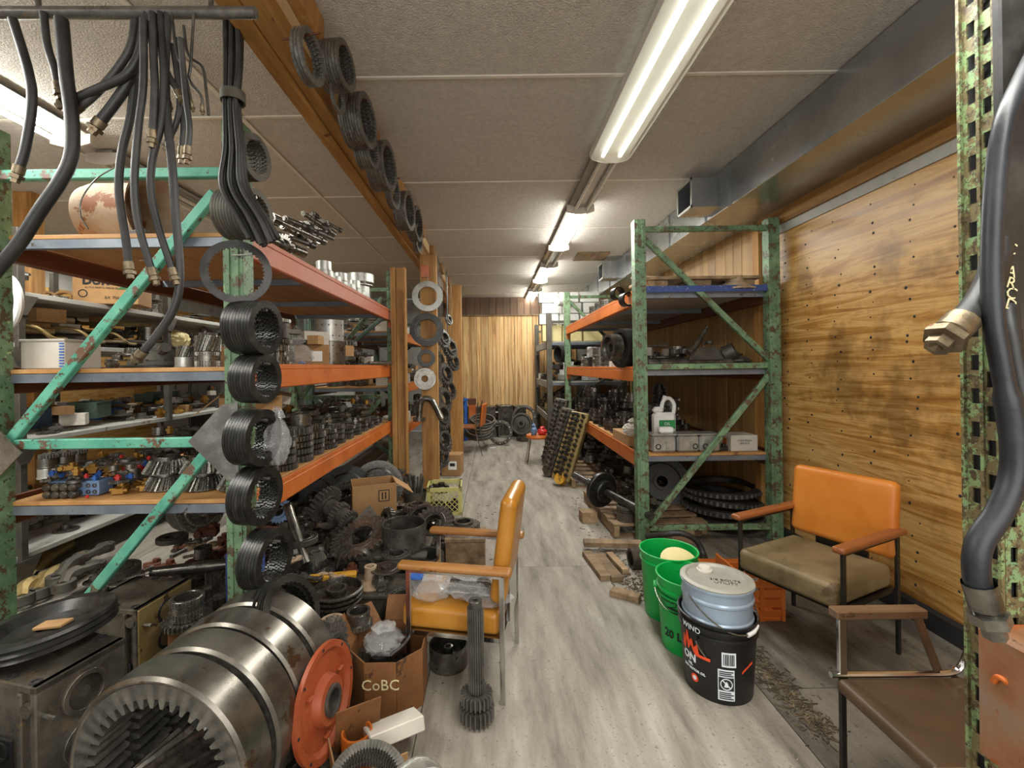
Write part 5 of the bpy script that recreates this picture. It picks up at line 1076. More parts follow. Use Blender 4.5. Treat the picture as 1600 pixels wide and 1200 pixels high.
# jug
jg = thing('oil_jug', 'white plastic jug with a green label on the right rack\'s lowest shelf', 'jug', V((1.51, 3.98, zR[2] + .10)), [])
thing('jug_stand', 'flat dark steel block carrying the green-labelled jug', 'block', V((1.51, 3.98, zR[2])), G().box((0, 0, .049), (.22, .15, .098), None, .006).data('jug_stand', 'darksteel'))
g = G(); g.box((0, 0, .10), (.19, .11, .20), None, .025); g.box((-.05, 0, .22), (.09, .09, .06), None, .025); g.tube([(.085, 0, .17), (.095, 0, .27), (.05, 0, .325), (.0, 0, .30), (-.02, 0, .22)], .017, 8, True, 4); part(jg, 'body', g.data('body', 'white')); part(jg, 'cap', G().cyl((.01, 0, .315), (.02, 0, .345), .022, None, 14).data('cap', 'white')); part(jg, 'label_panel', G().box((.01, -.057, .10), (.14, .003, .075)).data('label_panel', 'print_green'))
txt('OIL', .035, 'print_white', T(.01, -.0592, .105) @ zf, 0, None, .0006, jg); h3.block(1.51, 3.98, .13, zR[2] + .4)
thing('white_tub', 'small white tub in front of the green-labelled jug', 'tub', V((1.44, 3.76, zR[2] + .152)), G().box((0, 0, .025), (.12, .08, .05), None, .012).data('white_tub', 'white'))
for i, (x, w_, m_) in enumerate([(1.40, .20, 'silver'), (1.60, .18, 'silver'), (1.78, .17, 'silver')]):
    o = thing('cast_case', 'silver cast case with a round port, %s from the near post on the lowest shelf' % nth(i), 'case', V((x, 3.76, zR[2])), [('body', G().box((0, 0, .07), (w_, .16, .14), None, .016).data('body', m_)), ('lid', G().box((0, 0, .145), (w_ + .005, .165, .012), None, .004).data('lid', 'silver')), ('port', G().ring(.024, .014, .006, 18).data('port', 'darksteel'), T(-w_ * .25 if i != 1 else w_ * .3, -.08, .05) @ M.Rotation(pi / 2, 4, 'X')), ('rib', G().box((w_ * .12, -.083, .055), (.02, .012, .08), None, .003).data('rib', 'silver'))], 'silver cast cases')
put('carton', 'cardboard', V((1.66, 3.95, zR[2])), .13, ZR[2], rz=0, label='small brown box behind the silver cases'); h3.block(1.6, 3.8, .32, zR[2] + .12, .2)
wb_ = thing('printed_box', 'open whitish printed box at the rear post on the lowest shelf', 'box', V((2.07, 3.80, zR[2])), [('body', G().box((0, 0, .065), (.22, .2, .13), None, .003).data('body', 'whitebox')), ('orange_patch', G().box((-.112, 0, .07), (.003, .06, .06)).data('orange_patch', 'orange'))])
txt('OVERTREAD\nSERVICE', .022, 'print_black', T(.0, -.102, .075) @ zf, 0, None, .0006, wb_); h3.block(2.07, 3.8, .14, zR[2] + .14)
put('housing', 'blacksteel', V((1.93, 3.98, zR[2])), .09, ZR[2], label='dark round housing behind the silver cases'); put('casting', 'blacksteel', V((1.90, 3.75, zR[2])), .06, ZR[2], rz=0, label='dark block casting right of the silver cases'); h3.block(1.93, 3.9, .12, zR[2] + .1)
bag('crumpled_bag', 'crumpled greyish plastic bag at the beam by the right rack post', V((1.25, 3.98, zR[2] + .10)), .10, .08, .15, 5, mt='whitebox')
put('carton', 'cardboard', V((1.27, 4.2, zR[2])), (.16, .5, .14), ZR[2], rz=0, label='long cardboard box along the beam by the crumpled bag'); h3.block(1.27, 4.1, .25, zR[2] + .2)
h3.fill(110, [('gear', 'darksteel', 1.2), ('sleeve', 'steel', .9), ('bearing', 'steel', 1), ('casting', 'darksteel', 1), ('piston', 'steel', .7)], lambda x, y: zR[2] + (.16 if y > 4.2 else .1), .04, .075)
# far right rack with white boxes
ZQ = ['on top of the far right rack', 'on the far right rack\'s middle board', 'on the far right rack\'s lowest board']
random.seed(14)
for k, z in enumerate([1.85, 1.15, .55]):
    hh = Heap(.96, 2.2, 7.72, 9.85, z + .02, ZQ[k])
    if k == 0:
        for cx_ in range(3):
            for lv_ in range(4):
                m__ = 'cream' if lv_ == 0 else 'white'; zz = z + .02 + (0 if lv_ == 0 else .30 + .19 * (lv_ - 1)); hh_ = .29 if lv_ == 0 else .18; x_ = 1.04 + .36 * cx_
                put('carton', m__, V((x_ - .05 * (lv_ % 2), 7.95, zz)), (.27, .26, hh_ / .72), ZQ[k], rz=.0, label='%s carton of the %s front column on top of the far right rack' % (('cream bottom', 'lower white', 'upper white', 'topmost white')[lv_], nth(cx_)))
            hh.block(1.04 + .36 * cx_, 7.95, .2, z + .9)
    hh.fill(46 if k else 70, ([('carton', 'white', 2.6), ('carton', 'white', 2), ('carton', 'whitebox', 2.4)] if k == 0 else [('carton', 'cream', 1.8), ('casting', 'darksteel', 1.5), ('housing', 'oily', 1.5), ('carton', 'white', 1.8), ('gear', 'darksteel', 1.4)]), z + (.95 if k == 0 else .42), .07, .12)

put('sleeve', 'blacksteel', K(886, 553, 7.3), .14, ZQ[1], ax=(-1, -.4, 0), label='black coiled drum hanging at the far end of the right rack', ) 
rope('white_roll', 'white rolled tube lying over the white boxes near the duct', 'roll', [(1.1, 7.6, 2.52), (2.2, 8.6, 2.5)], .06, 'white', 0, 14)
rope('white_roll', 'shorter white pipe with a dark end above the far white boxes', 'pipe', [(1.25, 7.5, 2.61), (1.25, 7.95, 2.61)], .045, 'white', 0, 14)
# ================================================================ FLOOR, left pile
random.seed(77)
ZP = 'in the parts heap under the left rack'
hf = Heap(-2.1, -.36, 1.75, 5.0, 0, ZP)
def sup(x, y, r, top, mt='oily', kind='casting', base=0, var=0):
    if top - base < .02: return
    me, rr_, h = lib(kind, var, mt); put(kind, mt, V((x, y, base)), (r / 1.05, r / 1.05, (top - base) / h), ZP, var)
# giant ring gears
ax0 = V((.05, .42, 0)).normalized(); GRP = 'giant ring gears at the front left'
me_g = cm('giant', lambda g: (g.igear(.268, .118, .205, 48, .020), g.ring(.285, .262, .088, 64, T(0, 0, .015), .006)), 'bigsteel')
nm = ['frontmost giant steel ring gear, teeth inside, a slanted gear within it', 'second giant steel ring gear from the front', 'third giant steel ring gear from the front', 'rearmost giant steel ring gear, by the green post']
for i in range(4):
    c = V((-.975, 1.27, .285)) + ax0 * (.135 * i) + V((.008 * (i % 2), 0, 0)); rx = M.Rotation(R(3 * (i % 2) - 1), 4, 'Y')
    o = thing('ring_gear', nm[i], 'ring gear', M.Translation(c) @ aim(ax0), [('toothed_ring', cm('gt', lambda g: g.igear(.266, .11, .196, 40, .026), 'darksteel'), T(0, 0, .004)), ('rim', cm('gr', lambda g: g.ring(.285, .262, .118, 72, None, .009), 'bigsteel'))], GRP)
hg_ = lib('helical_gear', 0, 'bigsteel')[0]
put('helical_gear', 'bigsteel', V((-.99, 1.24, .20)) + V((.02, 0, 0)), (.135, .135, .12), ZP, ax=ax0, label='wide slanted-tooth gear resting inside the frontmost giant ring gear')
for k in range(4): c = V((-1.02, 1.27, .285)) + ax0 * .135 * k; hf.block(c.x, c.y + .05, .29, .57)
# engine blocks
def engine_block(label, p, sx, sy, sz, rz, mt, side, grp='engine blocks', nb=3, mt2=None):
    o = ob('engine_block', None, None, M.Translation(p) @ M.Rotation(rz, 4, 'Z')); tag(o, label, 'engine block', grp)
    g = G(); t = .02
    g.box((0, 0, sz / 2), (sx * .9, sy * .9, sz * .96), None, .01); g.box((0, 0, sz - .012), (sx, sy, .024), None, .004); g.box((0, 0, .012), (sx, sy, .024), None, .004)
    for s_ in (-1, 1): g.box((s_ * (sx / 2 - .012), 0, sz / 2), (.024, sy, sz), None, .004)
    part(o, 'casting', g.data('casting', mt))
    for i in range(nb):
        yy_ = (i - (nb - 1) / 2) * sz / nb * .92 + sz / 2
        mx = T(side * sx / 2, 0, yy_) @ M.Rotation(side * pi / 2, 4, 'Y')
        part(o, 'bore', G().ring(min(sy, sz / nb) * .40, min(sy, sz / nb) * .30, .012, 26).lathe([(0, -.001), (min(sy, sz / nb) * .30, .002)], 26).data('bore', 'oily'), mx)
    if mt2: part(o, 'side_plate', G().box((side * (sx / 2 + .004), 0, sz / 2), (.008, sy * .98, sz * .98), None, .003).data('side_plate', mt2))
    for k in (-1, 1):
        part(o, 'rib', G().box((k * sx * .3, -sy * .46, sz * .5), (.02, .03, sz * .9), None, .004).data('rib', mt)); part(o, 'boss', G().cyl((0, 0, 0), (0, 0, .02), .022, None, 12).data('boss', mt), T(k * sx * .4, -sy * .45, sz * .86) @ M.Rotation(pi / 2, 4, 'X'))
    part(o, 'front_opening', G().box((0, 0, 0), (sx * .26, .012, sz * .42), None, .004).data('front_opening', 'print_black'), T(.0, -sy * .452, sz * .42))
    for i in range(6): part(o, 'deck_hole', G().ring(.016, .009, .004, 12).data('deck_hole', 'print_black'), T(-sx * .4 + sx * .16 * i, sy * .42 * (-1) ** i, sz))
    for i in range(4): part(o, 'stud_bolt', G().cyl((0, 0, 0), (0, 0, .05), .007, None, 8).data('stud_bolt', 'steel'), T(side * sx / 2, (sy * .42) * (-1) ** i, sz * (.15 + .22 * i)) @ M.Rotation(side * pi / 2, 4, 'Y'))
    for i in range(3): part(o, 'front_port', G().ring(.03, .02, .01, 16).lathe([(0, -.001), (.02, .001)], 16).data('front_port', 'print_black'), T(-sx * .28 + .28 * sx * i, -sy * .452, sz * (.35 + .2 * (i % 2))) @ M.Rotation(pi / 2, 4, 'X'))
    return o
engine_block('dark engine block with a tan side, left of the giant ring gears', V((-1.70, 2.12, 0)), .30, .30, .40, -.12, 'oily', 1, mt2='tube_tan')
engine_block('oily engine block with open bores at the front left corner under the grooved wheel', V((-1.50, 1.50, 0)), .32, .26, .50, -.25, 'oily', 1)
engine_block('second oily engine block at the very corner of the photograph', V((-1.62, 1.16, 0)), .34, .26, .42, -.1, 'blacksteel', 1)
hf.block(-1.7, 2.12, .22, .43)
thing('grooved_wheel', 'large grooved belt wheel lying on the front left engine block', 'pulley', M.Translation((-1.56, 1.56, .535)) @ M.Rotation(-.10, 4, 'Y'), [('wheel', G().lathe([(.03, .02), (.12, .02), (.15, .05), (.185, .05), (.19, .04), (.18, .03), (.19, .02), (.18, .01), (.19, 0), (.15, 0), (.12, .0), (.03, .0)], 48, None, True).data('wheel', 'blacksteel')), ('wood_scrap', G().box((.02, 0, .028), (.10, .05, .01), None, .002).data('wood_scrap', 'cardboard'))])
put('helical_gear', 'steel', V((-1.50, 1.86, .0)), .05, ZP, label='small spring-like gear between the two front engine blocks')
# heap behind them: gear drum on an orange can
thing('rusty_can', 'rusty orange-brown can under the double gear drum', 'can', V((-1.40, 2.05, 0)), G().lathe([(0, 0), (.085, 0), (.085, .27), (.08, .275), (.085, .28), (.085, .30), (0, .30)], 26).data('rusty_can', 'cardboard_oily'))
put('gear', 'steel', V((-1.40, 2.03, .303)), .098, ZP, 1, label='flat gear ring lying on the rusty can'); put('drum_gear', 'steel', V((-1.40, 2.03, .33)), .07, ZP, label='toothed drum standing on the flat gear ring atop the rusty can'); hf.block(-1.4, 2.03, .1, .43)
sup(-1.16, 2.16, .13, .40); put('sleeve', 'steel', V((-1.30, 2.25, .40)), .06, ZP, ax=(1, .12, 0), label='plain steel tube lying behind the rearmost giant ring gear')
sup(-1.62, 2.42, .14, .33); rope('splined_shaft', 'bluish splined shaft end lying on the dark heap left of the gear drum', 'shaft', [(-1.80, 2.34, .39), (-1.42, 2.44, .39)], [.024, .028, .034, .024], 'steel', 3, 16)
for i, (x, y) in enumerate([(-1.52, 2.5), (-1.3, 2.5)]): sup(x, y, .14, .36, 'oily')
hf.block(-1.5, 2.4, .3, .42)
# drum on grey case, right part of the heap
thing('metal_case', 'grey-green steel case carrying the big drilled drum', 'case', V((-.62, 2.80, 0)), [('body', G().box((0, 0, .15), (.40, .30, .30), None, .012).data('body', 'greycast')), ('lid', G().box((0, 0, .315), (.42, .32, .03), None, .008).data('lid', 'greycast'))]); hf.block(-.62, 2.8, .25, .34)
drilled_drum('big dark drilled drum on the grey case behind the ochre chair', V((-.565, 2.78, .332)), .135, .15, 'darksteel', 2, 14, .93)
thing('metal_tray', 'low dark grey cast tray in front of the big drilled drum', 'tray', V((-.66, 2.42, 0)), G().box((0, 0, .13), (.36, .22, .26), None, .02).box((0, 0, .265), (.40, .25, .02), None, .004).data('metal_tray', 'oily')); hf.block(-.66, 2.42, .2, .28)
thing('spool', 'rusty spool with a round foot on the dark cast tray', 'spool', V((-.67, 2.40, .277)), G().lathe([(0, 0), (.075, 0), (.08, .008), (.06, .02), (.035, .035), (.03, .09), (.033, .105), (.02, .105), (.02, .02), (0, .02)], 26).data('spool', 'rustpale'))
o = thing('bent_band', 'curved drilled steel band standing behind the rusty spool', 'band', M.Translation((-.80, 2.60, .30)) @ M.Rotation(pi / 2, 4, 'X') @ M.Rotation(-.5, 4, 'Z'), G().lathe([(.10, 0), (.107, 0), (.107, .05), (.10, .05)], 24, None, True, pi * 1.15).data('bent_band', 'steel'))
sup(-.80, 2.6, .12, .26)
sup(-.86, 2.86, .16, .30); put('gear', 'steel', V((-.84, 2.80, .385)), (.19, .19, .06), ZP, 1, tilt=M.Rotation(.35, 4, 'X') @ M.Rotation(-.2, 4, 'Y'), label='large thin gear lying tilted left of the big drilled drum')
thing('flat_casting', 'pointed steel plate rising behind the large tilted gear', 'plate', M.Translation((-.86, 3.04, .42)) @ M.Rotation(1.0, 4, 'X'), G().prism([(-.12, -.05), (.12, -.05), (0, .09)], 0, .012).data('flat_casting', 'greycast'))
sup(-1.02, 2.62, .14, .24); put('flange', 'steel', V((-1.05, 2.62, .26)), .125, ZP, label='wide flange with a cone hub lying on the heap below the orange beam'); put('bevel_gear', 'greycast', V((-1.05, 2.62, .33)), .06, ZP, label='drilled cone on the wide flange'); hf.block(-1.05, 2.62, .14, .38)
rope('long_shaft', 'bright ribbed shaft leaning down to the right beside the green post', 'shaft', [(-1.26, 2.72, .62), (-1.08, 2.56, .33)], [.026, .03, .022, .026], 'steel', 4, 14)
o = thing('gear_shaft', 'heavy dark shaft with several gears slanting across the heap', 'shaft', M.Translation((-1.10, 3.12, .44)) @ aim((.75, -.35, -.38)), [('shaft', G().lathe([(0, -.2), (.04, -.2), (.04, -.1), (.06, -.1), (.06, .1), (.045, .1), (.045, .28), (0, .28)], 18).data('shaft', 'darksteel')), ('gear', lib('gear', 0, 'darksteel')[0], T(0, 0, -.14) @ M.Scale(.13, 4)), ('gear', lib('gear', 2, 'darksteel')[0], T(0, 0, .0) @ M.Scale(.085, 4)), ('gear', lib('gear', 0, 'darksteel')[0], T(0, 0, .10) @ M.Scale(.08, 4))])
sup(-1.1, 3.1, .16, .34); hf.block(-1.1, 3.1, .2, .5)
put('gear', 'bluegrey', V((-1.42, 2.95, .52)), .085, ZP, ax=(.2, -1, .15), label='bluish splined gear face under the lowest orange beam'); sup(-1.42, 2.98, .12, .44)
put('helical_gear', 'darksteel', V((-1.3, 2.6, .0)), (.10, .10, .22), ZP, label='tall dark splined drum low by the green post'); hf.block(-1.3, 2.6, .1, .3)
thing('blue_can', 'dark blue round can behind the lowest disc packs', 'can', V((-1.30, 2.33, .0)), G().lathe([(0, 0), (.09, 0), (.09, .50), (.085, .51), (0, .51)], 24).data('blue_can', 'blueboard')); hf.block(-1.3, 2.33, .1, .52)
# carton with the printed panel
cb = open_carton('open brown carton with a printed square on its side, under the left rack', V((-.98, 3.62, .28)), .33, .26, .25, .35, flaps=(150, 35, 60, 100))
part(cb, 'printed_square', G().box((.07, -.1335, .16), (.085, .001, .09)).data('printed_square', 'print_black')); part(cb, 'printed_square_inside', G().box((.07, -.1345, .16), (.07, .001, .075)).data('printed_square_inside', 'cardboard'))
for i in range(2): part(cb, 'printed_bar', G().box((.058 + .024 * i, -.1355, .16), (.011, .001, .055)).data('printed_bar', 'print_black'))
sup(-.98, 3.62, .2, .275, 'oily'); hf.block(-.98, 3.62, .22, .56)
for i, (x, y, z, r) in enumerate([(-1.16, 4.45, .27, .25), (-1.42, 4.30, .26, .25), (-1.7, 4.2, .25, .24)]): put('disc', 'rubber' if i else 'darksteel', V((x, y, z)), r, ZP, ax=(.25, -1, .22), label='big dark wheel disc standing under the rack, %s from the wooden post' % nth(i)); hf.block(x, y, .12, .5)
# behind/right of the drum
put('gear', 'darksteel', V((-.78, 3.3, .33)), .085, ZP, ax=(-.8, -.7, .3), label='dark gear standing on edge left of the half drum'); sup(-.78, 3.28, .12, .26)
put('low_sleeve', 'steel', V((-.50, 3.22, .30)), .13, ZP, ax=(-.3, -.9, .9), label='steel half drum leaning behind the big drilled drum'); put('gear', 'darksteel', V((-.42, 3.12, .33)), (.15, .15, .12), ZP, ax=(-.2, -.7, .8), label='thick wide-faced gear leaning on the steel half drum'); sup(-.48, 3.26, .16, .27)
thing('wooden_box', 'brown stained wooden box seen through the ochre chair\'s arms', 'box', V((-.20, 3.08, 0)), [('panel', G().box((0, -.1, .14), (.26, .02, .28)).data('panel', 'oldwood')), ('panel', G().box((0, .1, .14), (.26, .02, .28)).data('panel', 'oldwood')), ('panel', G().box((-.12, 0, .14), (.02, .18, .28)).data('panel', 'oldwood')), ('panel', G().box((.12, 0, .14), (.02, .18, .28)).data('panel', 'oldwood')), ('top', G().box((0, 0, .29), (.27, .23, .02)).data('top', 'oldwood'))])
put('gear', 'darksteel', V((-.22, 3.12, .302)), (.115, .115, .15), ZP, 0, label='thick dark gear lying on the brown wooden box behind the chair')
put('gear', 'steel', V((-.43, 3.3, .32)), .07, ZP, ax=(-.8, -.8, .2), label='small bright gear beside the thick gear on the wooden box')
put('sleeve', 'oily', V((-.42, 2.62, 0)), (.11, .11, .22), ZP, label='black open cylinder behind the ochre chair\'s front leg'); put('low_sleeve', 'blacksteel', V((-.42, 2.62, .278)), .12, ZP, label='black ring on top of the open cylinder behind the chair')
# near part of the heap
put('drum_gear', 'steel', V((-.98, 2.12, .20)), .105, ZP, tilt=M.Rotation(.5, 4, 'X') @ M.Rotation(.4, 4, 'Y'), label='tilted gear drum with slanted teeth right of the lowest disc pack'); sup(-.98, 2.14, .12, .16)
put('helical_gear', 'steel', V((-1.02, 2.02, .27)), (.05, .05, .13), ZP, ax=(.75, -.2, .55), label='bright slanted-tooth pinion lying across the tilted gear drum')
put('low_sleeve', 'redbrown', V((-.84, 2.12, .20)), .095, ZP, tilt=M.Rotation(.7, 4, 'X'), label='dark reddish domed ring behind the small toothed sleeves'); sup(-.84, 2.16, .1, .17)
def tsleeve(lab, px_, py_, Y_, z0, r, mt='steel'):
    p = K(px_, py_, Y_); p.z = z0
    o = thing('toothed_sleeve', lab, 'sleeve', p, [('sleeve', G().ring(r, r * .8, r * 1.25, 30).data('sleeve', mt)), ('toothed_collar', G().gear(r * 1.22, r * .35, r * .85, 26, r * .12).data('toothed_collar', mt)), ('toothed_rim', G().gear(r * 1.02, r * .12, r * .82, 34, r * .05, r * 1.22).data('toothed_rim', mt))], 'toothed sleeves standing in the heap')
    sup(p.x, p.y, r * 1.2, z0 - .004); hf.block(p.x, p.y, r * 1.25, z0 + r * 1.5); return o
tsleeve('toothed sleeve standing in the heap right below the domed ring', 560, 950, 2.06, .26, .052); tsleeve('toothed sleeve standing next to the rearmost giant ring gear', 474, 972, 1.92, .28, .050); tsleeve('third toothed sleeve, lower and just behind the leaning toothed disc', 528, 985, 1.86, .22, .046)
put('bearing', 'rustpale', V((K(518, 940, 2.02).x, 2.02, .27)), .068, ZP, tilt=M.Rotation(.2, 4, 'X'), label='ring with orange rust between two toothed sleeves'); sup(K(518, 940, 2.02).x, 2.04, .07, .255)
put('gear', 'darksteel', V((-.70, 1.80, .30)), (.13, .13, .12), ZP, ax=(.97, -.2, .0), label='toothed dark disc standing on edge behind the orange flange')
thing('red_strap', 'red strap lying on the heap beside the lowest disc pack', 'strap', V((-.95, 1.96, .265)), G().box((0, 0, 0), (.14, .02, .006), None, 0, .4).data('red_strap', 'paintred'))
thing('yellow_bar', 'yellow painted bar across the heap behind the wide flange', 'bar', M.Translation((-.90, 2.46, .30)) @ M.Rotation(.2, 4, 'Z'), G().box((0, 0, 0), (.26, .05, .03), None, .006).data('yellow_bar', 'yellowpaint')); sup(-.9, 2.46, .12, .28)
# orange flange
of = thing('orange_flange', 'large orange flange disc standing on edge beside the giant ring gears', 'flange', M.Translation((-.625, 1.62, .245)) @ aim((.985, -.17, .08)), [('disc', G().lathe([(.045, .03), (.075, .03), (.085, .0), (.15, -.005), (.165, .012), (.188, .012), (.188, -.004), (.165, -.018), (.045, -.018)], 48, None, True).data('disc', 'flange_orange')), ('bearing_hub', G().ring(.052, .036, .05, 28, T(0, 0, -.01)).data('bearing_hub', 'darksteel'))])
for i in range(8): a = 2 * pi * i / 8; part(of, 'bolt_hole', G().cyl((.176 * cos(a), .176 * sin(a), .011), (.176 * cos(a), .176 * sin(a), .0135), .006, None, 8).data('bolt_hole', 'print_black'))
for i in range(3): a = 2 * pi * i / 3 + .4; part(of, 'rib', G().box((.115 * cos(a), .115 * sin(a), .008), (.03, .008, .014), None, .002).data('rib', 'flange_orange'))
# oily octagonal carton full of bagged parts
g = G(); n8 = 8; R8 = .155
oc = thing('oily_carton', 'oil-stained open carton with chalk letters, full of bagged parts', 'box', M.Translation((-.475, 1.98, 0)), [])
for i in range(n8):
    a0, a1 = 2 * pi * (i - .5) / n8, 2 * pi * (i + .5) / n8; w_ = 2 * R8 * math.tan(pi / n8); am = (a0 + a1) / 2
    part(oc, 'side_panel', G().box((R8, 0, .12), (.006, w_, .24)).data('side_panel', 'cardboard_oily'), M.Rotation(am, 4, 'Z'))
for i in (2, 3, 4):
    part(oc, 'flap', G().box((0, 0, .055), (.005, .11, .11)).data('flap', 'cardboard_oily'), M.Rotation(2 * pi * i / n8, 4, 'Z') @ T(R8, 0, .24) @ M.Rotation(1.0 if i % 2 else .6, 4, 'Y'))
txt('CoBC', .062, 'print_cream', M.Rotation(R(0), 4, 'Z') @ T(.0, -R8 - .005, .15) @ zf @ T(-.0, 0, 0), 0, None, .0012, oc, sx=1.0)
put('casting', 'blacksteel', V((-.475, 1.98, .0)), (.12, .12, .2), ZP, label='black parts packed inside the oil-stained carton'); bag('plastic_bag', 'clear bag of parts on top of the oil-stained carton', V((-.50, 1.99, .19)), .085, .08, .12, 21)
rope('cable_coil', 'bunch of thin black leads spilling in the oil-stained carton', 'cable', [(-.45, 1.9, .22), (-.40, 1.93, .25), (-.39, 2.02, .24), (-.45, 2.07, .22), (-.52, 2.02, .23)], .007, 'rubber')
hf.block(-.475, 1.98, .2, .4)
# open carton flaps with a clutch drum at the very front
o = thing('torn_carton', 'torn brown carton flap standing between flange and oily carton', 'box', M.Translation((-.52, 1.66, 0)) @ M.Rotation(.5, 4, 'Z'), [('panel', G().box((0, .02, .11), (.16, .005, .22)).data('panel', 'cardboard_oily'), M.Rotation(.25, 4, 'X')), ('panel', G().box((.02, -.16, .04), (.24, .005, .08)).data('panel', 'cardboard')), ('panel', G().box((-.1, -.07, .05), (.005, .18, .10)).data('panel', 'cardboard'))])
put('low_sleeve', 'orange', V((-.51, 1.62, .0)), (.055, .055, .22), ZP, label='orange ring standing in the torn carton')
thing('white_carton', 'small grey-white crushed carton lying in front of the oily carton', 'box', M.Translation((-.385, 1.66, .105)) @ M.Rotation(.5, 4, 'Z') @ M.Rotation(-.35, 4, 'X'), G().box((0, 0, 0), (.20, .12, .05), None, .004).data('white_carton', 'whitebox'))
disc_pack('ring_pack', 'mesh-like stack of lined rings lying at the bottom front', 'disc pack', V((-.42, 1.42, .10)), 7, .125, .095, .010, .003, V((.25, -.25, .9)), 'darksteel', None, 60)
put('sleeve', 'silver', V((-.26, 1.40, .09)), .10, ZP, ax=(.35, -.6, .35), label='bright drilled cylinder lying at the bottom front')
put('casting', 'oily', V((-.70, 1.34, 0)), .16, ZP, label='oily casting on the floor in front of the orange flange')
put('housing', 'oily', V((-.47, 1.22, 0)), .14, ZP, label='oily housing at the bottom edge below the mesh-like rings')
# splined shaft standing upright, and small drum
ss = thing('splined_shaft', 'tall splined shaft standing on its gear end on the open floor', 'shaft', V((-.085, 1.83, 0)), [('shaft', G().gear(.034, .34, .012, 22, .005, .12).ring(.028, .010, .035, 24, T(0, 0, .455)).data('shaft', 'darksteel')), ('gear', G().gear(.072, .05, .03, 22, .012, .012).ring(.05, .03, .014, 22).data('gear', 'darksteel')), ('gear', G().gear(.066, .04, .03, 22, .011, .076).data('gear', 'darksteel'))])
o = drilled_drum('round open steel drum with a hub inside on the open floor', V((-.235, 2.18, 0)), .093, .10, 'steel', 2, 3, .93); part(o, 'floor_plate', G().cyl((0, 0, .015), (0, 0, .025), .088, None, 30).data('floor_plate', 'darksteel')); part(o, 'hub', G().lathe([(0, 0), (.05, 0), (.04, .02), (.022, .025), (.022, .06), (.012, .062), (.012, .03), (0, .03)], 20).data('hub', 'steel'), T(0, 0, .025))
# yellow milk crate
cr = ob('milk_crate', None, None, T(-.50, 4.52, 0) @ M.Rotation(.06, 4, 'Z')); tag(cr, 'yellow lattice plastic crate by the wooden posts', 'crate')
S_, Hc = .33, .27
for k in range(4):
    mx = M.Rotation(k * pi / 2, 4, 'Z') @ T(0, -S_ / 2, 0)
    g = G(); g.box((0, 0, Hc - .02), (S_, .012, .04)); g.box((0, 0, .015), (S_, .012, .03)); g.box((-S_ / 2 + .015, 0, Hc / 2), (.03, .012, Hc)); g.box((S_ / 2 - .015, 0, Hc / 2), (.03, .012, Hc)); part(cr, 'side_frame', g.data('side_frame', 'crate_yellow'), mx)
    g = G()
    for sgn in (-1, 1):
        for j in range(-5, 6):
            x0 = j * .05; p = V((x0 - sgn * .1, 0, .03)); q = V((x0 + sgn * .1, 0, Hc - .04)); 
            lo, hi = -S_ / 2 + .02, S_ / 2 - .02
            d_ = q - p; ta, tb = sorted(((lo - p.x) / d_.x, (hi - p.x) / d_.x)); ta, tb = max(0, ta), min(1, tb)
            if tb > ta: g.tube([p + d_ * ta, p + d_ * tb], .004, 4)
    part(cr, 'lattice', g.data('lattice', 'crate_yellow'), mx)
part(cr, 'bottom', G().box((0, 0, .008), (S_, S_, .012)).data('bottom', 'crate_yellow'))
for i in range(4): put('casting' if i % 2 else 'gear', 'blacksteel', V((-.58 + .15 * (i % 2), 4.45 + .14 * (i // 2), .02)), .075, 'inside the yellow crate', i)
put('casting', 'blacksteel', V((-.55, 4.5, .19)), .11, 'inside the yellow crate', label='black casting heaped above the yellow crate\'s rim')
bk = thing('parts_bucket', 'grey bucket of dark rods beside the yellow crate', 'bucket', V((-.79, 4.45, 0)), [('shell', G().lathe([(0, .0), (.09, 0), (.115, .22), (.11, .22), (.086, .01), (0, .01)], 24).data('shell', 'greycast'))])
for i in range(7): rope('rod', 'dark rod standing in the grey bucket, %s of them' % nth(i), 'rod', [(-.83 + .013 * i, 4.44 + .012 * (i % 3), .02), (-.88 + .03 * i, 4.42 + .03 * (i % 3), .36 + .02 * (i % 2))], .012, 'darksteel', 0, 8, 'rods in the grey bucket')
cb2 = thing('cardboard_box', 'brown box with a white barcode label on the floor by the far post', 'box', M.Translation((-.56, 6.05, 0)) @ M.Rotation(-.1, 4, 'Z'), [('body', G().box((0, 0, .14), (.26, .24, .28), None, .004).data('body', 'cardboard')), ('label_sticker', G().box((.02, -.122, .14), (.11, .003, .11)).data('label_sticker', 'white'))]); part(cb2, 'barcode', G().box((.02, -.1245, .15), (.07, .002, .04)).data('barcode', 'print_black'))
# fill the rest of the heap
Kf = [('gear', 'darksteel', 1.25), ('gear', 'oily', 1.3), ('cluster_gear', 'darksteel', 1.1), ('shaft', 'darksteel', 4.5), ('shaft', 'steel', 4.2), ('sleeve', 'steel', .8), ('casting', 'oily', 1.3), ('knuckle', 'oily', 1.2), ('housing', 'oily', 1.3), ('bearing', 'darksteel', 1.1), ('flange', 'oily', 1.2), ('plate_ring', 'steel', 1.4), ('disc', 'oily', 1.6), ('casting', 'redbrown', .9), ('knuckle', 'rustpale', .9), ('fitting_piece', 'steel', .7), ('pulley', 'oily', 1.3)]
sup(-.66, 1.62, .10, .062); sup(-.68, 1.80, .09, .165)
def ft(x, y):
    if y > 3.5 and x > -.9 or (y > 3.4 and x > -.5): return 0
    if y < 2.2 and x > -.8: return .27
    return max(.10, min(.52, .42 + .06 * sin(x * 9) - max(0, (x + .75)) * .45 - max(0, 2.3 - y) * .2))
hf.block(-.62, 1.62, .13, .5)
hf.fill(620, Kf, ft, .05, .10)
hf2 = Heap(-2.1, -.95, 1.9, 3.2, 0, 'in the low heap beyond the front engine blocks')
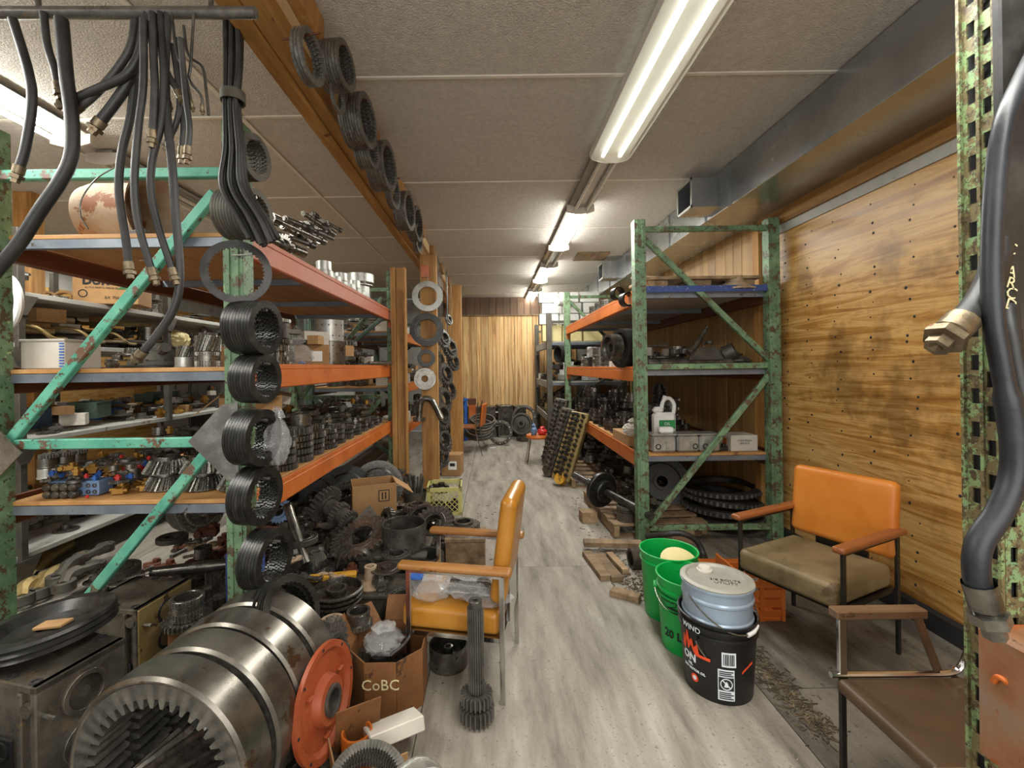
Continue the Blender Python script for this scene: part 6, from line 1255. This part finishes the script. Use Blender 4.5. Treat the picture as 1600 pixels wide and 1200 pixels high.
# dark brackets thrown on the floor left, beyond the green post
hl = Heap(-2.75, -1.2, 2.5, 3.7, 0, 'on the floor left of the green post'); hl.block(-1.2, 3.0, .9, .6)
hl.fill(110, [('casting', 'oily', 1.2), ('knuckle', 'oily', 1.4), ('knuckle', 'rustpale', 1.0), ('shaft', 'darksteel', 5), ('casting', 'redbrown', 1), ('fitting_piece', 'brass', .9), ('casting', 'yellowpaint', .7), ('pipe', 'whitebox', 4), ('flange', 'oily', 1)], lambda x, y: .10 + .26 * max(0, min(1, (x + 2.5) / .9)), .05, .09)
# ================================================================ CHAIRS
def armchair(label, p, rz, D, W, zs, za, zb0, zb1, seat_m, back_m, arm_m, leg_m, th=.09, bt=.07, armw=.055, armt=.03, tilt=.16, bw=None, back_off=0.):
    o = ob('armchair', None, None, M.Translation(p) @ M.Rotation(rz, 4, 'Z')); tag(o, label, 'chair', 'vinyl armchairs')
    b = .022
    part(o, 'seat', G().rbox((D * .52 + .02, 0, zs - th / 2), (D * 1.06, W - .03, th), .026).data('seat', seat_m), None, [('piping', G().tube([(D * 1.045, -W / 2 + .03, zs - .012), (D * 1.045, W / 2 - .03, zs - .012)], .005, 6).tube([(.02, -W / 2 + .018, zs - .012), (D * 1.03, -W / 2 + .018, zs - .012)], .005, 6).data('piping', seat_m))])
    part(o, 'seat_frame', G().box((D * .5, 0, zs - th - .012), (D, W - .05, .02)).data('seat_frame', leg_m))
    bw = bw or W - .06
    part(o, 'backrest', G().rbox((0, 0, (zb1 - zb0) / 2), (bt, bw, zb1 - zb0), .034).data('backrest', back_m), T(.0 + back_off, 0, zb0) @ M.Rotation(-tilt, 4, 'Y'))
    for s in (-1, 1):
        y = s * W / 2
        part(o, 'leg', G().box((0, 0, za / 2 - .01), (b, b * .7, za - .02), None, .002).data('leg', leg_m), T(D, y, 0)); part(o, 'leg', G().box((0, 0, za / 2 - .01), (b, b * .7, za - .02), None, .002).data('leg', leg_m), T(0, y, 0))
        part(o, 'armrest', G().rbox((D * .5 - .0, 0, 0), (D + .09, armw, armt), .013).data('armrest', arm_m), T(0, y, za), [('arm_bar', G().box((D * .5, 0, -armt / 2 - .007), (D, .018, .014)).data('arm_bar', leg_m))])
        part(o, 'side_rail', G().box((D * .5, 0, zs - th - .01), (D, .014, .02)).data('side_rail', leg_m), T(0, y - s * .012, 0))
    part(o, 'back_bracket', G().box((-.01, 0, (zs + zb0) / 2), (.015, W * .5, max(.06, zb0 - zs + .16))).data('back_bracket', leg_m))
    return o
armchair('ochre vinyl armchair with chrome legs facing left in the middle of the floor', V((.065, 2.12, 0)), R(169), .42, .43, .375, .565, .40, .87, 'vinyl_ochre', 'vinyl_ochre', 'armwood', 'chrome', .10, .075, tilt=.13, back_off=.03)
armchair('orange-backed armchair with a grubby tan seat against the plywood wall', V((1.87, 2.43, 0)), R(205), .46, .50, .435, .60, .46, .84, 'vinyl_tan', 'vinyl_orange', 'armorange', 'darkframe', .11, .075, tilt=.10, bw=.50, back_off=.0)
# bags on the ochre seat
bag('plastic_bag', 'clear bag with blue tape on the ochre seat, at its front edge', V((-.30, 2.12, .377)), .10, .10, .12, 3, mx=M.Rotation(.2, 4, 'X')); thing('blue_tape', 'blue tape strip across the bag on the ochre seat', 'tape', V((-.37, 2.08, .48)), G().box((0, 0, 0), (.07, .08, .02), None, .006).data('blue_tape', 'paintblue'))
put('helical_gear', 'steel', V((-.21, 2.10, .42)), (.035, .035, .14), 'on the ochre chair seat', ax=(1, -.1, 0), label='steel splined part inside the bags on the ochre seat')
bag('plastic_bag', 'wide crumpled clear bag in the middle of the ochre seat', V((-.13, 2.12, .377)), .12, .12, .10, 15); bag('plastic_bag', 'flat clear bag hanging over the ochre seat\'s near edge', V((-.03, 2.02, .375)), .10, .07, .06, 16)
put('cluster_gear', 'darksteel', V((-.08, 2.2, .377)), .055, 'on the ochre chair seat', label='dark gear behind the bags on the ochre seat')
# low tubular chair bottom right
o = ob('tubular_chair', None, None, T(1.16, 1.36, 0)); tag(o, 'low chair with a flat chrome frame and worn brown seat at the bottom right', 'chair')
part(o, 'seat', G().rbox((.22, 0, .335), (.44, .36, .045), .018).data('seat', 'vinyl_brown')); part(o, 'backrest', G().box((0, 0, .17), (.035, .36, .34), None, .012).data('backrest', 'orange'), T(.49, 0, .40) @ M.Rotation(.2, 4, 'Y'))
for s in (-1, 1):
    y = s * .185; g = G(); g.tube([(-.01, y, .362), (.3, y, .36), (.40, y, .362), (.44, y, .385), (.47, y, .46), (.53, y, .68)], .010, 8, True, 4); part(o, 'side_frame', g.data('side_frame', 'chrome'))
    for x in (.03, .42): part(o, 'leg', G().box((x, y, .175), (.02, .014, .35), None, .002).data('leg', 'darkframe'))
    if s < 0: continue
    g = G(); g.box((.03, y, .46), (.028, .016, .20), None, .003); part(o, 'arm_post', g.data('arm_post', 'chrome')); bar('arm_post', (.29, y, .56), (.36, y, .37), .026, .016, 'armdark', o)
    part(o, 'armrest', G().box((.155, y, .575), (.31, .045, .03), None, .004).data('armrest', 'armdark'))
# far orange chair and stool
o = ob('school_chair', None, None, M.Translation((-.28, 7.45, 0)) @ M.Rotation(R(172), 4, 'Z')); tag(o, 'orange chair on thin chrome legs far down the aisle', 'chair')
part(o, 'seat', G().box((.2, 0, .45), (.44, .40, .03), None, .01).data('seat', 'armorange')); part(o, 'backrest', G().box((-.05, 0, .66), (.03, .40, .36), None, .01).data('backrest', 'orange'), M.Rotation(-.1, 4, 'Y'))
for s in (-1, 1):
    g = G(); g.tube([(-.12, s * .2, 0), (-.02, s * .2, .42), (-.06, s * .2, .86)], .011, 8, True, 3); part(o, 'rear_leg', g.data('rear_leg', 'chrome')); g = G(); g.tube([(.44, s * .2, 0), (.36, s * .2, .43)], .011, 8); part(o, 'leg', g.data('leg', 'chrome'))
o = ob('stool', None, None, T(.66, 6.75, 0)); tag(o, 'small orange-topped stool with bottles on it by the leaning cylinder heads', 'stool')
part(o, 'seat', G().lathe([(0, 0), (.17, 0), (.18, .02), (.17, .05), (0, .04)], 28).data('seat', 'orange'), T(0, 0, .36))
for sx in (-1, 1):
    for sy in (-1, 1): g = G(); g.tube([(sx * .17, sy * .16, 0), (sx * .11, sy * .1, .37)], .010, 8); part(o, 'leg', g.data('leg', 'chrome'))
bag('bottle', 'pale blue bottle standing on the orange-topped stool', V((.60, 6.70, .405)), .05, .05, .17, 44, cat='bottle', mt='bluegrey'); bag('red_ball_can', 'red rounded can on the orange-topped stool', V((.73, 6.74, .402)), .07, .07, .13, 45, cat='can', mt='paintred')
# ================================================================ BUCKETS
def bucket(label, p, r0, r1, h, mt, rings=(.82, .74), rz=0., handle=True, ha=0., hdrop=.1, grp='plastic buckets', name='bucket'):
    o = ob(name, None, None, M.Translation(p) @ M.Rotation(rz, 4, 'Z')); tag(o, label, 'bucket', grp)
    def rr(z): return r0 + (r1 - r0) * z / h
    pr = [(0, .004), (r0 - .01, .004), (r0 - .002, 0), (r0, .006)]
    for q in sorted(rings): z = q * h; pr += [(rr(z) , z - .012), (rr(z) + .008, z - .008), (rr(z) + .008, z), (rr(z), z + .004)]
    pr += [(r1, h - .012), (r1 + .007, h - .010), (r1 + .008, h - .001), (r1 + .004, h), (r1 - .002, h - .002), (r1 - .004, h - .02), (r0 - .006, .012), (0, .010)]
    part(o, 'shell', G().lathe(pr, 48).data('shell', mt))
    if handle:
        pts = []
        for k in range(13):
            t = pi * k / 12; pts.append(V(((r1 + .014) * cos(t), -(r1 + .016) * sin(t) * cos(ha), h * .8 - (r1 + .016) * sin(t) * sin(ha))))
        part(o, 'handle', G().tube(pts, .003, 6, True, 2).data('handle', 'steel'), M.Rotation(hdrop, 4, 'Z'), [('grip', G().tube(pts[5:8], .009, 10, True, 2).data('grip', 'whitebox'))])
        for s in (-1, 1): part(o, 'handle_ear', G().cyl((s * r1, 0, h * .8), (s * (r1 + .018), 0, h * .8), .018, None, 14).data('handle_ear', mt), M.Rotation(hdrop, 4, 'Z'))
    return o
b1 = bucket('rear bright green bucket with a round pale disc inside', V((1.005, 2.60, 0)), .135, .155, .37, 'bucket_green', (.86,), handle=False)
thing('pale_lid', 'round pale lid tipped inside the rear green bucket', 'lid', M.Translation((1.05, 2.56, .30)) @ M.Rotation(.5, 4, 'X'), G().lathe([(0, 0), (.10, 0), (.105, .012), (.09, .016), (0, .014)], 30).data('pale_lid', 'cream'))
b2 = bucket('middle green bucket marked 20L with a drooping handle', V((.985, 2.30, 0)), .13, .148, .365, 'bucket_green', (.84, .76), ha=.75, hdrop=-.30)
txt('20 L', .055, 'print_black', T(0, 0, .095) @ M.Rotation(R(-55), 4, 'Z'), .0016, .1375, .001, b2); txt('CO-OP', .024, 'print_black', T(0, 0, .262) @ M.Rotation(R(-62), 4, 'Z'), .0006, .1475, .001, b2)
def wrapped(par, name, poly_list, mt, rad, ang, z):
    """flat print outlines bent round a bucket: list of polygons in metres"""
    g = G()
    for poly in poly_list:
        n = len(poly); vs = []
        for rr_ in (rad + .0002, rad + .0012): vs += [(rr_ * sin(x / rad), -rr_ * cos(x / rad), y) for x, y in poly]
        g.add(vs, [tuple(range(n)), tuple(range(n, 2 * n))] + [(i, (i + 1) % n, n + (i + 1) % n, n + i) for i in range(n)])
    return part(par, name, g.data(name, mt), T(0, 0, z) @ M.Rotation(R(ang), 4, 'Z'))
def rct(x0, y0, x1, y1, n=6):
    e = [(x0 + (x1 - x0) * i / n, y0) for i in range(n + 1)]; f = [(x1 - (x1 - x0) * i / n, y1) for i in range(n + 1)]; return e + f
wrapped(b2, 'shield_outline', [rct(-.045, .018, .045, .021), rct(-.045, -.016, -.042, .018, 1), rct(.042, -.016, .045, .018, 1), [(-.045, -.016), (0, -.036), (.045, -.016), (.045, -.013), (0, -.033), (-.045, -.013)]], 'print_black', .1478, -62, .262)
wrapped(b2, 'black_stripe', [rct(-.06, 0, .12, .008, 12), rct(-.05, -.014, .10, -.010, 12)], 'print_black', .1465, -40, .225)
b3 = bucket('tall black bucket with orange flame print and a warning label', V((.995, 2.02, 0)), .14, .158, .335, 'bucket_black', (.93, .83), ha=1.1, hdrop=.55)
fr_ = [(-.085, .0), (-.08, .05), (-.068, .03), (-.06, .085), (-.045, .03), (-.032, .055), (-.022, .012), (-.005, .035), (.004, -.006), (.05, -.006), (.05, -.018), (-.012, -.018), (-.022, -.002), (-.036, .022), (-.05, -.005), (-.062, .04), (-.07, -.015)]
top_ = [(-.085, .0), (-.08, .05), (-.068, .03), (-.06, .085), (-.045, .03), (-.032, .055), (-.022, .012), (-.005, .035), (.004, -.006), (.05, -.006)]; bot_ = [(-.085, -.002), (-.07, -.015), (-.062, .034), (-.05, -.008), (-.036, .018), (-.022, -.006), (-.012, -.018), (.05, -.018)]
def ip(P, x):
    for (a, b), (c, d) in zip(P[:-1], P[1:]):
        if a <= x <= c: return b + (d - b) * (x - a) / max(1e-6, c - a)
    return P[-1][1]
xs_ = [-.085 + .0015 * i for i in range(91)]
fr_ = [[(a, ip(bot_, a)), (b, ip(bot_, b)), (b, ip(top_, b)), (a, ip(top_, a))] for a, b in zip(xs_[:-1], xs_[1:]) if ip(top_, a) > ip(bot_, a) and ip(top_, b) > ip(bot_, b)]
wrapped(b3, 'flame_print', fr_, 'print_red', .1550, -55, .195)
txt('ON', .045, 'print_white', T(0, 0, .155) @ M.Rotation(R(-74), 4, 'Z'), .0018, .1505, .001, b3); txt('OIL', .016, 'print_white', T(0, 0, .125) @ M.Rotation(R(-72), 4, 'Z'), .0006, .1495, .001, b3); txt('20W MOTOR OIL', .014, 'print_white', T(0, 0, .106) @ M.Rotation(R(-66), 4, 'Z'), .0005, .1485, .001, b3)
txt('WIND', .034, 'print_white', T(0, 0, .292) @ M.Rotation(R(-66), 4, 'Z'), 0, .1645, .001, b3)
wrapped(b3, 'round_badge', [[(.017 * cos(2 * pi * i / 20), .017 * sin(2 * pi * i / 20)) for i in range(20)]], 'print_red', .1465, -64, .072); wrapped(b3, 'round_badge_centre', [[(.009 * cos(2 * pi * i / 20), .009 * sin(2 * pi * i / 20)) for i in range(20)]], 'print_white', .1472, -64, .072)
wrapped(b3, 'barcode_panel', [rct(-.028, -.030, .028, .030)], 'print_white', .1525, -10, .20); wrapped(b3, 'barcode', [rct(-.022 + .0066 * i, -.022, -.0188 + .0066 * i + (.0012 if i % 3 else 0), .024, 1) for i in range(7)], 'print_black', .154, -10, .20)
wrapped(b3, 'warning_panel', [rct(-.032, -.066, .032, .062)], 'print_white', .1500, -14, .095); wrapped(b3, 'warning_square', [rct(-.029, -.024, .029, .030)], 'print_black', .1515, -14, .095)
wrapped(b3, 'warning_circle', [[((.024 if i < 24 else .0205) * cos(2 * pi * (i if i < 24 else 47 - i) / 23), (.024 if i < 24 else .0205) * sin(2 * pi * (i if i < 24 else 47 - i) / 23)) for i in range(48)], [(-.017, .014), (-.014, .017), (.017, -.014), (.014, -.017)], [(-.009, -.012), (.006, -.012), (.006, .003), (0, .012), (-.006, .003)]], 'print_white', .1528, -14, .098)
wrapped(b3, 'warning_text', [rct(-.028, .036 + .008 * i, .028 - .008 * (i % 2), .040 + .008 * i, 6) for i in range(3)] + [rct(-.028, -.060 + .008 * i, .028 - .01 * (i % 2), -.056 + .008 * i, 6) for i in range(4)], 'print_black', .1515, -14, .095)
wrapped(b3, 'orange_stroke', [[(-.03, -.02), (.03, .01), (.03, .018), (-.03, -.012)]], 'print_red', .151, 22, .16)
pl_ = ob('metal_pail', None, None, T(.995, 2.02, .250) @ M.Diagonal((1, 1, 1.16, 1))); tag(pl_, 'pale blue steel pail with a stained lid nested in the black bucket', 'pail')
part(pl_, 'shell', G().lathe([(0, 0), (.138, 0), (.142, .06), (.147, .065), (.147, .07), (.142, .076), (.143, .13), (.149, .135), (.149, .142), (.144, .148), (.145, .178), (.152, .182), (.153, .19), (.146, .192), (0, .184)], 48).data('shell', 'pail'))
part(pl_, 'lid', G().lathe([(0, .188), (.125, .188), (.132, .196), (.138, .196), (.142, .190), (.150, .190), (.152, .196), (.144, .200), (.130, .201), (.122, .193), (0, .193)], 48).data('lid', 'lid'))
part(pl_, 'spout_cap', G().lathe([(0, 0), (.034, 0), (.034, .006), (.028, .008), (.026, .016), (.024, .018), (0, .017)], 28).data('spout_cap', 'whitebox'), T(-.02, .075, .193))
part(pl_, 'handle', G().tube([V((.152 * cos(t), -.165 * sin(t), .15 - .10 * sin(t))) for t in [pi * k / 12 for k in range(13)]], .003, 6, True, 2).data('handle', 'steel'), M.Rotation(.30, 4, 'Z'), [('grip', G().tube([V((.152 * cos(t), -.165 * sin(t), .15 - .10 * sin(t))) for t in [pi * k / 12 for k in (4, 5, 6)]], .008, 10, True, 2).data('grip', 'white'))])
txt('3/8 BOLTS\nUTILITY', .028, 'print_black', T(.02, -.04, .1935) @ M.Rotation(-.3, 4, 'Z'), 0, None, .0008, pl_)
# ================================================================ RIGHT SIDE FLOOR
def pallet(label, p, rz, L_=1.1, W=.9, nsl=5, lz=.12):
    o = ob('wooden_pallet', None, None, M.Translation(p) @ M.Rotation(rz, 4, 'Z')); tag(o, label, 'pallet', 'wooden pallets')
    for k in range(3): part(o, 'stringer', G().box((-W / 2 + .03 + k * (W - .06) / 2, 0, .055), (.045, L_, .085), None, .003).data('stringer', 'oldwood'))
    for k in range(nsl): part(o, 'slat', G().box((0, -L_ / 2 + .06 + k * (L_ - .12) / (nsl - 1), .108), (W, .11, .02), None, .002).data('slat', 'oldwood'))
    for k in range(3): part(o, 'bottom_slat', G().box((0, -L_ / 2 + .06 + k * (L_ - .12) / 2, .006), (W, .09, .012)).data('bottom_slat', 'oldwood'))
    return o
pallet('wooden pallet carrying the axle, jutting from under the right rack', V((1.36, 4.25, 0)), .04, 1.05, .80, 6); pallet('farther wooden pallet under the right rack beside the cylinder heads', V((1.30, 5.75, 0)), .0, 1.0, .8, 5)
axl = thing('axle_shaft', 'thick axle shaft with a round flange lying on the pallet', 'axle', M.Translation((.98, 4.10, .30)) @ aim((.42, -.90, -.10)), [('shaft', G().lathe([(0, -.42), (.035, -.42), (.035, -.2), (.05, -.18), (.05, .02), (.035, .03), (.04, .5), (.03, .52), (.03, .62), (0, .62)], 20).data('shaft', 'darksteel')), ('flange', G().ring(.16, .05, .04, 32, T(0, 0, -.02)).ring(.10, .04, .07, 28, T(0, 0, .0)).data('flange', 'blacksteel'))])
put('piston', 'oily', V((1.12, 3.82, .12)), .08, 'on the near pallet', label='dark lump under the axle shaft on the near pallet')
thing('timber_block', 'short square timber offcut on the floor left of the pallet', 'block', M.Translation((.86, 4.14, .0)) @ M.Rotation(.1, 4, 'Z'), G().box((0, 0, .05), (.14, .12, .10), None, .003).data('timber_block', 'oldwood'))
random.seed(4)
for i, (a, b, w_, lab) in enumerate([((912, 860), (1003, 862), .085, 'pale board lying crosswise in front of the rack post'), ((917, 868), (947, 908), .075, 'leftmost of the three short boards on the floor'), ((935, 872), (965, 910), .08, 'middle one of the three short boards on the floor'), ((952, 870), (978, 898), .05, 'rightmost of the three short boards on the floor'), ((955, 928), (1000, 940), .07, 'single short board left of the rear green bucket')]):
    p, q = F(*a), F(*b); d_ = q - p; L_ = d_.length; an = math.atan2(d_.y, d_.x); c = (p + q) / 2
    thing('board', lab, 'board', M.Translation((c.x, c.y, .0)) @ M.Rotation(an, 4, 'Z'), G().box((0, 0, .019 + (.04 if i == 0 else 0)), (L_, w_, .038), None, .003).data('board', 'oldwood'), 'loose boards')
thing('stub_pipe', 'short dark cylinder lying among the boards by the rack post', 'cylinder', M.Translation(F(985, 888) + V((0, 0, .07))) @ aim((1, .1, 0)), G().ring(.07, .05, .16, 24).data('stub_pipe', 'oily'))
thing('black_cap', 'small black round cap on the floor beside the pallet', 'cap', F(965, 853), G().lathe([(0, 0), (.035, 0), (.035, .05), (.028, .055), (0, .05)], 20).data('black_cap', 'rubber'))
# rings with small bosses stacked behind the post
for i in range(4):
    p = K(1128, 818 - 12 * i, 4.05 + .03 * i); p.z = .05 + .075 * i
    thing('track_ring', 'large black toothed ring lying under the right rack, %s from the floor' % nth(i), 'ring', M.Translation(p) @ M.Rotation(.05 * (i % 3) - .04, 4, 'Y'), [('ring', G().ring(.33, .26, .05, 44).data('ring', 'rubber')), ('studs', (lambda g: ([g.box((.335 * cos(2 * pi * k / 44), .335 * sin(2 * pi * k / 44), .025), (.012, .02, .03), None, 0, 2 * pi * k / 44) for k in range(44)], g.data('studs', 'darksteel'))[1])(G()), M.Identity(4))], 'large black rings under the right rack')
for o_ in bpy.data.objects:
    if o_.name.startswith('studs'): o_['kind'] = 'stuff'
put('disc', 'rubber', V((1.62, 4.35, .30)), .26, 'under the right rack', ax=(-.2, -1, .35), label='dark wheel leaning behind the stacked black rings'); put('housing', 'oily', V((1.42, 4.5, .12)), .2, 'under the right rack', label='oily housing on the pallet behind the near post'); put('housing', 'oily', V((1.35, 4.12, .12)), .16, 'under the right rack', 1, label='oily gear housing behind the green diagonal')
put('carton', 'oldwood', V((1.50, 3.66, .0)), (.16, .16, .14), 'under the right rack', rz=.1, label='little wooden box just behind the rack\'s bottom rung')
hose('black hose looping on the floor at the foot of the rack post', [V((1.18, 3.50, .10)), V((1.28, 3.40, .15)), V((1.40, 3.36, .17)), V((1.50, 3.34, .12)), V((1.53, 3.30, .04)), V((1.50, 3.22, .02)), V((1.40, 3.18, .02))], .022, 'rubber')
thing('orange_beam_offcut', 'orange steel beam lying on the floor behind the buckets', 'beam', M.Translation((1.42, 3.15, .03)) @ M.Rotation(-.03, 4, 'Z'), G().box((0, 0, 0), (.62, .06, .06), None, .005).data('orange_beam_offcut', 'orange'))
thing('orange_crate', 'orange slatted plastic crate under the orange-backed armchair', 'crate', V((1.48, 2.62, 0)), [('slat', G().box((0, -.12, .04 + .055 * 0), (.26, .008, .035)).data('slat', 'orange'), T(0, 0, .055 * k)) for k in range(5)] + [('upright', G().box((0, -.118, .14), (.02, .02, .28)).data('upright', 'orange'), T(x, 0, 0)) for x in (-.12, 0, .12)] + [('side', G().box((.13, 0, .14), (.01, .24, .28)).data('side', 'orange')), ('side', G().box((-.13, 0, .14), (.01, .24, .28)).data('side', 'orange')), ('base', G().box((0, 0, .006), (.26, .24, .012)).data('base', 'orange'))])
hu = Heap(1.15, 2.2, 4.7, 7.0, 0.13, 'on the floor under the right rack')
random.seed(9); hu.fill(110, [('casting', 'oily', 1.3), ('housing', 'oily', 1.4), ('gear', 'darksteel', 1.3), ('knuckle', 'greycast', 1.2), ('shaft', 'darksteel', 5), ('pulley', 'oily', 1.3), ('sleeve', 'steel', 1)], lambda x, y: .5, .05, .09)
# cylinder heads leaning on the rack
def cyl_head(label, p, top, w_, mt='blacksteel', mt2='yellowpaint'):
    p, top = V(p), V(top); d_ = top - p; L_ = d_.length; zx = d_.normalized(); yx = V((-.75, -1, 0)); yx = (yx - zx * yx.dot(zx)).normalized(); xx = yx.cross(zx); m_ = M((xx, yx, zx)).transposed().to_4x4(); m_.translation = p
    o = ob('cylinder_head', None, None, m_); tag(o, label, 'cylinder head', 'cylinder heads leaning at the rack')
    part(o, 'casting', G().box((0, 0, L_ / 2), (w_, .09, L_), None, .012).data('casting', 'tube_tan' if mt2 == 'yellowpaint' else 'greycast')); part(o, 'end_lug', G().cyl((0, -.03, .02), (0, .06, .02), .07, None, 18).data('end_lug', mt2))
    g = G()
    for i in range(13):
        z = .07 + (L_ - .12) * i / 12
        for c, r in ((-.3, .018), (0, .024), (.3, .016)):
            rr_ = r * (1.2 if (i + int(c * 10)) % 2 else .8); g.lathe([(rr_, 0), (rr_, .04), (rr_ * .6, .04), (rr_ * .6, .07), (0, .07)], 8, T(c * w_, .045, z) @ M.Rotation(-pi / 2, 4, 'X'))
        g.box((w_ * .15, .06, z + .02), (w_ * .3, .03, .02))
    vg = part(o, 'valve_gear', g.data('valve_gear', mt)); vg['kind'] = 'stuff'
    return o
cyl_head('long cylinder head with rows of valves, its yellowish foot on the aisle floor', (.80, 5.38, .06), (1.10, 5.62, .84), .24); cyl_head('second darker cylinder head leaning just left behind the yellow-footed one', (.72, 5.85, .04), (1.02, 6.0, .86), .2, 'oily', 'oily'); cyl_head('farthest cylinder head leaning upright by the rack end', (.78, 6.5, .04), (1.02, 6.6, .95), .2, 'oily', 'oily')
# far end of the aisle
def flat_ring(label, px_, py_, Y_, rpx, ax, mt='greycast', ri=.72, boss=12, grp='big rings at the end of the aisle', z=None):
    r = rpx / FPX * Y_; p = K(px_, py_, Y_)
    if z is not None: p.z = z
    o = thing('wheel_ring', label, 'ring', M.Translation(p) @ aim(ax), [('ring', G().ring(r, r * ri, .05, 36).ring(r * .9, r * (ri + .03), .09, 36).data('ring', mt))], grp)
    for i in range(boss): a = 2 * pi * i / boss; part(o, 'boss', G().cyl((r * .88 * cos(a), r * .88 * sin(a), .04), (r * .88 * cos(a), r * .88 * sin(a), .105), r * .055, None, 8).data('boss', 'steel'))
    return o
flat_ring('open bossed ring standing upright at the end of the aisle, the middle one', 782, 665, 8.3, 19, (-.1, -1, .12), z=.22); flat_ring('bossed ring standing against the pale boards, behind the hubbed one', 819, 652, 9.0, 19, (-.15, -1, .2)); put('casting', 'oily', V((.62, 9.0, 0)), .17, 'at the end of the aisle', label='oily casting under the bossed ring at the pale boards'); put('casting', 'oily', V((.56, 8.62, 0)), .13, 'at the end of the aisle', 1, label='oily casting under the hubbed wheel at the pale boards')
thing('wheel_hub', 'grey hubbed wheel standing at the right of the bossed rings', 'wheel', M.Translation(K(815, 662, 8.6)) @ aim((-.15, -1, .15)), G().lathe([(.04, .1), (.07, .1), (.08, .03), (.15, .02), (.17, .05), (.20, .05), (.21, .0), (.04, 0)], 34, None, True).data('wheel_hub', 'greycast'))
for i in range(3): flat_ring('big ring lying on the floor near the orange far chair, %s of the tilted pile' % nth(i), 748 + 3 * i, 679 - 9 * i, 7.9 + .1 * i, 22, (.05, -.35, 1), 'greycast', .74, 0, 'rings lying in a tilted pile')
for i, (x, y, sx, sz) in enumerate([(-.75, 8.6, .34, .72), (-.72, 8.6, .30, .0), (-.12, 9.3, .30, .62), (.22, 9.3, .30, .64), (.52, 9.35, .24, .62), (-.42, 9.3, .26, .62)]):
    if sz: engine_block('black engine block by the pale boards, %s from the left' % nth(i), V((x, y, 0)), sx, .35, sz, .05 * i, 'oily', -1 if i % 2 else 1, 'black engine blocks at the end of the aisle')
engine_block('engine block stacked on the leftmost black one at the aisle\'s end', V((-.75, 8.6, .725)), .30, .32, .20, 0, 'oily', 1, 'black engine blocks at the end of the aisle')
thing('red_part', 'red and orange hydraulic part standing among the far engine blocks', 'part', V((-.42, 8.85, 0)), [('body', G().box((0, 0, .35), (.14, .14, .7), None, .01).data('body', 'orange')), ('top', G().box((0, 0, .76), (.16, .14, .12), None, .01).data('top', 'redbrown'))]); thing('blue_part', 'narrow blue upright part next to the orange far one', 'part', V((-.56, 8.8, 0)), G().cyl((0, 0, 0), (0, 0, .78), .05, None, 14).box((0, 0, .8), (.12, .1, .06), None, .01).data('blue_part', 'paintblue'))
thing('paper_scrap', 'scrap of white paper on the aisle floor', 'paper', M.Translation(F(770, 700)) @ M.Rotation(.4, 4, 'Z'), G().box((0, 0, .004), (.10, .05, .004)).data('paper_scrap', 'white')); thing('paper_scrap', 'tiny white chip on the floor left of the stool', 'paper', F(793, 722), G().box((0, 0, .004), (.04, .03, .004)).data('paper_scrap', 'white'))
# debris along the right foot of the wall and round the boards
def debris(name, label, pts, n, spread, seed):
    rr_ = random.Random(seed); g = G()
    for _ in range(n):
        t = rr_.random() * (len(pts) - 1); i = int(t); p = V(pts[i]).lerp(V(pts[min(i + 1, len(pts) - 1)]), t - i)
        p += V((rr_.gauss(0, spread), rr_.gauss(0, spread), 0)); s = rr_.uniform(.002, .009); a = rr_.uniform(0, 3.14)
        g.box((p.x, p.y, .002 + s * .15), (s * rr_.uniform(.8, 5), s * .45, s * .35), None, 0, a)
    o = ob(name, g.data(name, 'debris')); tag(o, label, 'debris'); o['kind'] = 'stuff'; return o
debris('wood_debris', 'strip of wood chips and dirt on the floor from the buckets to the bottom right', [F(1150, 985), F(1190, 1040), F(1240, 1095), F(1290, 1150)], 1100, .035, 1); debris('wood_debris', 'bark and splinters around the short boards', [F(950, 862), F(985, 905), F(1000, 925)], 420, .06, 2); debris('floor_grit', 'fine grit scattered along the rack feet', [F(905, 770), F(930, 830), F(1000, 900), F(1150, 900)], 320, .10, 3); debris('floor_grit', 'fine grit around the parts heap and chair legs', [F(640, 1060), F(760, 930), F(720, 850), F(760, 790)], 200, .12, 4)
# ================================================================ labels of the heaped pieces: by distance from the camera
for (zone, kd), L_ in REG.items():
    L_.sort(key=lambda o: o.location.length)
    for i, o in enumerate(L_):
        if len(L_) == 1: o['label'] = '%s %s' % (kd, zone)
        elif i == 0: o['label'] = '%s %s, the nearest such' % (kd, zone)
        else: o['label'] = '%s %s, %s nearest such' % (kd, zone, nth(i))
